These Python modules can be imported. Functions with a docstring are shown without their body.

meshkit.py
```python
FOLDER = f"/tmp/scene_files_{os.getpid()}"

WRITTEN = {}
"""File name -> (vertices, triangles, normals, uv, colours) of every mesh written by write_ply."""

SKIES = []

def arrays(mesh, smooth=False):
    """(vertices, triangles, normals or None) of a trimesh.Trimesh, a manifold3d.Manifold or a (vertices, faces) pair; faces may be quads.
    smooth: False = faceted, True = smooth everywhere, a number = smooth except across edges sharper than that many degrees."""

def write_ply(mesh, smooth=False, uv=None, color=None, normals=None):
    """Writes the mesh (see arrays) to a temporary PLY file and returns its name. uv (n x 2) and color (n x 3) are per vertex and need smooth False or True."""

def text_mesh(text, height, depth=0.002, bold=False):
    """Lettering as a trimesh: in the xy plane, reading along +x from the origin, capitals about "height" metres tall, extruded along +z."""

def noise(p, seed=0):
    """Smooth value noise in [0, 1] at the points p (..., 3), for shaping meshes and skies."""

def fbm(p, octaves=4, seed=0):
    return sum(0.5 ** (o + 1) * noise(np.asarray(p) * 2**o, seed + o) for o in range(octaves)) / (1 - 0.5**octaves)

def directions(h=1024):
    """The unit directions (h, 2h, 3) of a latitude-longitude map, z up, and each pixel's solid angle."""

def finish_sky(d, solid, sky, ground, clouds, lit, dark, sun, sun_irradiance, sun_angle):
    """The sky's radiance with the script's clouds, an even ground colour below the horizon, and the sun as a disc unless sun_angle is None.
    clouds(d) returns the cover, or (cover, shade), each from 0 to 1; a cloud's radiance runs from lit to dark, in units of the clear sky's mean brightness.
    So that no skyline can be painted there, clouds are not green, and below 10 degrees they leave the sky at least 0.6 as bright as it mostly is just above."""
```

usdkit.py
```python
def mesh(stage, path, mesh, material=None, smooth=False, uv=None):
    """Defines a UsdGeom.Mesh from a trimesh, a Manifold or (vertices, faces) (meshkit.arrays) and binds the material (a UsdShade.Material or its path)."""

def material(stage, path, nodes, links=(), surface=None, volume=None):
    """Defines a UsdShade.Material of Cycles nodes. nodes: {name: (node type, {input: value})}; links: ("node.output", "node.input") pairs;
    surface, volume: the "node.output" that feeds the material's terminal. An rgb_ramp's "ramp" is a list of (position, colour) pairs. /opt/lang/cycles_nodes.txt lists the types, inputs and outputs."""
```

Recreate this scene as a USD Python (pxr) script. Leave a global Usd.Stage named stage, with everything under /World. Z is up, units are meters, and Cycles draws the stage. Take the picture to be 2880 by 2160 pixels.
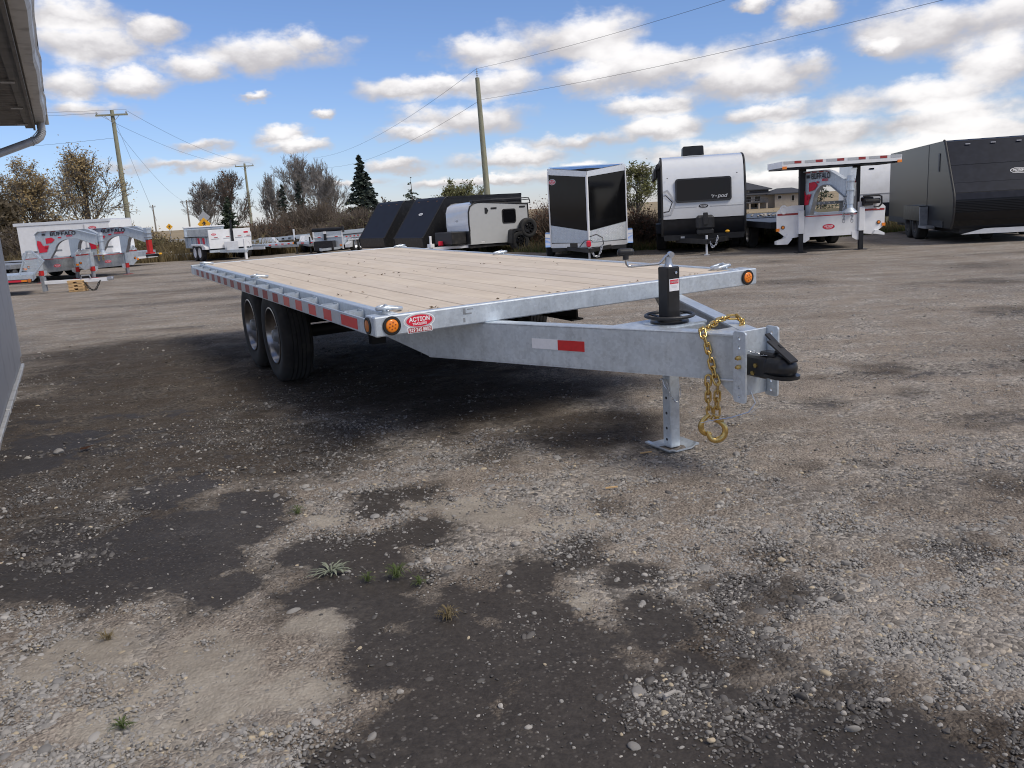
import math, random
import numpy as np, trimesh
import shapely, shapely.geometry as sg
import usdkit, meshkit
from pxr import Usd, UsdGeom, UsdLux, UsdShade, Gf, Sdf, Vt

stage = Usd.Stage.CreateInMemory()
UsdGeom.Xform.Define(stage, '/World'); UsdGeom.Scope.Define(stage, '/World/Looks')
UsdGeom.SetStageUpAxis(stage, 'Z'); UsdGeom.SetStageMetersPerUnit(stage, 1.0)
PI = math.pi
# ------------------------------------------------------------------ camera
CAM = np.array([0, 0, 1.255]); PITCH, ROLL = math.radians(-11.8556), math.radians(-3.4336)
_fw = np.array([0, math.cos(PITCH), math.sin(PITCH)]); _r0 = np.array([1., 0, 0]); _u0 = np.cross(_r0, _fw)
_R = math.cos(ROLL) * _r0 + math.sin(ROLL) * _u0; _U = -math.sin(ROLL) * _r0 + math.cos(ROLL) * _u0
cam = UsdGeom.Camera.Define(stage, '/World/camera')
cam.CreateFocalLengthAttr(29.125); cam.CreateHorizontalApertureAttr(36.0); cam.CreateVerticalApertureAttr(27.0)
cam.CreateClippingRangeAttr(Gf.Vec2f(0.05, 6000)); cam.CreateExposureAttr(0.85)
cam.AddTransformOp().Set(Gf.Matrix4d(*_R, 0, *_U, 0, *(-_fw), 0, *CAM, 1))
# ------------------------------------------------------------------ sun and sky
SUN_EL = math.radians(50); SUN_XY = np.array([0.80, -0.60]); SUN_I, SUN_ANGLE, SKY_S = 0.40, 24.0, 0.085
SUN = np.array([SUN_XY[0] * math.cos(SUN_EL), SUN_XY[1] * math.cos(SUN_EL), math.sin(SUN_EL)]); SUN /= np.linalg.norm(SUN)
sun = UsdLux.DistantLight.Define(stage, '/World/sun')
sun.CreateIntensityAttr(SUN_I); sun.CreateAngleAttr(SUN_ANGLE); sun.CreateNormalizeAttr(True); sun.CreateColorAttr(Gf.Vec3f(1.0, 0.93, 0.83))
_z = SUN; _x = np.cross([0, 0, 1.], _z); _x /= np.linalg.norm(_x); _y = np.cross(_z, _x)
sun.AddTransformOp().Set(Gf.Matrix4d(*_x, 0, *_y, 0, *_z, 0, 0, 0, 30, 1))

# clouds: (azimuth, elevation, half width, half height) in degrees, in the part of the sky in view, then noise everywhere
CLOUDS = [(-25.2, 12.3, 3.5, 1.3), (-25.1, 10.9, 3.4, 1.2), (-20.5, 11.9, 1.9, 1.0), (-14.8, 10.3, 4.8, 1.3), (-11.9, 10.9, 1.9, 1.0), (-18.5, 9.5, 2.6, 0.9), (-22.4, 8.7, 2.7, 0.8), (-25.8, 8.6, 1.9, 1.4), (-25.5, 7.2, 2.6, 0.7), (-19.2, 5.1, 2.4, 0.5), (-14.1, 5.5, 1.5, 0.6), (-13.1, 4.8, 1.9, 0.4), (-11.0, 6.7, 1.1, 0.4), (-15.4, 7.9, 1.0, 0.4), (-20.3, 4.0, 4.2, 0.5), (5.4, 10.4, 5.4, 1.6), (-0.1, 9.9, 4.2, 1.2), (-4.2, 8.1, 5.4, 0.8), (-0.2, 8.0, 3.5, 1.2), (11.2, 8.3, 7.7, 1.7), (6.5, 8.1, 4.2, 0.9), (15.8, 7.1, 6.1, 1.5), (19.8, 7.4, 2.4, 1.3), (-1.9, 6.0, 5.3, 1.1), (-5.3, 5.2, 3.0, 0.6), (10.0, 6.0, 3.5, 0.8), (16.9, 5.0, 4.2, 0.8), (10.8, 4.6, 3.5, 0.9), (5.4, 4.2, 4.5, 0.7), (0.7, 3.4, 4.5, 0.7), (-6.7, 3.4, 2.6, 0.6), (16.4, 11.4, 1.3, 0.5), (20.2, 10.8, 2.2, 0.9), (28.2, 8.9, 7.0, 1.9), (30.0, 6.4, 2.7, 1.5), (26.2, 5.0, 5.4, 1.3), (26.8, 3.7, 6.7, 1.2), (21.4, 3.6, 6.1, 1.0), (29.2, 2.8, 4.8, 1.2), (23.9, 8.2, 1.8, 0.5), (15.8, 2.9, 9.0, 0.8), (6.8, 2.1, 9.0, 0.7), (26.6, 1.8, 9.0, 1.2), (-0.9, 2.0, 5.4, 0.4), (-11.6, 2.4, 3.8, 0.3), (18.7, 0.9, 8.0, 0.7)]


def sky_material():
    n, l = {}, []
    n['tc'] = ('texture_coordinate', {}); n['nrm'] = ('vector_math', {'math_type': 'normalize'}); l.append(('tc.generated', 'nrm.vector1'))
    n['sep'] = ('separate_xyz', {}); l.append(('nrm.vector', 'sep.vector'))
    n['az'] = ('math', {'math_type': 'arctan2'}); l += [('sep.x', 'az.value1'), ('sep.y', 'az.value2')]
    n['el'] = ('math', {'math_type': 'arcsine'}); l.append(('sep.z', 'el.value1'))
    n['ae'] = ('combine_xyz', {'z': 0.0}); l += [('az.value', 'ae.x'), ('el.value', 'ae.y')]
    # wobble so that edges billow
    n['stretch'] = ('mapping', {'scale': (1, 1.7, 1)}); l.append(('ae.vector', 'stretch.vector'))
    n['n1'] = ('noise_texture', {'scale': 11.0, 'detail': 8.0, 'roughness': 0.53}); l.append(('stretch.vector', 'n1.vector'))
    n['n2'] = ('noise_texture', {'scale': 30.0, 'detail': 6.0, 'roughness': 0.6}); l.append(('stretch.vector', 'n2.vector'))
    n['wob0'] = ('vector_math', {'math_type': 'subtract', 'vector2': (0.5, 0.5, 0.5)}); l.append(('n2.color', 'wob0.vector1'))
    n['wob1'] = ('vector_math', {'math_type': 'multiply', 'vector2': (0.045, 0.026, 0.0)}); l.append(('wob0.vector', 'wob1.vector1'))
    n['v'] = ('vector_math', {'math_type': 'add'}); l += [('ae.vector', 'v.vector1'), ('wob1.vector', 'v.vector2')]
    last = {'F': None, 'S': None}
    for k, (a, e, w, h) in enumerate(CLOUDS):
        a, e, w, h = (math.radians(q) for q in (a, e, w, h))
        for key, up in (('F', 0.0), ('S', 0.55)):
            m, d, s = f'm{key}{k}', f'd{key}{k}', f's{key}{k}'
            n[m] = ('vector_math', {'math_type': 'multiply_add', 'vector2': (1 / w, 1 / h, 0), 'vector3': (-a / w, -e / h - up, 0)}); l.append(('v.vector', m + '.vector1'))
            n[d] = ('vector_math', {'math_type': 'length'}); l.append((m + '.vector', d + '.vector1'))
            if last[key] is None:
                last[key] = d
            else:
                n[s] = ('math', {'math_type': 'minimum'}); l += [(last[key] + '.value', s + '.value1'), (d + '.value', s + '.value2')]; last[key] = s
    # field = 1 - distance + noise
    n['f1'] = ('math', {'math_type': 'subtract', 'value1': 0.93}); l.append((last['F'] + '.value', 'f1.value2'))
    n['f1c'] = ('math', {'math_type': 'maximum', 'value2': -0.9}); l.append(('f1.value', 'f1c.value1'))
    n['nz'] = ('math', {'math_type': 'multiply_add', 'value2': 2.6, 'value3': -1.22}); l.append(('n1.fac', 'nz.value1'))
    n['fa'] = ('math', {'math_type': 'add'}); l += [('f1c.value', 'fa.value1'), ('nz.value', 'fa.value2')]
    # the sky round about: fair-weather cloud of the same kind, laid on a plane overhead
    n['zz'] = ('math', {'math_type': 'maximum', 'value2': 0.0}); l.append(('sep.z', 'zz.value1'))
    n['za'] = ('math', {'math_type': 'add', 'value2': 0.12}); l.append(('zz.value', 'za.value1'))
    n['px'] = ('math', {'math_type': 'divide'}); l += [('sep.x', 'px.value1'), ('za.value', 'px.value2')]
    n['py'] = ('math', {'math_type': 'divide'}); l += [('sep.y', 'py.value1'), ('za.value', 'py.value2')]
    n['pl'] = ('combine_xyz', {'z': 3.1}); l += [('px.value', 'pl.x'), ('py.value', 'pl.y')]
    n['n3'] = ('noise_texture', {'scale': 1.1, 'detail': 8.0, 'roughness': 0.56}); l.append(('pl.vector', 'n3.vector'))
    n['g1'] = ('math', {'math_type': 'multiply_add', 'value2': 5.0, 'value3': -2.45}); l.append(('n3.fac', 'g1.value1'))
    # weight of the placed clouds: 1 within the part of the sky in view
    n['wv'] = ('vector_math', {'math_type': 'multiply_add', 'vector2': (1 / math.radians(44), 1 / math.radians(24), 0), 'vector3': (0, -math.radians(6) / math.radians(24), 0)}); l.append(('ae.vector', 'wv.vector1'))
    n['wl'] = ('vector_math', {'math_type': 'length'}); l.append(('wv.vector', 'wl.vector1'))
    n['wm'] = ('map_range', {'range_type': 'smoothstep', 'from_min': 0.95, 'from_max': 1.35, 'to_min': 1.0, 'to_max': 0.0, 'clamp': True}); l.append(('wl.value', 'wm.value'))
    n['fm'] = ('mix_float', {}); l += [('wm.result', 'fm.fac'), ('g1.value', 'fm.a'), ('fa.value', 'fm.b')]
    n['cov'] = ('map_range', {'range_type': 'smoothstep', 'from_min': -0.18, 'from_max': 0.58, 'to_min': 0.0, 'to_max': 0.95, 'clamp': True}); l.append(('fm.result', 'cov.value'))
    # light: upper parts bright, bases grey
    n['sh1'] = ('math', {'math_type': 'subtract', 'value1': 1.0}); l.append((last['S'] + '.value', 'sh1.value2'))
    n['sh1c'] = ('math', {'math_type': 'maximum', 'value2': -0.8}); l.append(('sh1.value', 'sh1c.value1'))
    n['sh2'] = ('math', {'math_type': 'multiply_add', 'value2': 2.4, 'value3': -1.15}); l.append(('n1.fac', 'sh2.value1'))
    n['sh3'] = ('math', {'math_type': 'add'}); l += [('sh1c.value', 'sh3.value1'), ('sh2.value', 'sh3.value2')]
    n['lit'] = ('map_range', {'range_type': 'smoothstep', 'from_min': -0.10, 'from_max': 1.0, 'to_min': 0.0, 'to_max': 1.0, 'clamp': True}); l.append(('sh3.value', 'lit.value'))
    n['cc'] = ('mix_color', {'a': CLOUD_DARK, 'b': CLOUD_LIT}); l.append(('lit.result', 'cc.fac'))
    n['sky'] = ('sky_texture', {'sky_type': 'single_scattering', 'sun_disc': False, 'sun_elevation': SUN_EL, 'sun_rotation': math.atan2(SUN_XY[0], SUN_XY[1]), 'altitude': 200.0, 'air_density': 1.0, 'aerosol_density': 0.25, 'ozone_density': 1.6})
    n['er'] = ('map_range', {'from_min': 0.0, 'from_max': 0.26, 'clamp': True}); l.append(('sep.z', 'er.value'))
    n['tr'] = ('rgb_ramp', {'ramp': SKY_TINT}); l.append(('er.result', 'tr.fac'))
    n['tint'] = ('mix_color', {'blend_type': 'multiply', 'fac': 1.0, 'use_clamp': False}); l += [('sky.color', 'tint.a'), ('tr.color', 'tint.b')]
    n['mix'] = ('mix_color', {'use_clamp': False}); l += [('cov.result', 'mix.fac'), ('tint.result', 'mix.a'), ('cc.result', 'mix.b')]
    n['bg'] = ('background_shader', {'strength': SKY_S}); l.append(('mix.result', 'bg.color'))
    return usdkit.material(stage, '/World/Looks/sky', n, l, surface='bg.background')


CLOUD_LIT, CLOUD_DARK, SKY_TINT = (6.9, 6.72, 6.62), (3.75, 3.58, 3.64), [(0, (.58, .62, .86)), (.3, (.55, .62, .84)), (1, (.58, .66, .85))]
sky = UsdLux.DomeLight.Define(stage, '/World/sky')
UsdShade.MaterialBindingAPI.Apply(sky.GetPrim()).Bind(sky_material())
sky.GetPrim().SetCustomDataByKey('kind', 'structure')

# ------------------------------------------------------------------ helpers
_used = {}


def path_of(name, parent='/World'):
    key = (parent, name)
    k = _used.get(key, 0); _used[key] = k + 1
    return f'{parent}/{name}' + (f'_{k:03d}' if k else '')


def rotz(deg):
    a = math.radians(deg); c, s = math.cos(a), math.sin(a)
    return np.array([[c, -s, 0], [s, c, 0], [0, 0, 1.]])


def tag(p, label=None, cat=None, group=None, kind=None):
    for k, v in (('label', label), ('category', cat), ('group', group), ('kind', kind)):
        if v:
            p.SetCustomDataByKey(k, v)


def thing(name, label, cat, loc=(0, 0, 0), rz=0.0, R=None, group=None):
    x = UsdGeom.Xform.Define(stage, path_of(name))
    R = rotz(rz) if R is None else R
    x.AddTransformOp().Set(Gf.Matrix4d(*R[:, 0], 0, *R[:, 1], 0, *R[:, 2], 0, *map(float, loc), 1))
    tag(x.GetPrim(), label, cat, group)
    return str(x.GetPath())


class MB:
    """collects shapes into one mesh"""
    def __init__(self): self.v, self.f, self.n = [], [], 0

    def add(self, v, f=None):
        if f is None:
            v, f = v.vertices, v.faces
        v = np.asarray(v, float); f = np.asarray(f, int)
        if f.shape[1] == 4:
            f = np.vstack([f[:, [0, 1, 2]], f[:, [0, 2, 3]]])
        self.v.append(v); self.f.append(f + self.n); self.n += len(v)
        return self

    def box(self, x0, x1, y0, y1, z0, z1, c=0.0):
        if c <= 0:
            v = [(x, y, z) for z in (z0, z1) for y in (y0, y1) for x in (x0, x1)]
            return self.add(v, [(0, 2, 3, 1), (4, 5, 7, 6), (0, 1, 5, 4), (2, 6, 7, 3), (0, 4, 6, 2), (1, 3, 7, 5)])
        p = []
        for x, sx in ((x0, 1), (x1, -1)):
            for y, sy in ((y0, 1), (y1, -1)):
                for z, sz in ((z0, 1), (z1, -1)):
                    p += [(x + sx * c, y + sy * c, z), (x + sx * c, y, z + sz * c), (x, y + sy * c, z + sz * c)]
        return self.add(trimesh.convex.convex_hull(np.array(p)))

    def obox(self, p, q, w, h, up=(0, 0, 1)):
        """bar from p to q, width w (sideways), height h (along up)"""
        p, q = np.asarray(p, float), np.asarray(q, float); d = (q - p) / np.linalg.norm(q - p)
        s = np.cross(d, up); s /= np.linalg.norm(s); u = np.cross(s, d)
        v = [e + s * w * a / 2 + u * h * b / 2 for e in (p, q) for b in (-1, 1) for a in (-1, 1)]
        return self.add(v, [(0, 1, 3, 2), (4, 6, 7, 5), (0, 4, 5, 1), (2, 3, 7, 6), (0, 2, 6, 4), (1, 5, 7, 3)])

    def tube(self, pts, r, n=8, closed=False):
        p = np.asarray(pts, float); m = len(p); r = np.broadcast_to(np.asarray(r, float), (m,))
        if closed:
            t = np.roll(p, -1, 0) - np.roll(p, 1, 0)
        else:
            t = np.gradient(p, axis=0)
        t /= np.linalg.norm(t, axis=1, keepdims=True) + 1e-12
        a = np.cross(t[0], [0, 0, 1.] if abs(t[0][2]) < .9 else [1., 0, 0]); fr = []
        for i in range(m):
            a = a - t[i] * (a @ t[i]); a /= np.linalg.norm(a) + 1e-12; fr.append((a, np.cross(t[i], a)))
        ang = np.arange(n) * 2 * PI / n
        v = np.array([p[i] + r[i] * (np.cos(ang)[:, None] * fr[i][0] + np.sin(ang)[:, None] * fr[i][1]) for i in range(m)]).reshape(-1, 3)
        f = []
        for i in range(m if closed else m - 1):
            j = (i + 1) % m
            for k in range(n):
                f.append((i * n + k, i * n + (k + 1) % n, j * n + (k + 1) % n, j * n + k))
        f = np.array(f); tri = np.vstack([f[:, [0, 1, 2]], f[:, [0, 2, 3]]])
        if not closed:
            c0, c1 = len(v), len(v) + 1
            v = np.vstack([v, p[0], p[-1]])
            tri = np.vstack([tri, [(c0, (k + 1) % n, k) for k in range(n)], [(c1, (m - 1) * n + k, (m - 1) * n + (k + 1) % n) for k in range(n)]])
        return self.add(v, tri)

    def cyl(self, p, q, r, n=20, r2=None):
        return self.tube([p, q], [r, r if r2 is None else r2], n)

    def lathe(self, prof, o, axis, n=36):
        """prof: (radius, height along axis) pairs"""
        axis = np.asarray(axis, float); axis /= np.linalg.norm(axis)
        a = np.cross(axis, [0, 0, 1.] if abs(axis[2]) < .9 else [1., 0, 0]); a /= np.linalg.norm(a); b = np.cross(axis, a)
        ang = np.arange(n) * 2 * PI / n; m = len(prof)
        v = np.array([np.asarray(o) + axis * h + r * (np.cos(ang)[:, None] * a + np.sin(ang)[:, None] * b) for r, h in prof]).reshape(-1, 3)
        f = [(i * n + k, i * n + (k + 1) % n, (i + 1) * n + (k + 1) % n, (i + 1) * n + k) for i in range(m - 1) for k in range(n)]
        return self.add(v, f)

    def prism(self, poly, o, ex, ey, d):
        """polygon (x, y) -> o + x ex + y ey, thickened by the vector d"""
        poly = poly if hasattr(poly, 'exterior') else sg.Polygon(poly)
        o, ex, ey, d = (np.asarray(q, float) for q in (o, ex, ey, d))
        v2, f = trimesh.creation.triangulate_polygon(poly, engine='earcut')
        n = len(v2); v = o + v2[:, :1] * ex + v2[:, 1:2] * ey
        V = [v, v + d]; F = [f[:, ::-1], f + n]; k = 2 * n
        for ring in [poly.exterior] + list(poly.interiors):
            c = np.array(ring.coords)[:-1]; q = o + c[:, :1] * ex + c[:, 1:2] * ey; m = len(q)
            V += [q, q + d]; i = np.arange(m); j = (i + 1) % m
            F += [np.stack([k + i, k + j, k + m + j], 1), np.stack([k + i, k + m + j, k + m + i], 1)]; k += 2 * m
        t = trimesh.Trimesh(np.vstack(V), np.vstack(F), process=False)
        return self.add(t.vertices, t.faces)

    def text(self, s, h, o, ex, ey, w=None, depth=0.002, bold=True, slant=0.0):
        """lettering whose middle is at o, reading along ex"""
        t = meshkit.text_mesh(s, h, depth, bold); v = np.array(t.vertices)
        b = v.min(0), v.max(0); v[:, :2] -= (b[0][:2] + b[1][:2]) / 2
        if w:
            v[:, 0] *= w / (b[1][0] - b[0][0])
        v[:, 0] += v[:, 1] * slant
        ex, ey = np.asarray(ex, float), np.asarray(ey, float); ez = np.cross(ex, ey)
        return self.add(np.asarray(o) + v[:, :1] * ex + v[:, 1:2] * ey + v[:, 2:] * ez, t.faces)

    def arrays(self): return np.vstack(self.v), np.vstack(self.f)


MATS = {}


def part(parent, name, mb, m, label=None, smooth=32):
    p = path_of(name, parent)
    v, f = mb.arrays() if isinstance(mb, MB) else (np.asarray(mb.vertices), np.asarray(mb.faces))
    usdkit.mesh(stage, p, trimesh.Trimesh(v, f, process=False) if not smooth else _merged(v, f), MATS[m], smooth=smooth)
    if label:
        tag(stage.GetPrimAtPath(p), label)
    return p


def _merged(v, f):
    t = trimesh.Trimesh(v, f, process=False); t.merge_vertices(digits_vertex=6); t.update_faces(t.nondegenerate_faces()); return t


def solo(name, mb, m, label, cat, group=None, kind=None, smooth=32):
    p = part('/World', name, mb, m, None, smooth); tag(stage.GetPrimAtPath(p), label, cat, group, kind); return p


def oval(w, h, n=40, cx=0, cy=0): return [(cx + w / 2 * math.cos(2 * PI * k / n), cy + h / 2 * math.sin(2 * PI * k / n)) for k in range(n)]


def rrect(x0, x1, y0, y1, r, n=5):
    return sg.box(x0 + r, y0 + r, x1 - r, y1 - r).buffer(r, quad_segs=n)


def ss(x, a, b):
    t = np.clip((np.asarray(x, float) - a) / (b - a), 0, 1); return t * t * (3 - 2 * t)


# ------------------------------------------------------------------ materials
def M(name, base, rough=0.5, metal=0.0, noise=0.0, scale=20.0, bump=0.0, bscale=200.0, spec=0.5, coat=0.0, rnd=0.0, dirt=None, stretch=(1, 1, 1), detail=5.0, trans=None):
    n = {'p': ('principled_bsdf', {'base_color': base, 'roughness': rough, 'metallic': metal, 'specular_ior_level': spec, 'coat_weight': coat, 'coat_roughness': 0.05}), 'tc': ('texture_coordinate', {}),
         'mp': ('mapping', {'scale': stretch})}
    l = [('tc.object', 'mp.vector')]
    src = None
    if noise or rnd:
        lo, hi = tuple(c * (1 - noise) for c in base), tuple(min(c * (1 + noise), .95) for c in base)
        n['nz'] = ('noise_texture', {'scale': scale, 'detail': detail, 'roughness': 0.6}); l.append(('mp.vector', 'nz.vector'))
        n['rp'] = ('rgb_ramp', {'ramp': [(0.0, lo), (0.3, lo), (0.7, hi), (1.0, hi)]}); l.append(('nz.fac', 'rp.fac')); src = 'rp.color'
        if rnd:
            n['oi'] = ('object_info', {}); n['mr'] = ('map_range', {'to_min': 1 - rnd, 'to_max': 1 + rnd}); l.append(('oi.random', 'mr.value'))
            n['hs'] = ('hsv', {}); l += [('mr.result', 'hs.value'), (src, 'hs.color')]; src = 'hs.color'
    if dirt:
        col, amt, dsc = dirt
        n['dn'] = ('noise_texture', {'scale': dsc, 'detail': 8.0, 'roughness': 0.68}); l.append(('mp.vector', 'dn.vector'))
        n['dr'] = ('map_range', {'range_type': 'smoothstep', 'from_min': 0.48, 'from_max': 0.72, 'to_min': 0.0, 'to_max': amt, 'clamp': True}); l.append(('dn.fac', 'dr.value'))
        n['dm'] = ('mix_color', {'a': base, 'b': col}); l.append(('dr.result', 'dm.fac'))
        if src:
            l.append((src, 'dm.a'))
        src = 'dm.result'
        n['rr'] = ('map_range', {'to_min': rough, 'to_max': min(rough + 0.3, 1)}); l += [('dr.result', 'rr.value'), ('rr.result', 'p.roughness')]
    if src:
        l.append((src, 'p.base_color'))
    if bump:
        n['bn'] = ('noise_texture', {'scale': bscale, 'detail': 3.0}); l.append(('mp.vector', 'bn.vector'))
        n['bp'] = ('bump', {'strength': bump, 'distance': 0.01}); l += [('bn.fac', 'bp.height'), ('bp.normal', 'p.normal')]
    out = 'p.BSDF'
    if trans:
        n['tr'] = ('translucent_bsdf', {'color': trans}); n['mx'] = ('mix_closure', {'fac': 0.35}); l += [('p.BSDF', 'mx.closure1'), ('tr.BSDF', 'mx.closure2')]; out = 'mx.closure'
    MATS[name] = usdkit.material(stage, '/World/Looks/' + name, n, l, surface=out)




def galv(name, lo, hi, metal, rough):
    n = {'tc': ('texture_coordinate', {}), 'vo': ('voronoi_texture', {'scale': 70.0}), 'hs': ('separate_color', {}), 'n1': ('noise_texture', {'scale': 9.0, 'detail': 8.0, 'roughness': .7}), 'mp': ('mapping', {'scale': (22, 22, 2.2)}), 'n2': ('noise_texture', {'scale': 1.0, 'detail': 5.0, 'roughness': .65}),
         'm1': ('math', {'math_type': 'multiply_add', 'value2': .16}), 'm2': ('math', {'math_type': 'multiply_add', 'value2': .42}), 'm3': ('math', {'math_type': 'multiply', 'value2': .42}), 'rp': ('rgb_ramp', {'ramp': [(0, lo), (.36, lo), (.66, hi), (1, tuple(c * 1.12 for c in hi))]}),
         'rr': ('map_range', {'from_min': .3, 'from_max': .75, 'to_min': rough - .10, 'to_max': rough + .16}), 'bp': ('bump', {'strength': .10, 'distance': .004}), 'p': ('principled_bsdf', {'metallic': metal})}
    l = [('tc.object', 'vo.vector'), ('tc.object', 'n1.vector'), ('tc.object', 'mp.vector'), ('mp.vector', 'n2.vector'), ('vo.color', 'hs.color'), ('n2.fac', 'm3.value1'), ('n1.fac', 'm2.value1'), ('m3.value', 'm2.value3'), ('hs.r', 'm1.value1'), ('m2.value', 'm1.value3'), ('m1.value', 'rp.fac'), ('rp.color', 'p.base_color'), ('n1.fac', 'rr.value'), ('rr.result', 'p.roughness'), ('n1.fac', 'bp.height'), ('bp.normal', 'p.normal')]
    MATS[name] = usdkit.material(stage, '/World/Looks/' + name, n, l, surface='p.BSDF')


galv('galvanized', (.475, .52, .56), (.635, .69, .735), .60, .40)
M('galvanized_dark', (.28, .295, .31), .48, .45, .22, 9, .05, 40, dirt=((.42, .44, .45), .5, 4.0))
M('rim_steel', (.33, .335, .35), .24, 1.0, .1, 30)
M('zinc', (.50, .51, .53), .32, .85, .1, 30)
M('steel_bright', (.62, .63, .65), .2, 1.0, .06, 20)
wn = {'tc': ('texture_coordinate', {}), 'mp': ('mapping', {'scale': (15, .65, 15)}), 'n1': ('noise_texture', {'scale': 3.0, 'detail': 7.0, 'roughness': .62, 'distortion': .6}), 'oi': ('object_info', {}), 'orp': ('rgb_ramp', {'ramp': [(0, (.54, .475, .395)), (.3, (.61, .54, .455)), (.6, (.63, .55, .45)), (1, (.585, .525, .46))]}),
      'gr': ('rgb_ramp', {'ramp': [(0, (.66, .62, .58)), (.35, (.90, .885, .87)), (.65, (1.04, 1.03, 1.02)), (1, (1.1, 1.09, 1.08))]}), 'm1': ('mix_color', {'blend_type': 'multiply', 'fac': 1.0, 'use_clamp': False}), 'mk': ('mapping', {'scale': (2.6, .85, 1)}), 'kv': ('voronoi_texture', {'scale': 2.4, 'randomness': 1.0}), 'kr': ('map_range', {'range_type': 'smoothstep', 'from_min': .035, 'from_max': .075, 'to_min': .75, 'to_max': 0.0, 'clamp': True}), 'mkn': ('mix_color', {'b': (.22, .145, .085)}),
      'st': ('noise_texture', {'scale': 1.6, 'detail': 8.0, 'roughness': .7}), 'sr': ('rgb_ramp', {'ramp': [(0, (.80, .78, .76)), (.42, (.93, .92, .91)), (.58, (1, 1, 1)), (1, (1.05, 1.04, 1.02))]}), 'm2': ('mix_color', {'blend_type': 'multiply', 'fac': 1.0, 'use_clamp': False}), 'bp': ('bump', {'strength': .25, 'distance': .003}), 'p': ('principled_bsdf', {'roughness': .78, 'specular_ior_level': .3})}
wl = [('tc.object', 'mp.vector'), ('mp.vector', 'n1.vector'), ('oi.random', 'orp.fac'), ('n1.fac', 'gr.fac'), ('orp.color', 'm1.a'), ('gr.color', 'm1.b'), ('tc.object', 'mk.vector'), ('mk.vector', 'kv.vector'), ('kv.distance', 'kr.value'), ('kr.result', 'mkn.fac'), ('m1.result', 'mkn.a'), ('tc.object', 'st.vector'), ('st.fac', 'sr.fac'), ('mkn.result', 'm2.a'), ('sr.color', 'm2.b'), ('m2.result', 'p.base_color'), ('n1.fac', 'bp.height'), ('bp.normal', 'p.normal')]
MATS['deck_wood'] = usdkit.material(stage, '/World/Looks/deck_wood', wn, wl, surface='p.BSDF')
M('black_paint', (.012, .012, .013), .32, 0, .2, 10, 0, dirt=((.05, .045, .04), .25, 9.0))
M('black_frame', (.014, .014, .015), .55, 0, .3, 10, dirt=((.07, .06, .05), .4, 6.0))
M('rubber', (.018, .018, .018), .78, 0, .25, 12, .1, 120, dirt=((.075, .067, .058), .55, 7.0))
M('rubber_grommet', (.012, .012, .012), .5)
M('amber', (.80, .22, .012), .25, 0, .12, 60, coat=.6)
M('amber_dim', (.45, .13, .02), .3, 0, .12, 60, coat=.4)
M('lamp_dot', (.30, .06, .01), .4)
M('red_tape', (.52, .022, .025), .35, 0, .10, 60, coat=.3)
M('red_tape_dull', (.30, .035, .032), .45, 0, .2, 30)
M('white_tape', (.74, .74, .76), .35, 0, .05, 60, coat=.3)
M('silver_tape', (.48, .49, .50), .45, .2, .1, 40)
M('red_decal', (.60, .018, .045), .35)
M('white_decal', (.85, .85, .85), .4)
M('grey_decal', (.45, .45, .47), .4)
M('ink', (.03, .03, .035), .5)
M('gold_chain', (.70, .50, .19), .24, 1.0, .18, 60, dirt=((.16, .10, .03), .5, 40.0))
M('weld', (.60, .62, .63), .35, .6)
M('plastic_black', (.02, .02, .021), .45, 0, .2, 30, .1, 200)
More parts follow.
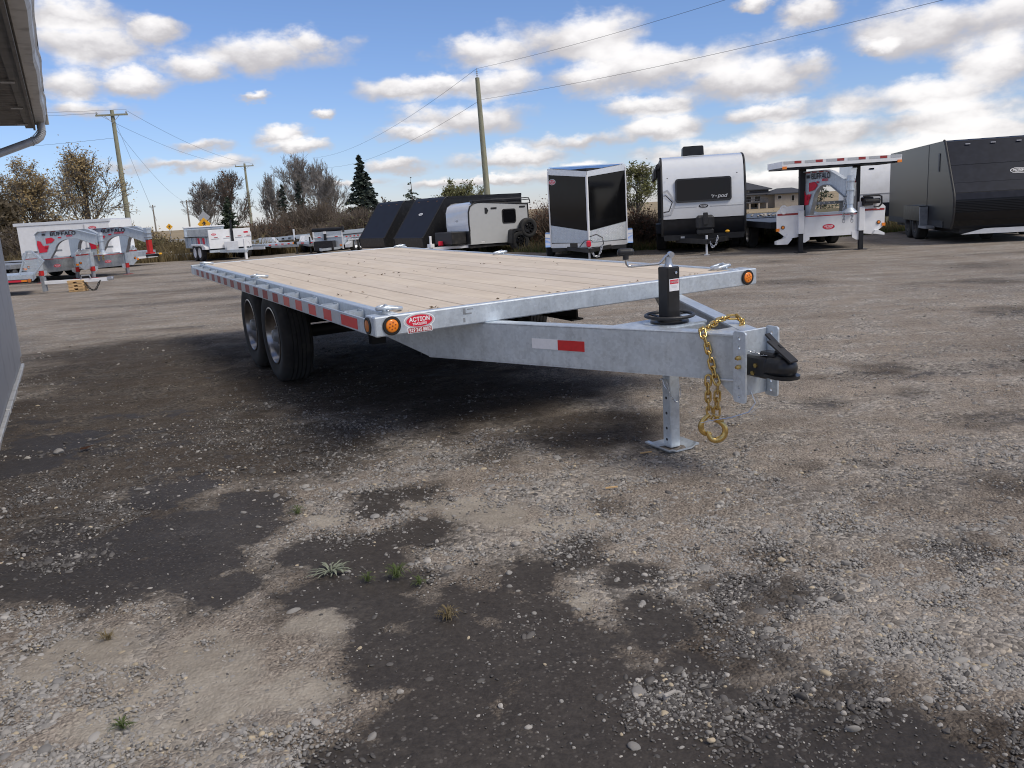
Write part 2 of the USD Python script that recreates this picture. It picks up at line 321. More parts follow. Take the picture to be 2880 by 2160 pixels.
M('siding', (.29, .30, .32), .5, 0, .05, 8, dirt=((.23, .23, .235), .5, 3.0))
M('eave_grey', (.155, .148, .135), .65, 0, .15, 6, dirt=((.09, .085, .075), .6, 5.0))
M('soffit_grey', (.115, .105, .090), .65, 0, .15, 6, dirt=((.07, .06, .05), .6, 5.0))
M('gutter', (.46, .46, .45), .4, .1, .1, 8, dirt=((.25, .24, .22), .6, 6.0))
M('roof_sheet', (.30, .31, .32), .5, .3, .1, 8)
M('white_paint', (.74, .745, .75), .4, 0, .05, 6, coat=.2, dirt=((.58, .57, .54), .4, 2.5))
M('white_gloss', (.66, .68, .70), .16, 0, .03, 6, coat=.7)
M('navy_black', (.012, .0145, .024), .42, 0, .2, 6, spec=.14, dirt=((.024, .026, .034), .3, 3.0))
M('black_gloss', (.005, .005, .0055), .08, 0, .2, 6, spec=.35)
M('charcoal', (.014, .0145, .017), .38, 0, .2, 6, spec=.3, dirt=((.032, .032, .032), .4, 3.0))
M('black_sheen', (.0085, .009, .0105), .30, 0, .1, 2, spec=.22)
M('grey_gel', (.46, .47, .47), .35, 0, .03, 6, coat=.3)
M('window_dark', (.005, .005, .006), .06, 0, spec=.4)
M('aluminium', (.78, .79, .80), .30, .5, .06, 12)
M('aluminium_mirror', (.86, .87, .88), .10, 1.0)
M('rust_red', (.45, .02, .018), .45, 0, .15, 20)
M('wood_block', (.50, .33, .16), .75, 0, .25, 8, .1, 80, rnd=.18, stretch=(2, 12, 12))
M('pole_wood', (.27, .265, .185), .85, 0, .22, 6, .3, 30, stretch=(6, 6, .5), dirt=((.17, .155, .12), .6, 2.0))
M('pole_grey', (.23, .21, .18), .85, 0, .2, 6, stretch=(6, 6, .5))
M('insulator', (.35, .36, .37), .3)
M('wire', (.06, .06, .065), .6)
M('sign_yellow', (.80, .40, .02), .45, 0, .05, 20)
M('sign_back', (.42, .43, .44), .5, .3, .1, 10)
M('concrete', (.42, .40, .36), .85, 0, .18, 5, .3, 60)
M('rock', (.36, .335, .30), .85, 0, .2, 5, .4, 12, rnd=.2)
M('brick_beige', (.36, .315, .26), .85, 0, .1, 3)
M('house_dark', (.055, .055, .062), .7, 0, .15, 3)
M('roof_dark', (.040, .042, .050), .8, 0, .2, 4)
M('roof_brown', (.085, .05, .045), .8, 0, .2, 4)
M('house_trim', (.5, .47, .42), .7)
M('bark', (.125, .108, .092), .9, 0, .25, 8)
M('bark_grey', (.215, .20, .185), .9, 0, .25, 8)
M('twig_brown', (.125, .098, .075), .9, 0, .25, 8)
M('leaf_gold', (.39, .295, .15), .65, 0, .3, .9, trans=(.5, .36, .15))
M('leaf_rust', (.17, .095, .062), .65, 0, .4, .9, trans=(.2, .09, .05))
M('leaf_brown', (.115, .09, .055), .7, 0, .4, .9, trans=(.10, .07, .03))
M('leaf_olive', (.165, .165, .075), .6, 0, .4, 1.2, trans=(.26, .26, .08))
M('leaf_pale', (.20, .155, .12), .7, 0, .35, .9, trans=(.25, .18, .12))
M('needles', (.024, .036, .026), .7, 0, .5, 1.5)
M('needles_mid', (.038, .055, .030), .7, 0, .5, 1.5)
M('dry_grass', (.20, .155, .08), .8, 0, .4, .8, trans=(.2, .15, .06))
M('green_grass', (.085, .115, .035), .7, 0, .4, 1.5, trans=(.12, .16, .04))
M('dead_leaf', (.13, .085, .05), .8, 0, .4, 30, rnd=.4)
M('weed_leaf', (.22, .24, .17), .7, 0, .3, 30, rnd=.2)
for i, (c, r) in enumerate([((.265, .25, .23), .22), ((.205, .195, .183), .25), ((.33, .308, .278), .18), ((.38, .315, .22), .2)]):
    M(f'stone_{"abcd"[i]}', c, .85, 0, .18, 60, .25, 120, rnd=r)
M('stone_wet_shade', (.080, .073, .067), .7, 0, .2, 60, rnd=.3)  # dark pebbles: wet ones in mud, and shade coloured into those by the shed

# ------------------------------------------------------------------ ground
def gz(x, y):
    x, y = np.asarray(x, float), np.asarray(y, float); r = np.hypot(x, y)
    return -.16 * ss(r, 9, 19) - .14 * ss(y, 34, 60) - 1.1 * ss(y, 70, 170) * ss(x, 5, 40)


MUD = [(.05, 2.45, .2), (-.1, 2.2, .26), (.3, 1.55, .35), (.8, 1.62, .22), (-.1, 1.45, .3), (-.75, 3.0, .2), (-1.35, 3.0, .3), (-1.7, 3.2, .3), (-1.2, 3.3, .2), (-.58, 3.6, .2), (-.45, 3.15, .2), (-.62, 2.95, .22), (-.55, 2.6, .28), (-.33, 2.25, .26), (-.18, 1.99, .24), (0, 2.72, .17), (.2, 2.82, .12), (.42, 2.62, .13), (.40, 2.30, .15), (.12, 2.22, .2), (.15, 1.96, .22),
       (-.06, 1.75, .25), (.38, 1.74, .25), (.58, 1.69, .22), (.41, 1.98, .16), (-.2, 2.55, .2), (-.3, 1.6, .25), (.2, 1.5, .4), (.62, 1.5, .3),
       (-2.8, 4.55, .3), (-2.9, 5.1, .35), (-1.72, 3.92, .28), (-1.45, 3.3, .36), (-2.0, 3.4, .2), (-1.5, 2.92, .33), (-1.9, 2.94, .3), (-1.1, 2.75, .2), (-1.25, 3.6, .25)]
STAIN = [(.87, 2.79, .10), (2.5, 4.27, .22), (2.75, 4.3, .22), (2.44, 4.98, .18), (1.38, 3.68, .12), (2.66, 5.85, .3), (1.9, 4.9, .2), (6.5, 11, .6), (4.3, 12.6, .7), (-1, 5.6, .3), (-.09, 4.2, .22), (.42, 3.41, .12), (1.69, 3.69, .12), (.55, 2.3, .12), (.68, 2.45, .1), (-2.6, 7.2, .4),
         (3.6, 5.2, .25), (3.2, 4.0, .2), (5, 8, .5), (2.1, 3.3, .2), (8, 14, .8), (-4, 15, 1.2), (-7, 20, 1.0), (1.5, 2.65, .16)]
DAMP_SHADE = [(-1.3, 4.5, .7), (-2.6, 3.8, .8), (-2.2, 3.0, .6), (-1.0, 6.0, .9), (-3.4, 6.0, 1.0), (-2.9, 6.6, 1.3), (-2.6, 5.4, 1.2), (-3.6, 7.8, 1.3), (-2.3, 4.6, .9), (-1.9, 6.6, 1.0), (-3.0, 4.6, .9), (-4.2, 9.0, 1.2), (-1.9, 3.5, .6), (-1.55, 3.0, .45), (-.2, 5.6, .9), (.4, 4.6, .5), (-1, 7.5, 1.0), (.7, 1.75, .35), (1.0, 1.5, .35), (.55, 2.15, .25), (.75, 2.5, .22)]  # wet soil, plus painted shade from the shed across to the wheels
SAND = [(-.46, 3.5, .14), (-.28, 3.4, .17), (-.1, 3.28, .18), (.12, 3.12, .17), (.26, 3.2, .13), (.12, 2.56, .10), (.2, 2.5, .10), (-.8, 3.36, .12), (-1.36, 2.24, .25), (-1.0, 2.2, .28), (-.68, 2.06, .2), (-1.03, 1.96, .3), (-.66, 2.42, .14), (-.8, 1.85, .2)]


def field(x, y, L):
    f = np.zeros(np.shape(x))
    for a, b, r in L:
        f = np.maximum(f, np.exp(-((x - a) ** 2 + (y - b) ** 2) / (r * r)))
    return f


def warp(x, y):
    p = np.stack([x, y, np.zeros_like(x)], -1)
    return (x + .22 * (meshkit.fbm(p * 2.3, 4, 3) - .5) + .07 * (meshkit.noise(p * 11, 5) - .5), y + .22 * (meshkit.fbm(p * 2.3, 4, 9) - .5) + .07 * (meshkit.noise(p * 11, 8) - .5))


def cover(x, y):
    """wetness, pale dry silt, weeds, each 0..1"""
    wx, wy = warp(x, y); p = np.stack([x, y, np.zeros_like(x)], -1)
    big = meshkit.fbm(p * np.array([.35, .9, 1]), 4, 21); mid = meshkit.fbm(p * np.array([1.1, 2.1, 1]), 4, 31)
    rag = meshkit.fbm(p * 8.0, 5, 91) - .5; damp_shade = ss(field(wx, wy, DAMP_SHADE) + .35 * rag, .15, .8)  # one mask for moist soil and the shade painted beside the shed
    wet = np.maximum(ss(field(wx, wy, MUD) + .55 * rag, .0, .98), .34 * ss(field(wx, wy, STAIN) + .5 * rag, .2, .9) * ss(mid, .3, .5))
    damp_shade = np.maximum(damp_shade, .75 * ss(field(wx, wy, MUD) + .6 * rag, .08, .5)); damp_shade = np.maximum(damp_shade, .62 * ss(field(wx, wy, STAIN) + .5 * rag, .1, .9))
    sand = ss(field(wx, wy, SAND), .22, .9) * (.45 + .55 * ss(meshkit.fbm(p * 7, 4, 81), .32, .55)); wet = np.maximum(wet * (1 - .9 * sand), .42 * ss(big, .58, .74) * ss(np.hypot(x, y), 2.5, 6) + .30 * ss(mid, .60, .76))
    edge = YARD_EDGE(x) + 1.2 * (meshkit.fbm(p * .6, 3, 41) - .5)
    grass = ss(y - edge, -.4, .5)
    damp_shade = np.clip(damp_shade * (1 - .85 * sand) + .45 * ss(big, .56, .72) * ss(np.hypot(x, y), 2.5, 6), 0, 1)
    return np.clip(wet, 0, 1), sand, grass, damp_shade


def YARD_EDGE(x): return np.interp(x, [-60, -22, -16, -12, -6, -1.5, 1.2, 3, 6.5, 10, 14, 60], [40, 40, 39.5, 40.2, 44, 32, 27.6, 25.6, 25.2, 26, 28, 34])


def axis(fine0, fine1, step, lo, hi, grow):
    a = list(np.arange(fine0, fine1, step)); s = step
    while a[-1] < hi:
        s = min(s * grow, 1.2); a.append(a[-1] + s)
    s = step
    while a[0] > lo:
        s = min(s * grow, 1.2); a.insert(0, a[0] - s)
    return np.array(a)


xs, ys = axis(-3.2, 4.2, .035, -70, 70, 1.09), axis(1.25, 7.0, .035, -25, 75, 1.06)
GX, GY = np.meshgrid(xs, ys); PT = np.stack([GX, GY, np.zeros_like(GX)], -1)
wet, sand, grass, damp_shade = cover(GX, GY)
near = 1 - ss(np.hypot(GX, GY), 8, 16)
GZ = gz(GX, GY) + near * (.030 * (meshkit.fbm(PT * 2.1, 3, 51) - .5) + .012 * (1 - .7 * wet) * (meshkit.noise(PT * 13, 61) - .5) + .012 * (1 - wet) * (meshkit.noise(PT * 27, 62) - .5)) - .006 * wet * near
nx, ny = len(xs), len(ys); idx = np.arange(nx * ny).reshape(ny, nx)
quads = np.stack([idx[:-1, :-1], idx[:-1, 1:], idx[1:, 1:], idx[1:, :-1]], -1).reshape(-1, 4)
gn = {'wet': ('attribute', {'attribute': 'wet'}), 'sand': ('attribute', {'attribute': 'sand'}), 'grass': ('attribute', {'attribute': 'grass'}), 'en': ('noise_texture', {'scale': 6.5, 'detail': 11.0, 'roughness': .74, 'distortion': .25}), 'ew': ('math', {'math_type': 'multiply_add', 'value2': 2.3, 'value3': -1.15}), 'ewa': ('math', {'math_type': 'add'}), 'wet2': ('map_range', {'range_type': 'smoothstep', 'from_min': .38, 'from_max': .60, 'clamp': True}),
      'esa': ('math', {'math_type': 'multiply_add', 'value2': 1.1}), 'sand2': ('map_range', {'range_type': 'smoothstep', 'from_min': .18, 'from_max': .95, 'to_max': .85, 'clamp': True}), 'eda': ('math', {'math_type': 'multiply_add', 'value2': .5}), 'damp_shade2': ('map_range', {'from_min': .05, 'from_max': 1.0, 'clamp': True}), 'sp': ('voronoi_texture', {'scale': 88.0}), 'spc': ('separate_color', {}), 'spt': ('math', {'math_type': 'greater_than', 'value2': .86}), 'spd': ('math', {'math_type': 'less_than', 'value2': .36}), 'spm': ('math', {'math_type': 'multiply'}), 'spf': ('math', {'math_type': 'multiply', 'value2': .75}), 'wsp': ('mix_color', {'b': (.17, .155, .138)}), 'wdk': ('mix_color', {'a': (1, 1, 1), 'b': (.58, .57, .57)}), 'wdm': ('mix_color', {'blend_type': 'multiply', 'fac': 1.0}),
      'damp_shade': ('attribute', {'attribute': 'damp_shade'}), 'dk': ('mix_color', {'a': (1, 1, 1), 'b': (.26, .245, .235)}), 'dmul': ('mix_color', {'blend_type': 'multiply', 'fac': 1.0, 'use_clamp': False}), 'geo': ('geometry', {}),  # darkens ground colour: wet soil and the painted shed shade alike
      'vo': ('voronoi_texture', {'scale': 62.0, 'randomness': 1.0}), 'vo2': ('voronoi_texture', {'scale': 135.0}), 've': ('voronoi_texture', {'scale': 62.0, 'feature': 'distance_to_edge'}),
      'hsv': ('separate_color', {}), 'ramp': ('rgb_ramp', {'ramp': [(0, (.108, .100, .091)), (.35, (.195, .180, .163)), (.65, (.265, .246, .224)), (.88, (.34, .32, .295)), (1, (.42, .37, .30))]}),
      'hsv2': ('separate_color', {}), 'ramp2': ('rgb_ramp', {'ramp': [(0, (.135, .116, .099)), (.5, (.228, .198, .168)), (1, (.33, .294, .252))]}),
      'sel': ('noise_texture', {'scale': 2.2, 'detail': 5.0, 'roughness': .65}), 'selr': ('map_range', {'range_type': 'smoothstep', 'from_min': .42, 'from_max': .60, 'clamp': True}),
      'g0': ('mix_color', {}), 'tone': ('noise_texture', {'scale': .55, 'detail': 7.0, 'roughness': .68}), 'toner': ('rgb_ramp', {'ramp': [(0, (.74, .72, .70)), (.38, (1.02, 1.0, .975)), (.62, (1.30, 1.275, 1.235)), (1, (1.42, 1.38, 1.31))]}),
      'g1': ('mix_color', {'blend_type': 'multiply', 'fac': 1.0, 'use_clamp': False}), 'stm': ('mapping', {'scale': (.32, 1.9, 1), 'rotation': (0, 0, -.12)}), 'stn': ('noise_texture', {'scale': 1.25, 'detail': 6.0, 'roughness': .66, 'distortion': .3}), 'str': ('rgb_ramp', {'ramp': [(0, (.62, .59, .56)), (.40, (.86, .84, .82)), (.55, (1.04, 1.03, 1.02)), (1, (1.16, 1.15, 1.13))]}), 'stx': ('mix_color', {'blend_type': 'multiply', 'fac': 1.0, 'use_clamp': False}),
      'sn': ('noise_texture', {'scale': 34.0, 'detail': 6.0, 'roughness': .7}), 'sr': ('rgb_ramp', {'ramp': [(0, (.16, .140, .112)), (.40, (.275, .247, .205)), (.70, (.355, .325, .275)), (1, (.42, .385, .33))]}), 'g2': ('mix_color', {}),
      'wn': ('noise_texture', {'scale': 46.0, 'detail': 6.0, 'roughness': .72}), 'wr': ('rgb_ramp', {'ramp': [(0, (.022, .0188, .0163)), (.40, (.040, .0342, .0294)), (.58, (.062, .0535, .0462)), (.72, (.090, .0785, .068)), (1, (.15, .132, .116))]}), 'wf': ('math', {'math_type': 'multiply', 'value2': .88}), 'g3': ('mix_color', {}),
      'gnn': ('noise_texture', {'scale': 3.0, 'detail': 8.0, 'roughness': .7}), 'gr': ('rgb_ramp', {'ramp': [(0, (.05, .05, .025)), (.5, (.11, .095, .05)), (.75, (.16, .13, .075)), (1, (.22, .18, .11))]}), 'g4': ('mix_color', {}),
      'bh': ('math', {'math_type': 'multiply_add', 'value2': 1.0}), 'bn': ('math', {'math_type': 'multiply', 'value2': .5}), 'ms': ('math', {'math_type': 'subtract', 'value1': 1.25}), 'sb': ('math', {'math_type': 'multiply_add', 'value2': -.75}), 'bs': ('math', {'math_type': 'multiply', 'value2': .9}),
      'bp': ('bump', {'distance': .012}), 'ro': ('map_range', {'to_min': .92, 'to_max': .62}), 'p': ('principled_bsdf', {'specular_ior_level': .28})}
gl = [('geo.position', k + '.vector') for k in ('vo', 'vo2', 've', 'sel', 'tone', 'sn', 'wn', 'gnn')]
gl += [('geo.position', 'en.vector'), ('geo.position', 'sp.vector'), ('en.fac', 'ew.value1'), ('ew.value', 'ewa.value1'), ('wet.fac', 'ewa.value2'), ('ewa.value', 'wet2.value'), ('ew.value', 'esa.value1'), ('sand.fac', 'esa.value3'), ('esa.value', 'sand2.value'), ('ew.value', 'eda.value1'), ('damp_shade.fac', 'eda.value3'), ('eda.value', 'damp_shade2.value'), ('sp.color', 'spc.color'), ('spc.b', 'spt.value1'), ('sp.distance', 'spd.value1'), ('spt.value', 'spm.value1'), ('spd.value', 'spm.value2'), ('spm.value', 'spf.value1'), ('vo.color', 'hsv.color'), ('hsv.r', 'ramp.fac'), ('vo2.color', 'hsv2.color'), ('hsv2.g', 'ramp2.fac'), ('sel.fac', 'selr.value'), ('selr.result', 'g0.fac'), ('ramp2.color', 'g0.a'), ('ramp.color', 'g0.b'),
       ('tone.fac', 'toner.fac'), ('g0.result', 'g1.a'), ('toner.color', 'g1.b'), ('sn.fac', 'sr.fac'), ('sand2.result', 'g2.fac'), ('g1.result', 'g2.a'), ('sr.color', 'g2.b'),
       ('wn.fac', 'wr.fac'), ('wet2.result', 'wf.value1'), ('wf.value', 'g3.fac'), ('geo.position', 'stm.vector'), ('stm.vector', 'stn.vector'), ('stn.fac', 'str.fac'), ('g2.result', 'stx.a'), ('str.color', 'stx.b'), ('damp_shade2.result', 'dk.fac'), ('stx.result', 'dmul.a'), ('dk.result', 'dmul.b'), ('dmul.result', 'g3.a'), ('wr.color', 'wsp.a'), ('spf.value', 'wsp.fac'), ('damp_shade.fac', 'wdk.fac'), ('wsp.result', 'wdm.a'), ('wdk.result', 'wdm.b'), ('wdm.result', 'g3.b'), ('gnn.fac', 'gr.fac'), ('grass.fac', 'g4.fac'), ('g3.result', 'g4.a'), ('gr.color', 'g4.b'), ('g4.result', 'p.base_color'),
       ('ve.distance', 'bh.value1'), ('wn.fac', 'bn.value1'), ('bn.value', 'bh.value3'), ('bh.value', 'bp.height'), ('wet2.result', 'ms.value2'), ('sand2.result', 'sb.value1'), ('ms.value', 'sb.value3'), ('sb.value', 'bs.value1'), ('bs.value', 'bp.strength'), ('bp.normal', 'p.normal'), ('wet2.result', 'ro.value'), ('ro.result', 'p.roughness')]
MATS['ground'] = usdkit.material(stage, '/World/Looks/ground', gn, gl, surface='p.BSDF')
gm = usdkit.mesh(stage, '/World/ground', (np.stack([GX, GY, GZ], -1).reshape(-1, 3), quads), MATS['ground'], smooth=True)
for nm, a in (('wet', wet), ('sand', sand), ('grass', grass), ('damp_shade', damp_shade)):
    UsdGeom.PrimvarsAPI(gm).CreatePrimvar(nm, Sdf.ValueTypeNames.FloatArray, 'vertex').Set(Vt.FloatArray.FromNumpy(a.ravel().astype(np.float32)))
tag(gm.GetPrim(), 'grey gravel and dried mud yard with dark patches of dampness and painted shade', 'ground', kind='structure')
# fields beyond the yard, out to the horizon
fx, fy = axis(-60, 80, 6, -3500, 3500, 1.25), None
fx = np.unique(np.concatenate([np.linspace(-70, 90, 41), np.geomspace(90, 4000, 14), -np.geomspace(70, 4000, 14)])); fy = np.unique(np.concatenate([np.linspace(-25, 75, 21), np.geomspace(75, 4000, 40), -np.geomspace(25, 3000, 10)]))
FX, FY = np.meshgrid(fx, fy); inside = (np.abs(FX) < 69) & (FY > -24) & (FY < 74); FZ = gz(FX, FY) - np.where(inside, 1.2, .03)
i2 = np.arange(FX.size).reshape(FX.shape); fq = np.stack([i2[:-1, :-1], i2[:-1, 1:], i2[1:, 1:], i2[1:, :-1]], -1).reshape(-1, 4)
M('field_straw', (.27, .205, .115), .9, 0, .3, .05, detail=9.0, dirt=((.15, .135, .07), .6, .03))
part('/World', 'field', (lambda m: m.add(np.stack([FX, FY, FZ], -1).reshape(-1, 3), fq))(MB()), 'field_straw', smooth=True)
tag(stage.GetPrimAtPath('/World/field'), 'dry straw coloured fields beyond the yard', 'field', kind='structure')


# ------------------------------------------------------------------ loose stones (gravel): one stuff object of instanced pebbles
def instancer(name, protos, mats, pos, ori, scl, which, label, cat, parent='/World'):
    pi = UsdGeom.PointInstancer.Define(stage, f'{parent}/{name}'); rel = pi.CreatePrototypesRel()
    for k, (m, mt) in enumerate(zip(protos, mats)):
        q = f'{parent}/{name}/prototypes/{name.rstrip("s")}_{k:03d}'
        if k == 0:
            UsdGeom.Scope.Define(stage, f'{parent}/{name}/prototypes')
        usdkit.mesh(stage, q, m, MATS[mt], smooth=False if len(m.faces) < 30 else 50); rel.AddTarget(q)
    pi.CreateProtoIndicesAttr(Vt.IntArray.FromNumpy(which.astype(np.int32)))
    pi.CreatePositionsAttr(Vt.Vec3fArray.FromNumpy(pos.astype(np.float32)))
    pi.CreateOrientationsAttr(Vt.QuathArray([Gf.Quath(float(w), float(x), float(y), float(z)) for w, x, y, z in ori]))
    pi.CreateScalesAttr(Vt.Vec3fArray.FromNumpy(scl.astype(np.float32)))
    tag(pi.GetPrim(), label, cat, kind='stuff')


rng = np.random.default_rng(7)


def stone(seed, sub=1):
    m = trimesh.creation.icosphere(sub, 1.0); v = np.array(m.vertices); r = np.random.default_rng(seed)
    for _ in range(7):                                  # knock flats onto it
        d = r.normal(size=3); d /= np.linalg.norm(d); h = r.uniform(.62, .9); k = v @ d; v -= np.outer(np.maximum(k - h, 0), d)
    v *= r.uniform(.75, 1.2, 3); v[:, 2] *= .62
    return trimesh.Trimesh(v, m.faces, process=False)


def quats(n, rg, tilt=.35):
    yaw, tx, ty = rg.uniform(0, 2 * PI, n), rg.normal(0, tilt, n), rg.normal(0, tilt, n)
    q = np.stack([np.cos(yaw / 2), tx / 2, ty / 2, np.sin(yaw / 2)], 1); return q / np.linalg.norm(q, axis=1, keepdims=True)


def in_view(x, y, m=1.12):
    d = np.stack([x, y, gz(x, y)], -1) - CAM; w = d @ _fw; return (w > .3) & (np.abs(d @ _R) < m * .618 * w) & (np.abs(d @ _U) < m * .4636 * w + .05)


ry = 1.15 * np.exp(rng.uniform(0, 1, 620000) * math.log(17 / 1.15)); rx = rng.uniform(-.75, .75, len(ry)) * ry
dens = np.where(ry < 2.2, 1, 1.0)
ok = in_view(rx, ry); rx, ry = rx[ok], ry[ok]
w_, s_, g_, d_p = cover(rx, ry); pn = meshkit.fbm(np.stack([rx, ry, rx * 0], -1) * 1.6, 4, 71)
pn2 = meshkit.fbm(np.stack([rx, ry, rx * 0], -1) * 6.0, 3, 72)
lush = field(rx, ry, [(.67, 3, .35), (1.09, 3.18, .35), (1.04, 2.22, .35), (1.25, 2.05, .35), (1.31, 2.5, .35), (.8, 2.57, .25), (-2.33, 4.1, .25), (-1.98, 3.58, .3), (-1.57, 5.2, .5), (-1.12, 4.7, .5), (-1.2, 1.8, .2), (-.62, 1.8, .15), (-.72, 3.3, .2), (.28, 3.2, .2), (-1.8, 3.1, .15), (.15, 3.0, .15), (-.75, 3.9, .4), (-.4, 4.2, .4), (.35, 1.95, .1)])
keep = (.06 + .62 * ss(pn, .44, .64) * (1 - .55 * ss(ry, 3.2, 7)) + .9 * lush) * (1 - .93 * w_ * (1 - .6 * lush)) * (1 - .50 * s_) * (.45 + .9 * ss(pn2, .35, .6))
sel = rng.uniform(0, 1, len(rx)) < np.clip(keep, .006, 1); rx, ry, w_, d_p = rx[sel], ry[sel], w_[sel], d_p[sel]
n_ = len(rx); size = .0032 * np.exp(rng.normal(0, .48, n_)) * (1 + .045 * ry); big = rng.uniform(0, 1, n_) < np.where(w_ > .5, .05, .012); size[big] *= rng.uniform(1.6, 2.9, big.sum())
size = np.clip(size, .003, .024)
zz = gz(rx, ry) + (1 - ss(np.hypot(rx, ry), 8, 16)) * .030 * (meshkit.fbm(np.stack([rx, ry, rx * 0], -1) * 2.1, 3, 51) - .5) - size * .22 - .004 * (w_ > .5)
which = rng.choice(10, n_, p=[.16, .14, .12, .10, .14, .10, .08, .08, .04, .04]); wet_shade_p = np.maximum(.45 * (w_ > .5), .80 * d_p); which[rng.uniform(0, 1, n_) < wet_shade_p] = 9  # dark pebbles carry the painted shade as well as the wet mud
instancer('gravel_stones', [stone(s) for s in range(10)], [f'stone_{c}' for c in 'aabbaccb'] + ['stone_d', 'stone_wet_shade'], np.stack([rx, ry, zz], 1), quats(n_, rng), size[:, None] * rng.uniform(.8, 1.25, (n_, 3)), which, 'loose grey limestone pebbles strewn over the yard', 'gravel')
print('stones', n_)


# ------------------------------------------------------------------ building on the left (wall, eave, gutter, downspout)
BD = np.array([-.461, .887, 0]); BN = np.array([.887, .461, 0]); BW = np.array([-4.93, 8.35, 0]) - .024 * BN
BR = np.column_stack([BN, BD, [0, 0, 1]])           # local x out of the wall, y along it, z up
bld = thing('metal_shed', 'grey sided shed with white base trim and low eave at left edge', 'shed', BW, R=BR)
L0, L1 = -4.6, 0.0
wall = MB()
nrib = 1
for k in range(nrib):                                # vertical siding pans, each slightly dished
    a, b = L0 + (L1 - L0) * k / nrib, L0 + (L1 - L0) * (k + 1) / nrib
    wall.add([(-.012, a, .10), (.0, a + .012, .10), (.0, b - .012, .10), (-.012, b, .10), (-.012, a, 2.5), (.0, a + .012, 2.5), (.0, b - .012, 2.5), (-.012, b, 2.5)], [(0, 1, 5, 4), (1, 2, 6, 5), (2, 3, 7, 6)])
part(bld, 'siding', wall, 'siding', smooth=False)
part(bld, 'wall', MB().box(-7.5, -.014, L0, L1 - .004, -.25, 2.5), 'siding')
part(bld, 'corner_trim', MB().box(-.06, .006, L1 - .05, L1 + .004, .1, 2.5, .004), 'siding')
base = MB(); r_ = random.Random(4); yv = L0
while yv < L1 - .1:
    e = min(yv + r_.uniform(.9, 1.3), L1); base.box(-.012, .016 + r_.uniform(0, .008), yv, e - .012, -.05, .030 + r_.uniform(-.010, .008), .004); yv = e
part(bld, 'base_trim', base, 'gutter')
E0, E1 = L0 - .3, 1.36
sf = MB(); k = 0
for q in np.arange(E0, E1 - .13, .14):
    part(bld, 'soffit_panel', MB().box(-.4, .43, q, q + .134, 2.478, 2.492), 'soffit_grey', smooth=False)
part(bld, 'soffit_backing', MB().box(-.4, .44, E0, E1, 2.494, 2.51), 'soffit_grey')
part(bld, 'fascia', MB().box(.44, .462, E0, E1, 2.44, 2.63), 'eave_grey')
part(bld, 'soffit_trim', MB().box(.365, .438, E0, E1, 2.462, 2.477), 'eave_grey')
for q in (-1.9, -.4, .9):
    part(bld, 'soffit_bracket', MB().box(.30, .40, q, q + .05, 2.449, 2.461, .003), 'gutter')
gp = sg.Polygon([(.464, 2.63), (.464, 2.515), (.475, 2.505), (.555, 2.505), (.575, 2.53), (.585, 2.60), (.60, 2.612), (.60, 2.63), (.592, 2.63), (.592, 2.617), (.577, 2.606), (.568, 2.536), (.552, 2.513), (.478, 2.513), (.472, 2.52), (.472, 2.63)])
gm_ = MB().prism(gp, (0, E0, 0), (1, 0, 0), (0, 0, 1), (0, E1 - E0, 0)); v_, f_ = gm_.arrays()
gtr = MB(); ysub = np.linspace(E0, E1, 30)
for a, b in zip(ysub[:-1], ysub[1:]):                # a dented old gutter
    ma, mb = MB().prism(gp, (0, a, 0), (1, 0, 0), (0, 0, 1), (0, b - a, 0)).arrays()
    w = np.sin(ma[:, 1] * 2.9) * .5 + np.sin(ma[:, 1] * 6.1 + 1) * .35; fr_ = np.clip((ma[:, 0] - .50) / .1, 0, 1)
    ma[:, 0] += fr_ * w * .014; ma[:, 2] += fr_ * w * .012; gtr.add(ma, mb)
part(bld, 'gutter', gtr, 'gutter', smooth=25)
part(bld, 'gutter_end_cap', MB().box(.47, .605, E1, E1 + .006, 2.505, 2.632), 'gutter')
dsp = [(.52, E1 - .16, 2.52), (.52, E1 - .16, 2.44), (.515, E1 - .165, 2.39), (.49, E1 - .18, 2.345), (.45, E1 - .20, 2.315), (.36, E1 - .24, 2.28), (.05, E1 - .40, 2.15), (-.25, E1 - .55, 2.03), (-.9, E1 - .85, 1.78)]
part(bld, 'downspout', MB().tube(dsp, .042, 12), 'gutter', smooth=40)
rib = MB()
for t in np.linspace(0, 1, 9):
    q = np.array([(.52, E1 - .16, 2.42), (.49, E1 - .18, 2.345), (.40, E1 - .225, 2.295)]); p = (1 - t) ** 2 * q[0] + 2 * t * (1 - t) * q[1] + t * t * q[2]; d = 2 * (1 - t) * (q[1] - q[0]) + 2 * t * (q[2] - q[1]); d /= np.linalg.norm(d)
    rib.lathe([(.040, -.004), (.047, 0), (.040, .004)], p, d, 12)
part(bld, 'elbow_ribs', rib, 'gutter', smooth=False)
part(bld, 'roof', MB().prism([(-7.6, 3.9), (.60, 2.64), (.60, 2.67), (-7.6, 3.95)], (0, E0, 0), (1, 0, 0), (0, 0, 1), (0, E1 - E0, 0)), 'roof_sheet', smooth=False)
part(bld, 'roof_edge', MB().box(-.5, .60, E1 - .02, E1 + .012, 2.50, 2.66), 'eave_grey')

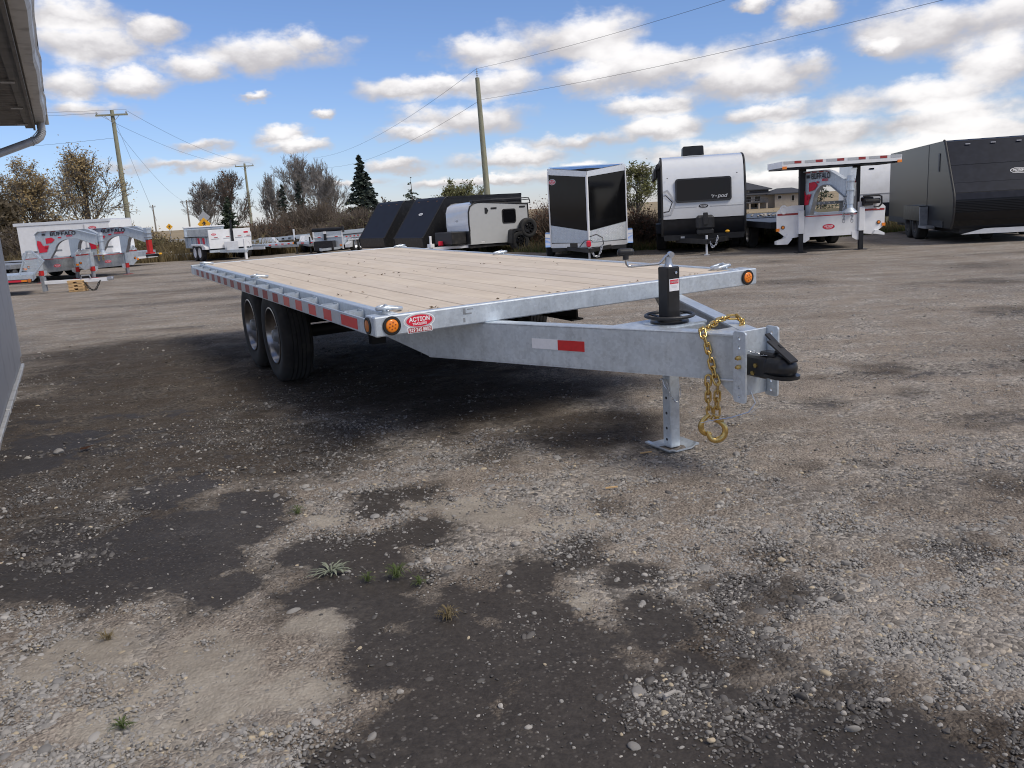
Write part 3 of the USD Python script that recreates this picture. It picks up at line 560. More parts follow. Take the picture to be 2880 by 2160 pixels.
# ------------------------------------------------------------------ the flatbed trailer
TR = np.array([[.8807, -.47366, -.00243], [.47354, .88058, -.01811], [.01072, .0148, .99983]]); TT = np.array([-.6663, 4.1137, .7696])
W, L = 2.59, 6.04
X0 = UsdGeom.Xform
ft = thing('flatbed_trailer', 'galvanized deckover flatbed trailer with bare wood deck, standing in front of everything', 'trailer', TT, R=TR)
G = 'galvanized'
part(ft, 'front_rail', MB().box(0, W, 0, .055, -.102, 0, .006), G, smooth=20)
part(ft, 'rear_rail', MB().box(0, W, L - .055, L, -.102, 0, .006), G, smooth=20)
for s in (0, 1):
    mx = (lambda x: x) if s == 0 else (lambda x: W - x)
    bx = lambda m, x0, x1, *a: m.box(min(mx(x0), mx(x1)), max(mx(x0), mx(x1)), *a)
    part(ft, 'corner_box', bx(MB(), .0005, .06, .055, .14, -.10, -.001, .004), G, smooth=20)
    part(ft, 'side_rail', bx(MB(), .095, .152, .055, L - .055, -.075, .001, .004), G, smooth=20)
    rub = part(ft, 'rub_rail', bx(MB(), 0, .010, .14, L - .055, -.100, -.020, .002), G, smooth=20)
    for k in range(13):
        y = .47 + .447 * k
        pk = MB(); bx(pk, .010, .094, y - .046, y - .039, -.098, -.014); bx(pk, .010, .094, y + .039, y + .046, -.098, -.014); bx(pk, .086, .0945, y - .039, y + .039, -.098, -.010)
        bx(pk, .010, .05, y - .07, y - .046, -.10, -.094); bx(pk, .03, .094, y - .046, y + .046, -.104, -.099)
        part(ft, 'stake_pocket', pk, G, smooth=False)
    if s == 0:
        edges = [.267, .552] + [.712 + .1555 * k for k in range(34)]
        part(ft, 'reflector_tape', MB().box(-.0015, 0, .272, .552, -.090, -.032), 'red_tape', 'bright red reflector nearest the front corner')
        for k in range(33):
            y0 = .575 + .159 * k
            if y0 + .15 > L - .06:
                break
            part(ft, 'reflector_tape', MB().box(-.0013, 0, y0, y0 + .157, -.093, -.030), 'silver_tape' if k % 2 == 0 else 'red_tape_dull' if k > 8 else 'red_tape', None, smooth=False)
    # lash rings
    for y in (.175, 3.22, 5.86):
        a = .022; ring = []
        x0, x1, hw = .118, .212, .036
        for t in np.linspace(PI / 2, 3 * PI / 2, 12): ring.append((mx(x0 + hw * math.cos(t)), y + hw * math.sin(t), .0))
        for t in np.linspace(-PI / 2, PI / 2, 12): ring.append((mx(x1 - hw + hw * math.cos(t)), y + hw * math.sin(t), .0))
        ring = np.array(ring); ring[:, 2] = .024 - .016 * np.abs(ring[:, 0] - mx(.118)) / .10
        rg_ = part(ft, 'lash_ring', MB().tube(ring, .0105, 10, closed=True), 'galvanized', smooth=60)
        part(rg_, 'ring_bracket', MB().tube([(mx(.128), y - .034, .002), (mx(.128), y - .022, .024), (mx(.128), y, .032), (mx(.128), y + .022, .024), (mx(.128), y + .034, .002)], .009, 10), G, smooth=60)
# deck planks
npl = 12; pw = (W - .304) / npl; r_ = random.Random(11)
for k in range(npl):
    a = .152 + pw * k; dz = r_.uniform(-.0022, .0018)
    part(ft, 'deck_plank', MB().box(a + .0024, a + pw - .0024, .0555, L - .0555, -.045, -.004 + dz, .003), 'deck_wood', smooth=False)
# frame under the deck
for x in (.80, 1.79):
    part(ft, 'main_beam', MB().box(x - .05, x + .05, .9, L - .1, -.12, -.108).box(x - .05, x + .05, .9, L - .1, -.33, -.318).box(x - .006, x + .006, .9, L - .1, -.32, -.11), 'black_frame', smooth=False)
for k in range(13):
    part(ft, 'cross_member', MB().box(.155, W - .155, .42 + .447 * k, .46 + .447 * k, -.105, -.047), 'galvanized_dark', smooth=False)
# tongue: two channels meeting at the coupler
A, B = np.array([.62, 0.]), np.array([1.235, -1.245]); d = (B - A) / np.linalg.norm(B - A); tl = np.linalg.norm(B - A)
for s in (0, 1):
    mx = (lambda x: x) if s == 0 else (lambda x: W - x)
    P3 = lambda p: np.array([mx(p[0]), p[1], p[2]])
    inn = np.array([d[1] * -1, d[0]])                 # inward normal of the left beam
    if inn[0] < 0: inn = -inn
    o = np.array([A[0], A[1], 0]); ex = np.array([d[0], d[1], 0]); iv = np.array([inn[0], inn[1], 0])
    prof = [(tl, -.103), (tl, -.312), (-.42, -.315), (-.95, -.15), (-.95, -.103)]
    mb = MB().prism([(tl, -.106), (tl, -.308), (-.42, -.311), (-.95, -.146), (-.95, -.106)], o, ex, (0, 0, 1), iv * .009)
    mb.prism([(0, 0), (.075, 0), (.075, .010), (.004, .010), (0, .006)], o - ex * .95 + [0, 0, -.1115], iv, (0, 0, 1), ex * (tl + .95))
    mb.prism([(0, 0), (.075, 0), (.075, .009), (0, .009)], o - ex * .42 + [0, 0, -.3165], iv, (0, 0, 1), ex * (tl + .42))
    v, f = mb.arrays(); v = v.copy(); v[:, 0] = mx(v[:, 0]); mb2 = MB().add(v, f[:, ::-1] if s else f)
    tb = part(ft, 'tongue_beam', mb2, G, smooth=20)
    if s == 0:
        n3 = np.array([-iv[0], -iv[1], 0])
        for nm, c0, c1, z0, z1 in (('white_tape', .290, .446, -.226, -.174), ('red_tape', .447, .602, -.228, -.176)):
            part(tb, 'reflector_sticker', MB().prism([(c0, z0), (c1, z0 - .0005), (c1, z1), (c0, z1)], o + n3 * .0004, ex, (0, 0, 1), n3 * .0012), nm, 'white half of the sticker' if nm == 'white_tape' else 'red half of the sticker', smooth=False)
        part(tb, 'gusset', MB().prism([(tl - .10, -.318), (tl, -.318), (tl, -.40), (tl - .018, -.40)], o + iv * .004, ex, (0, 0, 1), iv * .010), G, smooth=False)
        part(tb, 'weld_seam', MB().tube([np.append((A + d * (tl - .11)), -.316) + n3 * .002, np.append((A + d * tl), -.315) + n3 * .002], .005, 6), 'weld')
cx = W / 2
part(ft, 'jack_plate', MB().prism([(1.035, -.56), (1.555, -.56), (1.45, -.80), (1.14, -.80)], (0, 0, -.124), (1, 0, 0), (0, 1, 0), (0, 0, .011)), G, smooth=False)
part(ft, 'tongue_brace', MB().box(1.06, 1.53, -.565, -.553, -.205, -.1245), G, smooth=False)
part(ft, 'tongue_brace', MB().box(1.16, 1.43, -.812, -.800, -.205, -.1245), G, smooth=False)
part(ft, 'tongue_cap', MB().prism([(1.215, -1.242), (1.375, -1.242), (1.44, -1.085), (1.15, -1.085)], (0, 0, -.112), (1, 0, 0), (0, 1, 0), (0, 0, .008)), G, smooth=False)
# coupler channel
ch = part(ft, 'coupler_channel', MB().box(1.205, 1.385, -1.262, -1.250, -.385, -.090, .002), G, smooth=20)
for x0 in (1.194, 1.3865):
    flp = rrect(0, .074, -.400, -.082, .014).difference(shapely.unary_union([sg.Point(.036, z).buffer(.0075) for z in (-.112, -.152, -.197, -.237, -.330, -.372)]))
    part(ch, 'channel_flange', MB().prism(flp, (x0, -1.252, 0), (0, -1, 0), (0, 0, 1), (.0095, 0, 0)), G, smooth=20)
for z in (-.197, -.237):
    part(ch, 'bolt', MB().lathe([(.0001, 0), (.010, 0), (.010, .008), (.0105, .008), (.0105, .014), (.006, .016), (.006, .024), (.0001, .024)], (1.1935, -1.292, z), (-1, 0, 0), 8), 'gold_chain', smooth=30)
cp = MB().box(1.2465, 1.3435, -1.39, -1.264, -.287, -.192, .010)
sph = lambda c, r, n=3: trimesh.creation.icosphere(n, r).vertices * 1.0 + np.array(c)
hull = np.vstack([sph((cx, -1.455, -.232), .052), sph((cx, -1.37, -.228), .046), sph((cx, -1.36, -.255), .044)]); hull[:, 2] = np.maximum(hull[:, 2], -.262)
cp.add(trimesh.convex.convex_hull(hull))
cp.add(trimesh.convex.convex_hull(np.array([(cx + .060 * math.cos(t) * 1.0, -1.455 - .064 * math.sin(t), z) for z in (-.276, -.262) for t in np.linspace(-.4, PI + .4, 30)] + [(cx + sx * .05, -1.38, z) for sx in (-1, 1) for z in (-.276, -.262)])))
cpl = part(ft, 'coupler', cp, 'black_paint', smooth=45)
part(cpl, 'latch_lever', MB().obox((cx - .012, -1.515, -.196), (cx - .012, -1.385, -.122), .045, .008, up=(0, -.5, .87)).obox((cx, -1.43, -.152), (cx, -1.352, -.098), .026, .008, up=(0, -.5, .87)).obox((cx, -1.40, -.19), (cx, -1.43, -.14), .012, .02), 'black_paint', smooth=20)
part(cpl, 'latch_housing', MB().box(cx - .03, cx + .03, -1.42, -1.33, -.195, -.172, .008), 'black_paint', smooth=30)
for y, z in ((-1.335, -.232), (-1.318, -.268)):
    part(cpl, 'bolt', MB().lathe([(.0001, 0), (.0105, 0), (.0105, .007), (.0001, .007)], (1.2465, y, z), (-1, 0, 0), 6), 'gold_chain', smooth=False)
sc = MB()
for k in range(7):
    p = np.array([cx - .045 + .004 * k, -1.265 - .021 * k, -.183 + .004 * math.sin(k)]); q = [p + np.array([.006 * math.cos(t) * (k % 2), .014 * math.sin(t), .005 * math.cos(t) * (1 - k % 2)]) + [.004 * math.cos(t), 0, .002] for t in np.linspace(0, 2 * PI, 9)[:-1]]
    sc.tube(q, .0017, 5, closed=True)
part(cpl, 'pin_chain', sc, 'steel_bright', smooth=60)
part(ft, 'breakaway_cable', MB().tube([(1.29, -1.262, -.37), (1.30, -1.28, -.42), (1.27, -1.27, -.46), (1.21, -1.22, -.485), (1.15, -1.16, -.50), (1.12, -1.12, -.515)], .0022, 5).tube([(1.21, -1.22, -.485), (1.17, -1.19, -.475), (1.13, -1.17, -.46)], .0016, 5).tube([(1.30, -1.285, -.385), (1.31, -1.30, -.43), (1.275, -1.275, -.465)], .0016, 5), 'steel_bright')
# jack
JX, JY = cx, -.70
jk = part(ft, 'jack_tube', MB().box(JX - .039, JX + .039, JY - .039, JY + .039, -.125, .164, .006), 'black_paint', smooth=25)
part(jk, 'base_ring', MB().tube([(JX + .118 * math.cos(t), JY + .118 * math.sin(t), -.078) for t in np.linspace(0, 2 * PI, 41)[:-1]], .0085, 10, closed=True), 'plastic_black', smooth=60)
spk = MB()
for a in (.3, 1.9, 3.5, 5.1):
    spk.obox((JX + .05 * math.cos(a), JY + .05 * math.sin(a), -.09), (JX + .118 * math.cos(a), JY + .118 * math.sin(a), -.08), .022, .006)
part(jk, 'ring_spokes', spk.cyl((JX, JY, -.111), (JX, JY, -.085), .062, 24), 'plastic_black', smooth=40)
part(jk, 'base_flange', MB().lathe([(.0001, -.112), (.095, -.112), (.095, -.103), (.06, -.100), (.0001, -.100)], (JX, JY, 0), (0, 0, 1), 28), 'black_paint')
part(jk, 'cap_screw', MB().lathe([(.0001, 0), (.007, 0), (.007, .004), (.003, .006), (.0001, .006)], (JX + .012, JY - .039, .134), (0, -1, 0), 12), 'steel_bright')
st = part(jk, 'warning_sticker', MB().box(JX - .030, JX + .030, JY - .0405, JY - .039, .046, .105), 'white_tape', smooth=False)
part(jk, 'sticker_heading', MB().box(JX - .026, JX + .026, JY - .0413, JY - .0406, .081, .101), 'red_decal', smooth=False)
part(jk, 'sticker_print', MB().text('DANGER', .010, (JX, JY - .0414, .091), (1, 0, 0), (0, 0, 1), w=.045, depth=.0004).box(JX - .02, JX + .02, JY - .0411, JY - .0406, .0725, .0735).box(JX - .017, JX + .017, JY - .0411, JY - .0406, .067, .068).box(JX - .014, JX + .014, JY - .0411, JY - .0406, .0615, .0625), 'grey_decal', smooth=False)
part(jk, 'jack_collar', MB().lathe([(.0001, .164), (.026, .164), (.020, .172), (.018, .185), (.016, .212), (.0001, .212)], (JX, JY, 0), (0, 0, 1), 20), 'zinc')
u = np.array([-.88, .47, 0]); P = lambda a, z: np.array([JX, JY, 0]) + u * a + [0, 0, z]
ck = part(ft, 'jack_crank', MB().tube([P(-.014, .222), P(.0, .223), P(.014, .214), P(.034, .190), P(.042, .184), P(.052, .180), P(.185, .176), P(.198, .178), P(.207, .188), P(.210, .203), P(.2105, .220)], .0068, 12), 'steel_bright', smooth=60)
part(ck, 'crank_pivot', MB().cyl(P(-.012, .222) + [.012, .022, 0], P(-.012, .222) - [.012, .022, 0], .0135, 16), 'zinc')
kv = trimesh.convex.convex_hull(np.vstack([sph(P(.2105, .247) + u * s * .024, .0185, 2) for s in (-1, 1)]))
part(ck, 'knob', MB().add(kv).lathe([(.0001, .210), (.0145, .210), (.0155, .23), (.017, .25), (.0001, .25)], P(.2105, 0), (0, 0, 1), 16), 'plastic_black', smooth=50)
# drop leg and foot
dl = part(ft, 'drop_leg', MB().box(JX - .031, JX + .031, JY - .031, JY + .031, -.762, -.12, .004), 'galvanized', smooth=25)
hl = MB()
for z in (-.50, -.58, -.66, -.72):
    hl.cyl((JX - .0318, JY, z), (JX - .0295, JY, z), .0075, 14)
part(dl, 'pin_holes', hl, 'ink')
fv, ff = [], []
N = 9
for i in range(N):
    for j in range(N):
        x, y = -.098 + .196 * i / (N - 1), -.098 + .196 * j / (N - 1); e = max(abs(x) - .062, abs(y) - .062, 0)
        fv.append((JX + x, JY + y, -.768 + .75 * e * (1 if (abs(x) > .062) else .55)))
for i in range(N - 1):
    for j in range(N - 1):
        a = i * N + j; ff.append((a, a + N, a + N + 1, a + 1))
top = MB().add(fv, ff); v, f = top.arrays(); top.add(v - [0, 0, .008], f[:, ::-1])
ring_i = [i * N for i in range(N)] + [(N - 1) * N + j for j in range(1, N)] + [i * N + N - 1 for i in range(N - 2, -1, -1)] + [j for j in range(N - 2, 0, -1)]
pts = np.array(fv); n0 = len(ring_i); top.add(np.vstack([pts[ring_i], pts[ring_i] - [0, 0, .008]]), [(a, a + n0, (a + 1) % n0 + n0, (a + 1) % n0) for a in range(n0)])
part(ft, 'foot_plate', top, 'galvanized', smooth=25)
pc = MB(); pcp = np.array([(-.052, -.03, -.405), (-.045, -.034, -.44), (-.036, -.038, -.475), (-.018, -.041, -.505), (.0, -.042, -.522), (.015, -.040, -.515), (.03, -.036, -.495), (.036, -.032, -.465), (.034, -.028, -.44)]) + [JX, JY, 0]
cum = np.concatenate([[0], np.cumsum(np.linalg.norm(np.diff(pcp, axis=0), axis=1))])
for k, t in enumerate(np.arange(0, cum[-1], .0115)):
    p = np.array([np.interp(t, cum, pcp[:, c]) for c in range(3)]); q = np.array([np.interp(min(t + .015, cum[-1]), cum, pcp[:, c]) for c in range(3)]); dd = q - p; dd /= np.linalg.norm(dd) + 1e-9
    sd = np.cross(dd, [1, 0, 0] if k % 2 else [0, 1, .3]); sd /= np.linalg.norm(sd)
    pc.tube([p + dd * .0075 * math.cos(a) + sd * .0035 * math.sin(a) + dd * .0075 for a in np.linspace(0, 2 * PI, 9)[:-1]], .0012, 4, closed=True)
part(dl, 'pin_chain', pc, 'steel_bright', smooth=60)
part(dl, 'leg_pin', MB().cyl((JX - .075, JY - .004, -.398), (JX - .02, JY, -.398), .004, 10).cyl((JX - .06, JY - .02, -.386), (JX - .06, JY + .016, -.408), .003, 8).tube([(JX - .062, JY - .012, -.40), (JX - .058, JY - .02, -.43), (JX - .052, JY - .03, -.445)], .0022, 6), 'steel_bright')
# lamps
for x, nm in ((.088, 'amber'), (2.505, 'amber')):
    gr = part(ft, 'marker_lamp', MB().lathe([(.030, 0), (.046, 0), (.049, .006), (.046, .011), (.036, .012), (.033, .006)], (x, 0, -.051), (0, -1, 0), 36), 'rubber_grommet', smooth=40)
    part(gr, 'lens', MB().lathe([(.0345, .002), (.0335, .011), (.028, .015), (.015, .0165), (.0001, .017)], (x, 0, -.051), (0, -1, 0), 32), nm, smooth=60)
    dm = MB()
    for a, rr in [(k * PI / 3 + .3, .017) for k in range(6)] + [(0, 0)]:
        dm.lathe([(.0046, 0), (.004, .0022), (.0001, .0026)], (x + rr * math.cos(a), -.0148 - (.0012 if rr == 0 else 0), -.051 + rr * math.sin(a)), (0, -1, 0), 10)
    part(gr, 'lens_dots', dm, 'lamp_dot')
gr = part(ft, 'side_lamp', MB().lathe([(.028, 0), (.042, 0), (.044, .005), (.042, .009), (.032, .009)], (.0005, .098, -.051), (-1, 0, 0), 32), 'rubber_grommet', smooth=40)
part(gr, 'lens', MB().lathe([(.032, .002), (.030, .010), (.0001, .013)], (.0005, .098, -.051), (-1, 0, 0), 28), 'amber_dim', smooth=60)


def emblem(parent, o, ex, ey, w, h, phone=False, style='red', small=None):
    """oval dealer sticker at o; ex, ey its axes; lies on the surface whose outward normal is ex x ey"""
    o, ex, ey = (np.asarray(q, float) for q in (o, ex, ey)); nz = np.cross(ex, ey); e = max(w * .004, .0007)
    pal = {'red': ('white_decal', 'grey_decal', 'red_decal', 'white_decal'), 'black': ('white_decal', None, 'ink', 'white_decal'), 'white': ('ink', None, 'white_decal', 'ink'), 'simple': ('grey_decal', None, 'red_decal', 'white_decal')}[style]
    out = sg.Polygon(oval(w, h)); tab = None
    if phone:
        tab = rrect(-.40 * w, .40 * w, -.76 * h, -.36 * h, .03 * w); out = out.union(tab)
    st = part(parent, 'dealer_sticker', MB().prism(out, o + nz * .0003, ex, ey, nz * e), pal[0], smooth=False)
    lvl = e
    if pal[1]:
        q = out.buffer(-.022 * w); part(st, 'sticker_band', MB().prism(q, o + nz * (.0003 + lvl), ex, ey, nz * e), pal[1], smooth=False); lvl += e
    part(st, 'sticker_field', MB().prism(oval(w * (.84 if pal[1] else .93), h * (.76 if pal[1] else .88)), o + nz * (.0003 + lvl), ex, ey, nz * e), pal[2], smooth=False)
    if phone:
        part(st, 'sticker_tab', MB().prism(rrect(-.375 * w, .375 * w, -.725 * h, -.425 * h, .02 * w), o + nz * (.0003 + lvl), ex, ey, nz * e), 'red_tape_dull', smooth=False)
    lvl += e
    hi = .27 * h
    part(st, 'sticker_name', MB().text('ACTION', hi, o + nz * (.0003 + lvl) + ey * h * .10, ex, ey, w=w * .66, depth=e * 1.2), pal[3], smooth=False)
    part(st, 'sticker_line', MB().text('TRAILERS', hi * .52, o + nz * (.0003 + lvl) - ey * h * .19, ex, ey, w=w * .46, depth=e * 1.2), pal[3], smooth=False)
    if phone:
        part(st, 'sticker_phone', MB().text('519 245 8802', hi * .78, o + nz * (.0003 + lvl) - ey * h * .575, ex, ey, w=w * .68, depth=e * 1.2), pal[3], smooth=False)
    return st


emblem(ft, (.240, 0, -.043), (1, 0, 0), (0, 0, 1), .172, .080, phone=True)
# a scuffed inspection mark on the rail
part(ft, 'rail_scuff', MB().box(.49, .505, -.0006, 0, -.045, -.012).box(.50, .54, -.0006, 0, -.046, -.038).box(.488, .50, -.0006, 0, -.085, -.062).box(.515, .55, -.0006, 0, -.022, -.016), 'galvanized_dark', smooth=False)


# wheels
def wheel(parent, c, axis_, r, w, rim_r=None, rim_mat='zinc', dish=.06, spokes=0, tread=True, hub=True, seg=48):
    """tyre with rim and hub; axis_ points outward; c is the middle of the outer face"""
    c, a = np.asarray(c, float), np.asarray(axis_, float); rim_r = rim_r or r * .56
    sh = r * .05
    if tread:
        gr = []
        for k in range(5):
            z0 = -w * (.13 + .74 * k / 5); z1 = -w * (.13 + .74 * (k + 1) / 5); gr += [(r, z0 - .004), (r, z1 + .004), (r - .010, z1 + .003), (r - .010, z1 - .003)]
    else:
        gr = [(r, -w * .15), (r, -w * .85)]
    prof = [(rim_r, -.012), (rim_r + .012, .0), (r * .78, .012), (r * .9, .006), (r - sh * .7, -w * .05), (r - .004, -w * .10)] + gr + [(r - .004, -w * .90), (r - sh * .7, -w * .95), (r * .9, -w - .004), (r * .78, -w - .010), (rim_r, -w)]
    t = part(parent, 'wheel', MB().lathe(prof, c, a, seg), 'rubber', smooth=35)
    rm = MB().lathe([(rim_r + .004, -.004), (rim_r + .006, .004), (rim_r - .004, .006), (rim_r - .010, -.004), (rim_r - .018, -.03), (rim_r - .03, -.045), (rim_r * .80, -.05 - dish * .3), (rim_r * .62, -dish), (rim_r * .45, -dish), (rim_r * .35, -dish * .9), (.0001, -dish * .9)], c, a, seg)
    part(t, 'rim', rm, rim_mat, smooth=30)
    a1 = np.cross(a, [0, 0, 1.]); a1 /= np.linalg.norm(a1); a2 = np.cross(a, a1)
    if hub:
        part(t, 'hub', MB().lathe([(.055 * r / .39, -dish * .95), (.053 * r / .39, -.02), (.046 * r / .39, .0), (.03 * r / .39, .006), (.0001, .008)], c, a, 20), 'galvanized_dark', smooth=40)
        nt = MB()
        for k in range(8):
            p = c + (a1 * math.cos(k * PI / 4) + a2 * math.sin(k * PI / 4)) * .085 * r / .39 - a * dish; nt.cyl(p, p + a * .022, .010 * r / .39, 6)
        part(t, 'wheel_nuts', nt, 'zinc', smooth=False)
    if spokes:
        sp = MB()
        for k in range(spokes):
            an = 2 * PI * k / spokes; e = a1 * math.cos(an) + a2 * math.sin(an); sp.obox(c + e * rim_r * .2 - a * .02, c + e * rim_r * .96 - a * .015, rim_r * .2, .03, up=a)
        part(t, 'spokes', sp, rim_mat, smooth=False)
    return t


for y in (2.80, 3.62):
    wheel(ft, (.105, y, -.435), (-1, 0, 0), .382, .225, .225, 'rim_steel')
    wheel(ft, (W - .105, y, -.435), (1, 0, 0), .382, .225, .225, 'zinc')
    part(ft, 'axle', MB().cyl((.3, y, -.435), (W - .3, y, -.435), .05, 14), 'black_frame')
    for x in (.78, W - .78):
        part(ft, 'leaf_spring', MB().box(x - .03, x + .03, y - .34, y + .34, -.37, -.345).box(x - .03, x + .03, y - .22, y + .22, -.395, -.37), 'black_frame')
for x in (.72, W - .84):
    part(ft, 'spring_hanger', MB().box(x, x + .12, 2.2, 2.26, -.52, -.32), 'black_frame')
# ------------------------------------------------------------------ gold safety chain draped over the tongue
chn = thing('safety_chain', 'gold safety chain with two hooks draped over the trailer tongue', 'chain', TT, R=TR)


def links(parent, path, m, pitch=.0365, lw=.0125, ll=.0140, r=.0054, name='chain_link', phase=0):
    path = np.asarray(path, float); cum = np.concatenate([[0], np.cumsum(np.linalg.norm(np.diff(path, axis=0), axis=1))]); at = lambda t: np.array([np.interp(t, cum, path[:, c]) for c in range(3)])
    n = int(cum[-1] / pitch) + 1
    for k in range(n):
        t = min(k * pitch, cum[-1]); p = at(t); dd = at(min(t + .012, cum[-1])) - at(max(t - .012, 0)); dd /= np.linalg.norm(dd) + 1e-12
        ref = np.array([.894, .447, 0]) if abs(dd[2]) > .6 else np.array([0, 0, 1.])
        s1 = np.cross(dd, ref); s1 /= np.linalg.norm(s1); s2 = np.cross(s1, dd); ang = PI / 4 * (.8 + .3 * ((k * 7) % 3 - 1)) + (PI / 2 if (k + phase) % 2 else 0); sd = s1 * math.cos(ang) + s2 * math.sin(ang)
        ring = [p + dd * (ll + lw * math.cos(a)) * 1 + sd * lw * math.sin(a) for a in np.linspace(-PI / 2, PI / 2, 8)] + [p - dd * (ll - lw * math.cos(a)) + sd * lw * math.sin(a) for a in np.linspace(PI / 2, 3 * PI / 2, 8)]
        part(parent, name, MB().tube(ring, r, 8, closed=True), m, smooth=60)


links(chn, [(1.372, -1.12, -.125), (1.425, -1.07, -.09), (1.43, -1.035, -.072), (1.395, -1.01, -.070), (1.33, -1.02, -.074), (1.27, -1.045, -.084), (1.215, -1.065, -.092), (1.168, -1.083, -.090), (1.150, -1.105, -.100), (1.152, -1.118, -.13), (1.158, -1.126, -.16), (1.162, -1.135, -.20), (1.168, -1.146, -.25), (1.174, -1.158, -.30), (1.180, -1.170, -.335)], 'gold_chain')
links(chn, [(1.180, -1.168, -.352), (1.179, -1.166, -.39), (1.178, -1.165, -.43), (1.177, -1.164, -.495)], 'gold_chain', phase=1)
links(chn, [(1.163, -1.125, -.322), (1.160, -1.126, -.36), (1.159, -1.128, -.40), (1.160, -1.130, -.44), (1.163, -1.135, -.474)], 'gold_chain')


def hook(parent, c, shape, k=1.2):
    """grab hook: thick tapering C hanging from c; shape: (right, up, radius)"""
    from scipy.interpolate import splprep, splev
    hx = np.array([.88, -.47, 0]); P_ = np.array([np.asarray(c) + k * (hx * x + np.array([0, 0, z])) for x, z, _r in shape]); tck, uu = splprep(P_.T, s=0); un = np.linspace(0, 1, 40)
    part(parent, 'chain_hook', MB().tube(np.array(splev(un, tck)).T, k * np.interp(un, uu, [q[2] for q in shape]), 12), 'gold_chain', smooth=60)


hook(chn, (1.163, -1.133, -.478), [(0, 0, .007), (-.012, -.010, .0085), (-.027, -.026, .010), (-.034, -.046, .0115), (-.028, -.066, .0115), (-.010, -.078, .010), (.006, -.076, .006)])
hook(chn, (1.178, -1.165, -.500), [(0, 0, .0075), (.010, -.010, .009), (.024, -.024, .010), (.031, -.044, .0115), (.025, -.066, .0125), (.004, -.080, .0125), (-.018, -.078, .0115), (-.031, -.062, .0095), (-.032, -.044, .006)])
part(chn, 'keeper_clevis', MB().box(1.168, 1.190, -1.180, -1.150, -.515, -.490, .006).cyl((1.165, -1.14, -.503), (1.195, -1.19, -.503), .006, 10), 'gold_chain', smooth=40)
# little bits of leaf and bark on the deck
rl = np.random.default_rng(5); lf = MB(); spots = [(.34, 2.43), (.5, 2.41), (.68, 2.37), (.79, 2.4), (1.03, 2.4), (1.19, 2.3), (1.56, 2.34), (.2, 1.22), (.93, 1.2), (.23, .11), (.38, .1), (.8, 3.53), (.36, 1.21)]
spots += [(x, .075 + abs(rl.normal(0, .02))) for x in rl.uniform(.25, 2.4, 26)] + [(x, 2.36 + rl.normal(0, .03)) for x in rl.uniform(.3, 1.9, 16)] + [(rl.uniform(.2, 2.4), rl.uniform(.1, 5.6)) for _ in range(34)]
for x, y in spots:
    s = rl.uniform(.006, .016); t = rl.uniform(0, 2 * PI); e, g = np.array([math.cos(t), math.sin(t), 0]) * s, np.array([-math.sin(t), math.cos(t), 0]) * s * .5; c = np.array([x, y, .0005]); u3 = np.array([0, 0, s * rl.uniform(.2, .7)])
    lf.add([c - e, c - g + u3, c + e + u3 * .6, c + g, c - g * .2 + u3 * .1], [(0, 1, 4), (1, 2, 4), (2, 3, 4), (3, 0, 4)])
v, f = lf.arrays(); solo('leaf_litter', MB().add(v @ TR.T + TT, f), 'dead_leaf', 'scattered brown leaf scraps lying on the wooden deck', 'leaf litter', kind='stuff', smooth=False)

# ================================================================== the other trailers
def gzf(x, y): return float(gz(x, y))


def front_emblem(t, x, z, y, w, style='simple', h=None):
    return emblem(t, (x, y, z), (1, 0, 0), (0, 0, 1), w, h or w * .46, style=style)


def small_wheel(t, x, y, r, w, side, rim='zinc', z=None, **k):
    return wheel(t, (x, y, (r if z is None else z)), (side, 0, 0), r, w, r * .58, rim, dish=.04, tread=False, seg=28, hub=False, **k)


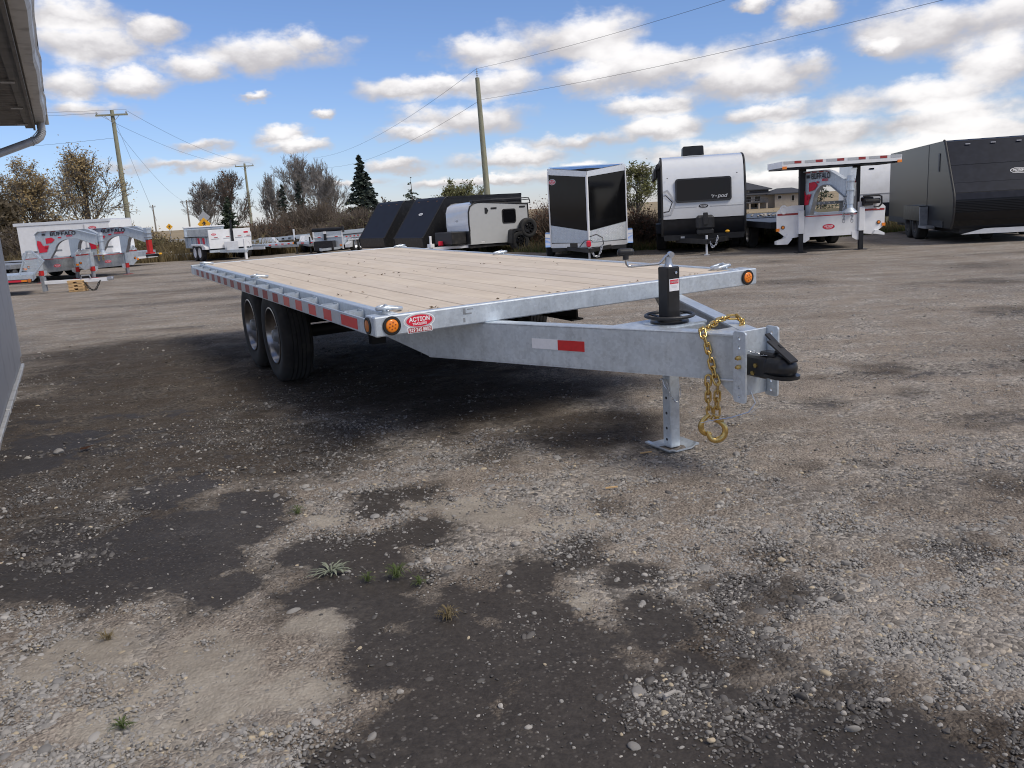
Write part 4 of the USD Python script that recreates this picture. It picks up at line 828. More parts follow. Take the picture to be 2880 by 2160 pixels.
# ---- gooseneck trailers. local frame: x across, y back, z up, origin on the ground below the front bulkhead
def gooseneck(label, loc, rz, sub, group=None, upper_deck=False, tape_red=True, white=False, coupler='tube', zs=1.0):
    t = thing('gooseneck_trailer', label, 'trailer', loc, R=rotz(rz) @ np.diag([1, 1, zs]), group=group)
    g = 'white_paint' if white else 'galvanized'; gd = 'charcoal' if white else 'galvanized_dark'; gn_ = 'galvanized'
    CY = 1.24 if upper_deck else 1.95
    # front bulkhead between the legs
    part(t, 'front_bulkhead', MB().box(-.62, .62, 0, .05, .36, .86, .006), 'galvanized_dark' if not white else 'white_paint')
    part(t, 'bulkhead_stripe', MB().box(-.60, .60, -.004, -.0005, .835, .855), 'red_tape', smooth=False)
    part(t, 'toolbox_lid', MB().box(-.56, .56, .06, .62, .84, .91, .01), g)
    for s in (-1, 1):
        # side cheek: tall post panel plus low wing
        part(t, 'cheek_panel', MB().prism([(.63, .40), (1.0, .34), (1.26, .55), (1.27, .98), (1.17, 1.08), (.90, 1.12), (.63, 1.12)], (0, .02, 0), (s, 0, 0), (0, 0, 1), (0, .03, 0)), g, smooth=False)
        part(t, 'cheek_tape', MB().box(*sorted((s * .66, s * 1.25)), .014, .0195, .90, .945), 'red_tape_dull', smooth=False)
        part(t, 'tie_ring', MB().tube([(s * (1.10 + .075 * math.cos(a)), .03, 1.03 + .09 * math.sin(a)) for a in np.linspace(0, 2 * PI, 17)[:-1]], .022, 8, closed=True), g)
        lp = part(t, 'marker_lamp', MB().lathe([(.045, 0), (.045, .02), (.0001, .02)], (s * 1.12, .02, .62), (0, -1, 0), 20), 'rubber_grommet')
        part(lp, 'lens', MB().lathe([(.032, .02), (.025, .03), (.0001, .032)], (s * 1.12, .02, .62), (0, -1, 0), 16), 'amber')
        part(t, 'corner_lamp', MB().box(*sorted((s * 1.20, s * 1.275)), .0, .05, .53, .60), 'amber', smooth=False)
        # post and neck beam: plate with an arch cut from it, converging on the coupler
        a = np.array([s * .60, .17 if upper_deck else -.04, 0]); b = np.array([s * .075, -CY + .07, 0]); ex = (b - a) / np.linalg.norm(b - a); ln = np.linalg.norm(b - a); sd = np.array([-ex[1], ex[0], 0])
        K = ln / 1.50
        arch = [(.30, .88)] + [(K * (.84 - .42 * math.cos(q)) - .12 * (K - 1), 1.12 + .44 * math.sin(q)) for q in np.linspace(.15, PI / 2, 8)] + [(1.02 * K, 1.535), (ln, 1.26)]
        poly = [(-.10, .86)] + arch + [(ln, 1.64), (1.05 * K, 1.84), (.86 * K, 1.88), (.02, 1.88), (-.12, 1.76), (-.12, .86)]
        nb = part(t, 'neck_beam', MB().prism(poly, a, ex, (0, 0, 1), sd * .012), gn_, smooth=False)
        fl = MB(); ring = [np.array([p[0], p[1]]) for p in arch]
        for p, q in zip(ring[:-1], ring[1:]):
            fl.obox(a + ex * p[0] + [0, 0, p[1]], a + ex * q[0] + [0, 0, q[1]], .11, .012, up=(ex[0] * .7, ex[1] * .7, .7))
        part(nb, 'arch_flange', fl, 'galvanized_dark', smooth=False)
        tf = MB(); ring = [(-.12, 1.76), (.02, 1.88), (.86 * K, 1.885), (1.05 * K, 1.845), (ln, 1.645)]
        for p, q in zip(ring[:-1], ring[1:]):
            tf.obox(a + ex * p[0] + [0, 0, p[1]], a + ex * q[0] + [0, 0, q[1]], .12, .014, up=(ex[0] * .7, ex[1] * .7, .7))
        part(nb, 'top_flange', tf, gn_, smooth=False)
        out = sd if (sd @ np.array([s, -.3, 0])) > 0 else -sd; lx = ex if np.cross(ex, [0, 0, 1]) @ out > 0 else -ex; of = a + out * .016
        pt = lambda u, z: of + ex * u + np.array([0, 0, z])
        if s == (-1 if rz < 30 else -1) or upper_deck:
            for k in range(4):
                u0 = (.10 + .24 * k) * K; part(nb, 'edge_tape', MB().prism([(u0, 1.845), (u0 + .15, 1.845), (u0 + .15, 1.87), (u0, 1.87)], of, ex, (0, 0, 1), out * .003), 'red_tape_dull', smooth=False)
            mid = .62 if lx is ex or (lx == ex).all() else .62
            part(nb, 'lettering', MB().text('BUFFALO', .125, pt(.64 * K, 1.765), lx, (0, 0, 1), w=.66 * K, depth=.003), 'ink', smooth=False)
            part(nb, 'letter_block', MB().prism([(.12, 1.725), (.225, 1.725), (.225, 1.80), (.12, 1.80)] if (lx == ex).all() else [(.88, 1.725), (.98, 1.725), (.98, 1.80), (.88, 1.80)], of, ex, (0, 0, 1), out * .003), 'ink', smooth=False)
            part(nb, 'sub_lettering', MB().text(sub, .055, pt(.80 * K, 1.668), lx, (0, 0, 1), w=.20 if sub == 'MAX' else .34, depth=.003), 'red_decal', smooth=False)
            # red brand block on the post: an abstract broken shape
            for q in ([(-.05, 1.10), (.20, 1.12), (.26, 1.30), (.10, 1.36), (.04, 1.52), (-.06, 1.55), (-.09, 1.40)], [(.22, 1.42), (.40, 1.45), (.52, 1.55), (.42, 1.64), (.22, 1.62)], [(.14, 1.22), (.25, 1.24), (.30, 1.36), (.17, 1.36)], [(.50 * K, 1.60), (.58 * K, 1.60), (.58 * K, 1.645), (.50 * K, 1.645)]):
                part(nb, 'red_panel', MB().prism(q, of, ex, (0, 0, 1), out * .003), 'red_decal', smooth=False)
        # landing leg
        part(t, 'leg_sleeve', MB().box(*sorted((s * .64, s * .77)), -.06, .06, .45, 1.0, .006), g)
        if tape_red:
            part(t, 'leg_collar', MB().box(*sorted((s * .645, s * .765)), -.055, .055, .27, .447), 'rust_red', smooth=False)
        part(t, 'landing_leg', MB().box(*sorted((s * .655, s * .755)), -.045, .045, .012, .45, .005), 'galvanized_dark' if tape_red else 'charcoal')
        part(t, 'leg_foot', MB().box(*sorted((s * .58, s * .83)), -.11, .11, -.01, .011), 'rust_red' if tape_red else 'charcoal', smooth=False)
        part(t, 'lower_bracket', MB().prism([(.50, .30), (.60, .24), (.66, .24), (.66, .44), (.50, .44)], (0, -.012, 0), (s, 0, 0), (0, 0, 1), (0, .02, 0)), g, smooth=False)
    part(t, 'cross_bar', MB().box(-.55, .55, .33, .38, 1.10, 1.17), 'galvanized_dark', smooth=False)
    bh = MB()
    for k in range(5):
        bh.cyl((-.3 + .12 * k, .326, 1.14), (-.3 + .12 * k, .331, 1.14), .018, 12)
    part(t, 'bar_holes', bh, 'white_decal')
    # coupler tube
    if coupler == 'tube':
        ct = part(t, 'coupler_tube', MB().cyl((0, -CY, 1.10), (0, -CY, 1.72), .075, 20).cyl((0, -CY, 1.40), (0, -CY, 1.43), .10, 20).cyl((0, -CY, 1.60), (0, -CY, 1.63), .10, 20), gn_)
        part(ct, 'coupler_socket', MB().lathe([(.06, 1.12), (.07, 1.02), (.15, .94), (.16, .92), (.0001, .92)], (0, -CY, 0), (0, 0, 1), 24), gn_)
        for sx in (-.07, .07):
            links(t, [(sx, -CY + .12, 1.36), (sx * 1.1, -CY + .12, 1.15), (sx * 1.3, -CY + .11, .92), (sx * 1.3, -CY + .11, .70)], 'gold_chain' if not upper_deck else 'zinc', pitch=.062, lw=.022, ll=.026, r=.009, name='safety_chain_link')
    else:
        ct = part(t, 'king_pin_post', MB().box(-.09, .09, -CY - 0.06, -CY + 0.06, 1.36, 1.80).box(-.10, .10, -CY - 0.07, -CY + 0.07, 1.72, 1.80), g)
        part(ct, 'post_ribs', MB().box(-.11, .11, -CY - 0.08, -CY + 0.08, 1.42, 1.45).box(-.11, .11, -CY - 0.08, -CY + 0.08, 1.56, 1.59), 'galvanized_dark', smooth=False)
        part(t, 'coupler_leg', MB().box(-.075, .075, -CY - 0.06, -CY + 0.07, .84, 1.33, .01), 'rust_red')
        part(t, 'coupler_shoe', MB().box(-.12, .12, -CY - 0.09, -CY + 0.10, .80, .86, .01), 'rust_red')
    # deck and wheels behind
    part(t, 'trailer_deck', MB().box(-1.25, 1.25, .62, 6.2, .58, .74, .006), gd)
    for y in (3.2, 4.1):
        for s in (-1, 1):
            small_wheel(t, s * 1.2, y, .36, .22, s)
    front_emblem(t, -.05, .58, -.0005, .30, 'simple')
    return t


gz1 = lambda x, y: (x, y, gzf(x, y))
gooseneck('galvanized gooseneck trailer with red leg collars, nearer of the two at left', (-14.63, 27.6, gzf(-14.6, 27.6)), 70, 'MAX', zs=.86)
gooseneck('galvanized gooseneck trailer with red drop coupler, beside the pole at left', (-13.50, 28.76, gzf(-13.5, 28.8)), 66, 'PREMIUM', coupler='post', zs=.86)
gs = gooseneck('white gooseneck trailer with raised front deck on posts, facing the camera', (7.80, 19.98, gzf(7.8, 20)), -3, 'MAX', upper_deck=True, tape_red=False, white=True)
# raised deck of the white one
dk = part(gs, 'upper_deck', MB().box(-1.30, 1.38, -.55, .75, 1.99, 2.13), 'white_paint', smooth=False)
part(dk, 'deck_underside', MB().box(-1.28, 1.36, -.53, .73, 1.955, 1.987), 'charcoal', smooth=False)
for k in range(11):
    x0 = -1.27 + .24 * k; part(dk, 'edge_tape', MB().box(x0, x0 + (.16 if k % 2 else .24), -.554, -.5505, 2.068, 2.125), 'red_tape_dull' if k % 2 else 'silver_tape', smooth=False)
for x in (-1.25, 1.33):
    part(dk, 'corner_lamp', MB().box(x - .05, x + .05, -.56, -.551, 1.955, 2.015), 'amber', smooth=False)
for s in (-1, 1):
    part(gs, 'deck_post', MB().box(*sorted((s * .56, s * .70)), .10, .24, .86, 1.954), 'charcoal', smooth=False)
part(gs, 'winch', MB().box(.72, .95, -.10, .12, 1.02, 1.22, .02).cyl((.76, -.06, 1.12), (1.10, -.06, 1.12), .06, 14), 'black_frame')
part(gs, 'winch_handle', MB().tube([(.70, -.12, 1.24), (1.05, -.12, 1.25), (1.12, -.12, 1.22), (1.13, -.12, 1.05), (1.06, -.12, .98), (.95, -.12, .99)], .022, 10), 'black_frame')
part(gs, 'fold_step', MB().prism([(-1.28, .22), (-1.02, .22), (-.92, .34), (-1.02, .46), (-1.1, .36), (-1.28, .30)], (0, -.06, 0), (1, 0, 0), (0, 0, 1), (0, .2, 0)), 'white_paint', smooth=False)
part(gs, 'fold_step', MB().prism([(1.02, .44), (.98, .36), (1.24, .32), (1.24, .37), (1.1, .44)], (0, -.06, 0), (1, 0, 0), (0, 0, 1), (0, .2, 0)), 'white_paint', smooth=False)

# ---- white enclosed trailer at far left
t = thing('enclosed_trailer', 'long white box trailer with red oval sticker behind the galvanized goosenecks', 'trailer', (-16.1, 35.5, gzf(-16, 35.5)), 90)
# local: x -> world +y, y -> world -x ; near side is x = 0
part(t, 'box_body', MB().box(0, 2.1, .35, 4.2, .45, 1.93, .02), 'white_paint', smooth=20)
part(t, 'roof_cap', MB().box(-.03, 2.13, .30, 4.32, 1.93, 2.06, .015), 'aluminium', smooth=20)
part(t, 'nose_cap', MB().prism([(0, .35), (1.05, -.15), (2.1, .35)], (0, 0, .45), (1, 0, 0), (0, 1, 0), (0, 0, 1.55)), 'white_paint', smooth=False)
part(t, 'lower_skirt', MB().box(.01, 2.09, .4, 4.1, .30, .445), 'white_paint', smooth=False)
part(t, 'door_hinge', MB().box(-.02, -.0, 1.36, 1.41, .5, 1.86), 'grey_decal', smooth=False)
part(t, 'roof_vent_trim', MB().tube([(-.015, 2.42, 1.62), (-.015, 2.42, 1.70), (-.015, 2.0, 1.70), (-.015, 2.0, 1.62)], .014, 6), 'grey_decal')
emblem(t, (-.003, 1.05, 1.72), (0, -1, 0), (0, 0, 1), .34, .15, style='simple')
for y in (2.0, 2.8):
    small_wheel(t, -.05, y, .33, .2, -1); small_wheel(t, 2.15, y, .33, .2, 1)

# ---- tilt utility trailer with mesh ramp, tongue on wood blocks
t = thing('utility_trailer', 'low galvanized trailer with raised slotted ramp, tongue propped on wood blocks', 'trailer', (-12.05, 21.5, gzf(-12, 21.5)), 0)
part(t, 'deck_frame', MB().prism([(-4.2, -.1), (0, -.1), (-.8, 1.5), (-4.9, 1.5)], (0, 0, .36), (1, 0, 0), (0, 1, 0), (0, 0, .16)), 'galvanized', smooth=False)
part(t, 'light_bar', MB().box(-4.2, -.03, -.112, -.102, .33, .41), 'plastic_black', smooth=False)
part(t, 'red_light_strip', MB().box(-4.2, -.30, -.118, -.1125, .345, .395), 'red_decal', smooth=False)
part(t, 'amber_light_strip', MB().box(-.295, -.15, -.118, -.1125, .345, .395), 'amber', smooth=False)
part(t, 'marker_lamp', MB().lathe([(.05, 0), (.045, .015), (.0001, .016)], (-.09, -.112, .37), (0, -1, 0), 16), 'amber_dim')
rp = part(t, 'ramp_frame', MB().prism(sg.Polygon([(-.42, .50), (.0, .50), (.30, .84), (.02, 1.12), (-.12, 1.12)]).difference(sg.Polygon([(-.37, .53), (-.02, .53), (.25, .84), (.0, 1.09), (-.09, 1.09)])), (0, .0, 0), (1, 0, 0), (0, 0, 1), (0, .05, 0)), 'galvanized', smooth=False)
sl = MB()
for k in range(15):
    z = .545 + .037 * k; x0 = -.37 + (z - .53) * .5; x1 = (-.02 + (z - .53) * .87) if z < .84 else .25 - (z - .84) * 1.0
    if x1 > x0 + .03: sl.box(x0, x1, .012, .028, z, z + .016)
part(rp, 'ramp_slats', sl, 'galvanized', smooth=False)
part(t, 'ramp_handle', MB().tube([(-.18, .02, .80), (-.24, .02, .95), (-.20, .02, 1.05), (-.10, .02, 1.06)], .016, 8), 'galvanized')
part(t, 'tongue', MB().box(.0, 1.72, .25, .34, .225, .315, .006), 'white_paint')
part(t, 'tongue_jack', MB().box(.02, .09, .22, .36, .05, .42), 'galvanized_dark', smooth=False)
part(t, 'jack_swivel', MB().tube([(1.05, .24, .33), (1.07, .24, .40), (1.28, .24, .40), (1.30, .24, .33)], .018, 8), 'galvanized_dark')
part(t, 'hitch_coupler', MB().box(1.70, 1.86, .24, .35, .24, .33, .02), 'zinc')
links(t, [(1.12, .23, .22), (1.25, .22, .06), (1.34, .22, .0), (1.42, .22, .06), (1.52, .23, .22)], 'black_frame', pitch=.06, lw=.02, ll=.026, r=.008, name='safety_chain_link')
small_wheel(t, -2.0, .3, .3, .2, -1)
small_wheel(t, -2.2, 1.5, .3, .2, 1)
part(t, 'fender', MB().box(-2.6, -1.5, -.14, .0, .55, .72, .03), 'galvanized')
# the blocks
bs = thing('wood_block_stack', 'stack of short wood boards under the low trailer tongue', 'wood blocks', (-11.12, 21.77, gzf(-11.1, 21.8)), 4)
r_ = random.Random(3)
for k in range(7):
    z = .004 + .042 * k; off = r_.uniform(-.012, .012)
    if k % 2 == 0:
        part(bs, 'board', MB().box(-.19 + off, .19 + off, -.15, -.03, z, z + .040, .004), 'wood_block'); part(bs, 'board', MB().box(-.19 - off, .19 - off, .03, .15, z, z + .040, .004), 'wood_block')
    else:
        part(bs, 'board', MB().box(-.18 + off, -.05 + off, -.16, .16, z, z + .040, .004), 'wood_block'); part(bs, 'board', MB().box(.05 + off, .18 + off, -.16, .16, z, z + .040, .004), 'wood_block')

# ---- grey deck trailer behind the goosenecks
t = thing('deck_trailer', 'low grey flat trailer with white edge beyond the goosenecks, yellow coupler', 'trailer', (-15.35, 36.3, gzf(-15.3, 36.3)), 82)
part(t, 'deck', MB().box(-.85, .85, .1, 4.0, .40, .62, .01), 'galvanized')
part(t, 'white_edge', MB().box(-.87, .87, .05, 4.0, .31, .395), 'white_paint', smooth=False)
part(t, 'fender_box', MB().prism([(1.1, .62), (2.0, .62), (1.8, .92), (1.4, .92)], (-.95, 0, 0), (0, 1, 0), (0, 0, 1), (1.9, 0, 0)), 'galvanized', smooth=False)
for k in range(3):
    part(t, 'edge_reflector', MB().box(-.876, -.8705, .6 + k * .4, .75 + k * .4, .33, .375), 'red_tape', smooth=False)
part(t, 'tongue', MB().box(-.06, .06, -.5, .05, .36, .46), 'charcoal', smooth=False)
part(t, 'coupler', MB().box(-.05, .05, -.66, -.52, .42, .50, .03), 'sign_yellow')
for s in (-1, 1):
    small_wheel(t, s * .85, 1.8, .3, .2, s)

# ---- silver dump trailer with tall sides
t = thing('dump_trailer', 'silver high sided dump trailer with tandem wheels and black lift ram', 'trailer', (-11.98, 37.1, gzf(-12, 37)), 36.5)
S = 'galvanized'
part(t, 'front_panel', MB().box(-.93, .93, 0, .05, .52, 1.33, .01), 'white_paint')
part(t, 'left_side', MB().prism([(0, .56), (3.5, .56), (3.5, 1.05), (2.2, 1.05), (0, 1.05)], (-.93, .05, 0), (0, 1, 0), (0, 0, 1), (.05, 0, 0)), S, smooth=False)
part(t, 'right_side', MB().prism([(0, .56), (3.5, .56), (3.5, 1.05), (0, 1.05)], (.88, .05, 0), (0, 1, 0), (0, 0, 1), (.05, 0, 0)), S, smooth=False)
bkp = part(t, 'rear_gate', MB().box(-.93, .93, 3.5, 3.55, .56, 1.46, .01), S)
part(bkp, 'gate_mesh', MB().box(-.80, .80, 3.49, 3.499, 1.06, 1.38), 'galvanized_dark', smooth=False)
part(bkp, 'gate_cap', MB().box(-.95, .95, 3.46, 3.58, 1.46, 1.53, .01), 'white_paint')
for k in range(5):
    part(t, 'side_stake', MB().box(-.985, -.932, .3 + .7 * k, .42 + .7 * k, .56, 1.02), S, smooth=False)
for k in range(2):
    part(t, 'red_brand_panel', MB().prism([(.48 + .7 * k, 1.0), (.95 + .7 * k, 1.0), (.86 + .7 * k, .72), (.62 + .7 * k, .66)], (-.934, 0, 0), (0, 1, 0), (0, 0, 1), (-.004, 0, 0)), 'red_decal', smooth=False)
part(t, 'side_rail_stripe', MB().box(-.988, -.932, .05, 3.5, 1.03, 1.065), 'charcoal', smooth=False)
for x0, z in ((-.82, .98), (-.30, .985), (.22, .99), (.62, .99)):
    part(t, 'panel_rib', MB().box(x0, x0 + .34, -.012, -.0005, z - .05, z - .035), 'galvanized_dark', smooth=False)
    part(t, 'red_reflector', MB().box(x0 + .12, x0 + .28, -.006, -.0005, z, z + .03), 'red_tape_dull', smooth=False)
part(t, 'brand_patch', MB().box(.62, .82, -.005, -.0005, 1.12, 1.19), 'red_decal', smooth=False)
front_emblem(t, -.70, 1.13, -.0005, .22)
part(t, 'lift_ram', MB().box(.03, .13, -.09, -.013, .72, 1.34).box(.045, .115, -.08, -.02, 1.34, 1.70), 'black_paint', smooth=False)
part(t, 'tool_box', MB().box(-.33, .18, -.42, -.10, .42, .80, .01), 'aluminium')
part(t, 'tongue_frame', MB().obox((-.5, 0, .40), (.26, -1.0, .36), .09, .12).obox((.7, 0, .40), (.30, -1.0, .36), .09, .12), 'galvanized')
part(t, 'front_crossbar', MB().box(-.95, .95, -.03, .06, .36, .46), S, smooth=False)
part(t, 'tongue_jack', MB().box(.24, .34, -.98, -.88, -.02, .88, .008).tube([(.29, -.95, .80), (.46, -.95, .78), (.52, -.95, .62), (.46, -.95, .52)], .02, 8), 'white_paint')
part(t, 'fender', MB().box(-1.12, -.94, .55, 2.1, .64, .74, .03), 'white_paint')
part(t, 'fender_step', MB().prism([(.10, .50), (.55, .50), (.60, .64), (.40, .70), (.10, .60)], (-1.10, 0, 0), (0, 1, 0), (0, 0, 1), (.18, 0, 0)), 'white_paint', smooth=False)
for y in (.95, 1.65):
    small_wheel(t, -1.10, y, .36, .2, -1, rim='white_paint'); small_wheel(t, 1.10, y, .36, .2, 1)
part(t, 'chassis', MB().box(-.8, .8, .06, 3.4, .36, .52), 'charcoal', smooth=False)

# ---- low car haulers
def car_hauler(label, loc, rz, ln=3.6, high=False, h=.42):
    t = thing('car_hauler', label, 'trailer', loc, rz)
    part(t, 'deck', MB().box(-.95, .95, 0, ln, h, h + .12, .01), 'galvanized')
    part(t, 'side_rail_board', MB().box(-.99, -.952, .05, ln, h - .10, h + .02), 'white_paint', smooth=False)
    for s in (-1, 1):
        part(t, 'fender', MB().prism([(1.1, h + .12), (2.5, h + .12), (2.25, h + .38), (1.4, h + .38)], (s * .95, 0, 0), (0, 1, 0), (0, 0, 1), (s * .22, 0, 0)), 'aluminium', smooth=False)
        for y in (1.5, 2.15):
            small_wheel(t, s * 1.15, y, .30, .2, s)
    for k in range(4):
        part(t, 'edge_reflector', MB().box(-.75 + .42 * k, -.60 + .42 * k, -.006, -.0005, h + .03, h + .08), 'red_tape', smooth=False)
    part(t, 'corner_lamp', MB().box(.86, .95, -.008, -.0005, h + .02, h + .10), 'amber', smooth=False)
    part(t, 'tongue', MB().obox((-.6, 0, h - .02), (0, -1.1, h - .04), .08, .10).obox((.6, 0, h - .02), (0, -1.1, h - .04), .08, .10), 'galvanized_dark')
    part(t, 'tongue_jack', MB().cyl((0, -1.0, .03), (0, -1.0, h + .34), .035, 12).cyl((0, -1.0, 0), (0, -1.0, .03), .08, 14), 'black_frame')
    return t


car_hauler('low galvanized car hauler with fenders, just right of the silver dump trailer', (-10.6, 40.0, gzf(-10.6, 40)), 62)
car_hauler('low car hauler half hidden behind the dark tarped dump trailer', (-8.85, 39.9, gzf(-8.8, 40)), -4)
t = thing('tilt_deck_trailer', 'long flat trailer with raised tilted deck and white end stakes', 'trailer', (-10.05, 42.4, gzf(-10, 42)), 80)
part(t, 'tilt_deck', MB().prism([(0, .66), (3.3, .52), (3.3, .68), (0, .86)], (-.9, 0, 0), (0, 1, 0), (0, 0, 1), (1.8, 0, 0)), 'galvanized', smooth=False)
for k in range(9):
    part(t, 'stake_pocket', MB().box(-.935, -.905, .25 + .34 * k, .37 + .34 * k, .70 - .015 * k, .76 - .015 * k), 'charcoal', smooth=False)
for y in (.02, 2.3):
    part(t, 'end_stake', MB().box(-.95, -.89, y, y + .06, .60, 1.15), 'white_paint', smooth=False)
part(t, 'chassis', MB().box(-.7, .7, .2, 3.2, .40, .50), 'charcoal', smooth=False)
for y in (1.0, 1.6):
    small_wheel(t, -.85, y, .28, .2, -1)

# ---- dump trailer with black tarp and tool chest
t = thing('dump_trailer', 'short silver dump trailer with rolled black tarp and black tool chest', 'trailer', (-7.78, 37.5, gzf(-7.8, 37.5)), -10)
part(t, 'front_panel', MB().box(-.68, .68, 0, .05, .20, .95, .008), 'galvanized')
for x in (-.70, .64):
    part(t, 'panel_trim', MB().box(x, x + .06, -.02, -.0005, .16, .97), 'white_paint', smooth=False)
part(t, 'front_ledge', MB().box(-.68, .68, -.03, -.0005, .70, .75), 'white_paint', smooth=False)
for s in (-1, 1):
    part(t, 'side_panel', MB().box(*sorted((s * .63, s * .68)), .05, 3.3, .35, .97), 'galvanized', smooth=False)
part(t, 'side_rail_stripe', MB().box(.682, .71, .05, 3.3, .76, .80), 'charcoal', smooth=False)
for k in range(5):
    part(t, 'side_reflector', MB().box(.682, .69, .4 + .5 * k, .6 + .5 * k, .66, .71), 'red_tape', smooth=False)
part(t, 'tarp_roll', MB().cyl((-.72, .06, 1.04), (.70, .06, 1.04), .085, 14), 'charcoal')
part(t, 'tarp_bracket', MB().box(.66, .74, -.02, .14, .9, 1.15), 'black_frame', smooth=False)
part(t, 'tool_chest', MB().box(-.52, .36, -.45, -.04, .15, .56, .015), 'black_paint')
part(t, 'lift_ram', MB().box(-.16, -.06, -.09, -.035, .58, .93), 'black_paint', smooth=False)
part(t, 'ram_cap', MB().box(-.17, -.05, -.10, -.03, .86, .97), 'white_paint', smooth=False)
for x in (-.40, .40):
    part(t, 'red_reflector', MB().box(x - .07, x + .07, -.036, -.0305, .705, .74), 'red_tape', smooth=False)
part(t, 'corner_lamp', MB().box(.52, .62, -.01, -.0005, .30, .37), 'amber', smooth=False)
part(t, 'fender', MB().box(.72, .95, .5, 1.9, .50, .58, .02).prism([(.1, .22), (.5, .22), (.6, .5), (.1, .36)], (.72, 0, 0), (0, 1, 0), (0, 0, 1), (.2, 0, 0)), 'aluminium', smooth=20)
part(t, 'tongue_frame', MB().obox((-.5, 0, .22), (0, -.9, .2), .07, .1).obox((.5, 0, .22), (0, -.9, .2), .07, .1), 'galvanized')
for y in (.9, 1.55):
    small_wheel(t, .93, y, .31, .2, 1); small_wheel(t, -.93, y, .31, .2, -1)

# ---- black enclosed trailers with raked noses. local: x across (right side faces the camera), y back
def raked(label, loc, rz, w, ln, rake, top, low, rib=False, sticker=True, group=None):
    t = thing('enclosed_trailer', label, 'trailer', loc, rz, group=group)
    prof = [(.10, .22), (.04, .32), (0, low), (.05, low + .03), (rake - .06, top - .09), (rake + .02, top - .02), (rake + .12, top), (ln, top), (ln, .22)]
    part(t, 'box_body', MB().prism(prof, (-w / 2, 0, 0), (0, 1, 0), (0, 0, 1), (w, 0, 0)), 'black_paint', smooth=30)
    sk = MB(); ring = [(0, low), (.05, low + .03), (rake - .06, top - .09), (rake + .02, top - .02), (rake + .12, top)]
    for x0, x1 in ((-w / 2 + .03, w / 2 - .03),):
        v = [(x, p[0] - .006, p[1] + .003) for p in ring for x in (x0, x1)]; sk.add(v, [(2 * i, 2 * i + 1, 2 * i + 3, 2 * i + 2) for i in range(len(ring) - 1)])
    part(t, 'nose_panel', sk, 'navy_black', smooth=40)
    for x in (-w / 2, w / 2):
        part(t, 'corner_trim', MB().tube([(x, p[0], p[1]) for p in prof[1:7]], .022, 8), 'charcoal')
    part(t, 'roof_trim', MB().box(-w / 2 - .012, w / 2 + .012, rake + .1, ln, top - .07, top + .012), 'charcoal', smooth=False)
    for k in range(3):
        part(t, 'clearance_lamp', MB().box(-.3 * w + .3 * w * k - .05, -.3 * w + .3 * w * k + .05, rake - .10, rake - .075, top - .15, top - .12), 'amber_dim', smooth=False)
    if sticker:
        nrm = np.array([0, -(top - .09 - low - .03), rake - .11]); nrm /= np.linalg.norm(nrm); ey = np.cross(nrm, [1, 0, 0]); tt_ = .62
        emblem(t, (0, .05 + (rake - .11) * tt_ - .010, low + .03 + (top - .12 - low) * tt_ + .006), (1, 0, 0), ey, .30, .135, style='white')
    for y in (ln * .55, ln * .55 + .8):
        for s in (-1, 1):
            small_wheel(t, s * (w / 2 + .02), y, .33, .2, s)
    return t


raked('black enclosed trailer with raked nose, leftmost of the dark pair', (-5.35, 34.15, gzf(-5.3, 34)), -53, 2.1, 4.5, 1.05, 2.02, .62, sticker=False)
raked('black enclosed trailer with raked nose and white oval sticker, beside grey camper', (-3.42, 30.15, gzf(-3.4, 30)), -54.4, 2.1, 4.4, 1.05, 2.0, .64)

# ---- grey off road camper
t = thing('camper_trailer', 'small grey off road camper with spare wheel, dark window and roof rack', 'camper', (-1.51, 28.6, gzf(-1.5, 28.6)), -57)
cw = 1.55
prof = [(.0, .80), (-.02, 1.0), (-.01, 1.42), (.06, 1.60), (.22, 1.70), (.42, 1.735), (2.35, 1.60), (2.38, .33), (.0, .36)]
part(t, 'cabin', MB().prism(prof, (-cw / 2, 0, 0), (0, 1, 0), (0, 0, 1), (cw, 0, 0)), 'grey_gel', smooth=30)
nf = MB(); ring = [(.0, .80), (-.02, 1.0), (-.01, 1.42), (.06, 1.60), (.22, 1.70), (.42, 1.735)]
nf.add([(x, p[0] - .012, p[1] + .008) for p in ring for x in (-cw / 2 + .04, cw / 2 - .04)], [(2 * i, 2 * i + 1, 2 * i + 3, 2 * i + 2) for i in range(5)])
part(t, 'nose_panel', nf, 'white_gloss', smooth=50)
for x in (-cw / 2, cw / 2):
    part(t, 'edge_trim', MB().tube([(x, p[0], p[1]) for p in prof[:7]] + [(x, 2.37, 1.60), (x, 2.39, .33)], .024, 8), 'black_frame')
part(t, 'lower_nose', MB().box(-cw / 2, cw / 2, -.02, .02, .38, .80), 'black_frame', smooth=False)
xw = cw / 2
part(t, 'side_window', MB().prism(rrect(1.30, 1.86, .98, 1.46, .08), (xw + .002, 0, 0), (0, 1, 0), (0, 0, 1), (.015, 0, 0)), 'black_frame', smooth=False)
part(t, 'window_glass', MB().prism(rrect(1.335, 1.825, 1.015, 1.425, .06), (xw + .0175, 0, 0), (0, 1, 0), (0, 0, 1), (.004, 0, 0)), 'window_dark', smooth=False)
for y in (.86, 2.02):
    part(t, 'grab_slot', MB().prism(rrect(y, y + .24, 1.48, 1.535, .025), (xw + .002, 0, 0), (0, 1, 0), (0, 0, 1), (.012, 0, 0)), 'plastic_black', smooth=False)
part(t, 'vent_cover', MB().prism([(.62, 1.35), (.70, 1.34), (.76, 1.44), (.70, 1.53), (.62, 1.54)], (xw + .002, 0, 0), (0, 1, 0), (0, 0, 1), (.012, 0, 0)), 'plastic_black', smooth=False)
emblem(t, (0, -.026, 1.14), (1, 0, 0), (0, 0, 1), .26, .13, style='white')
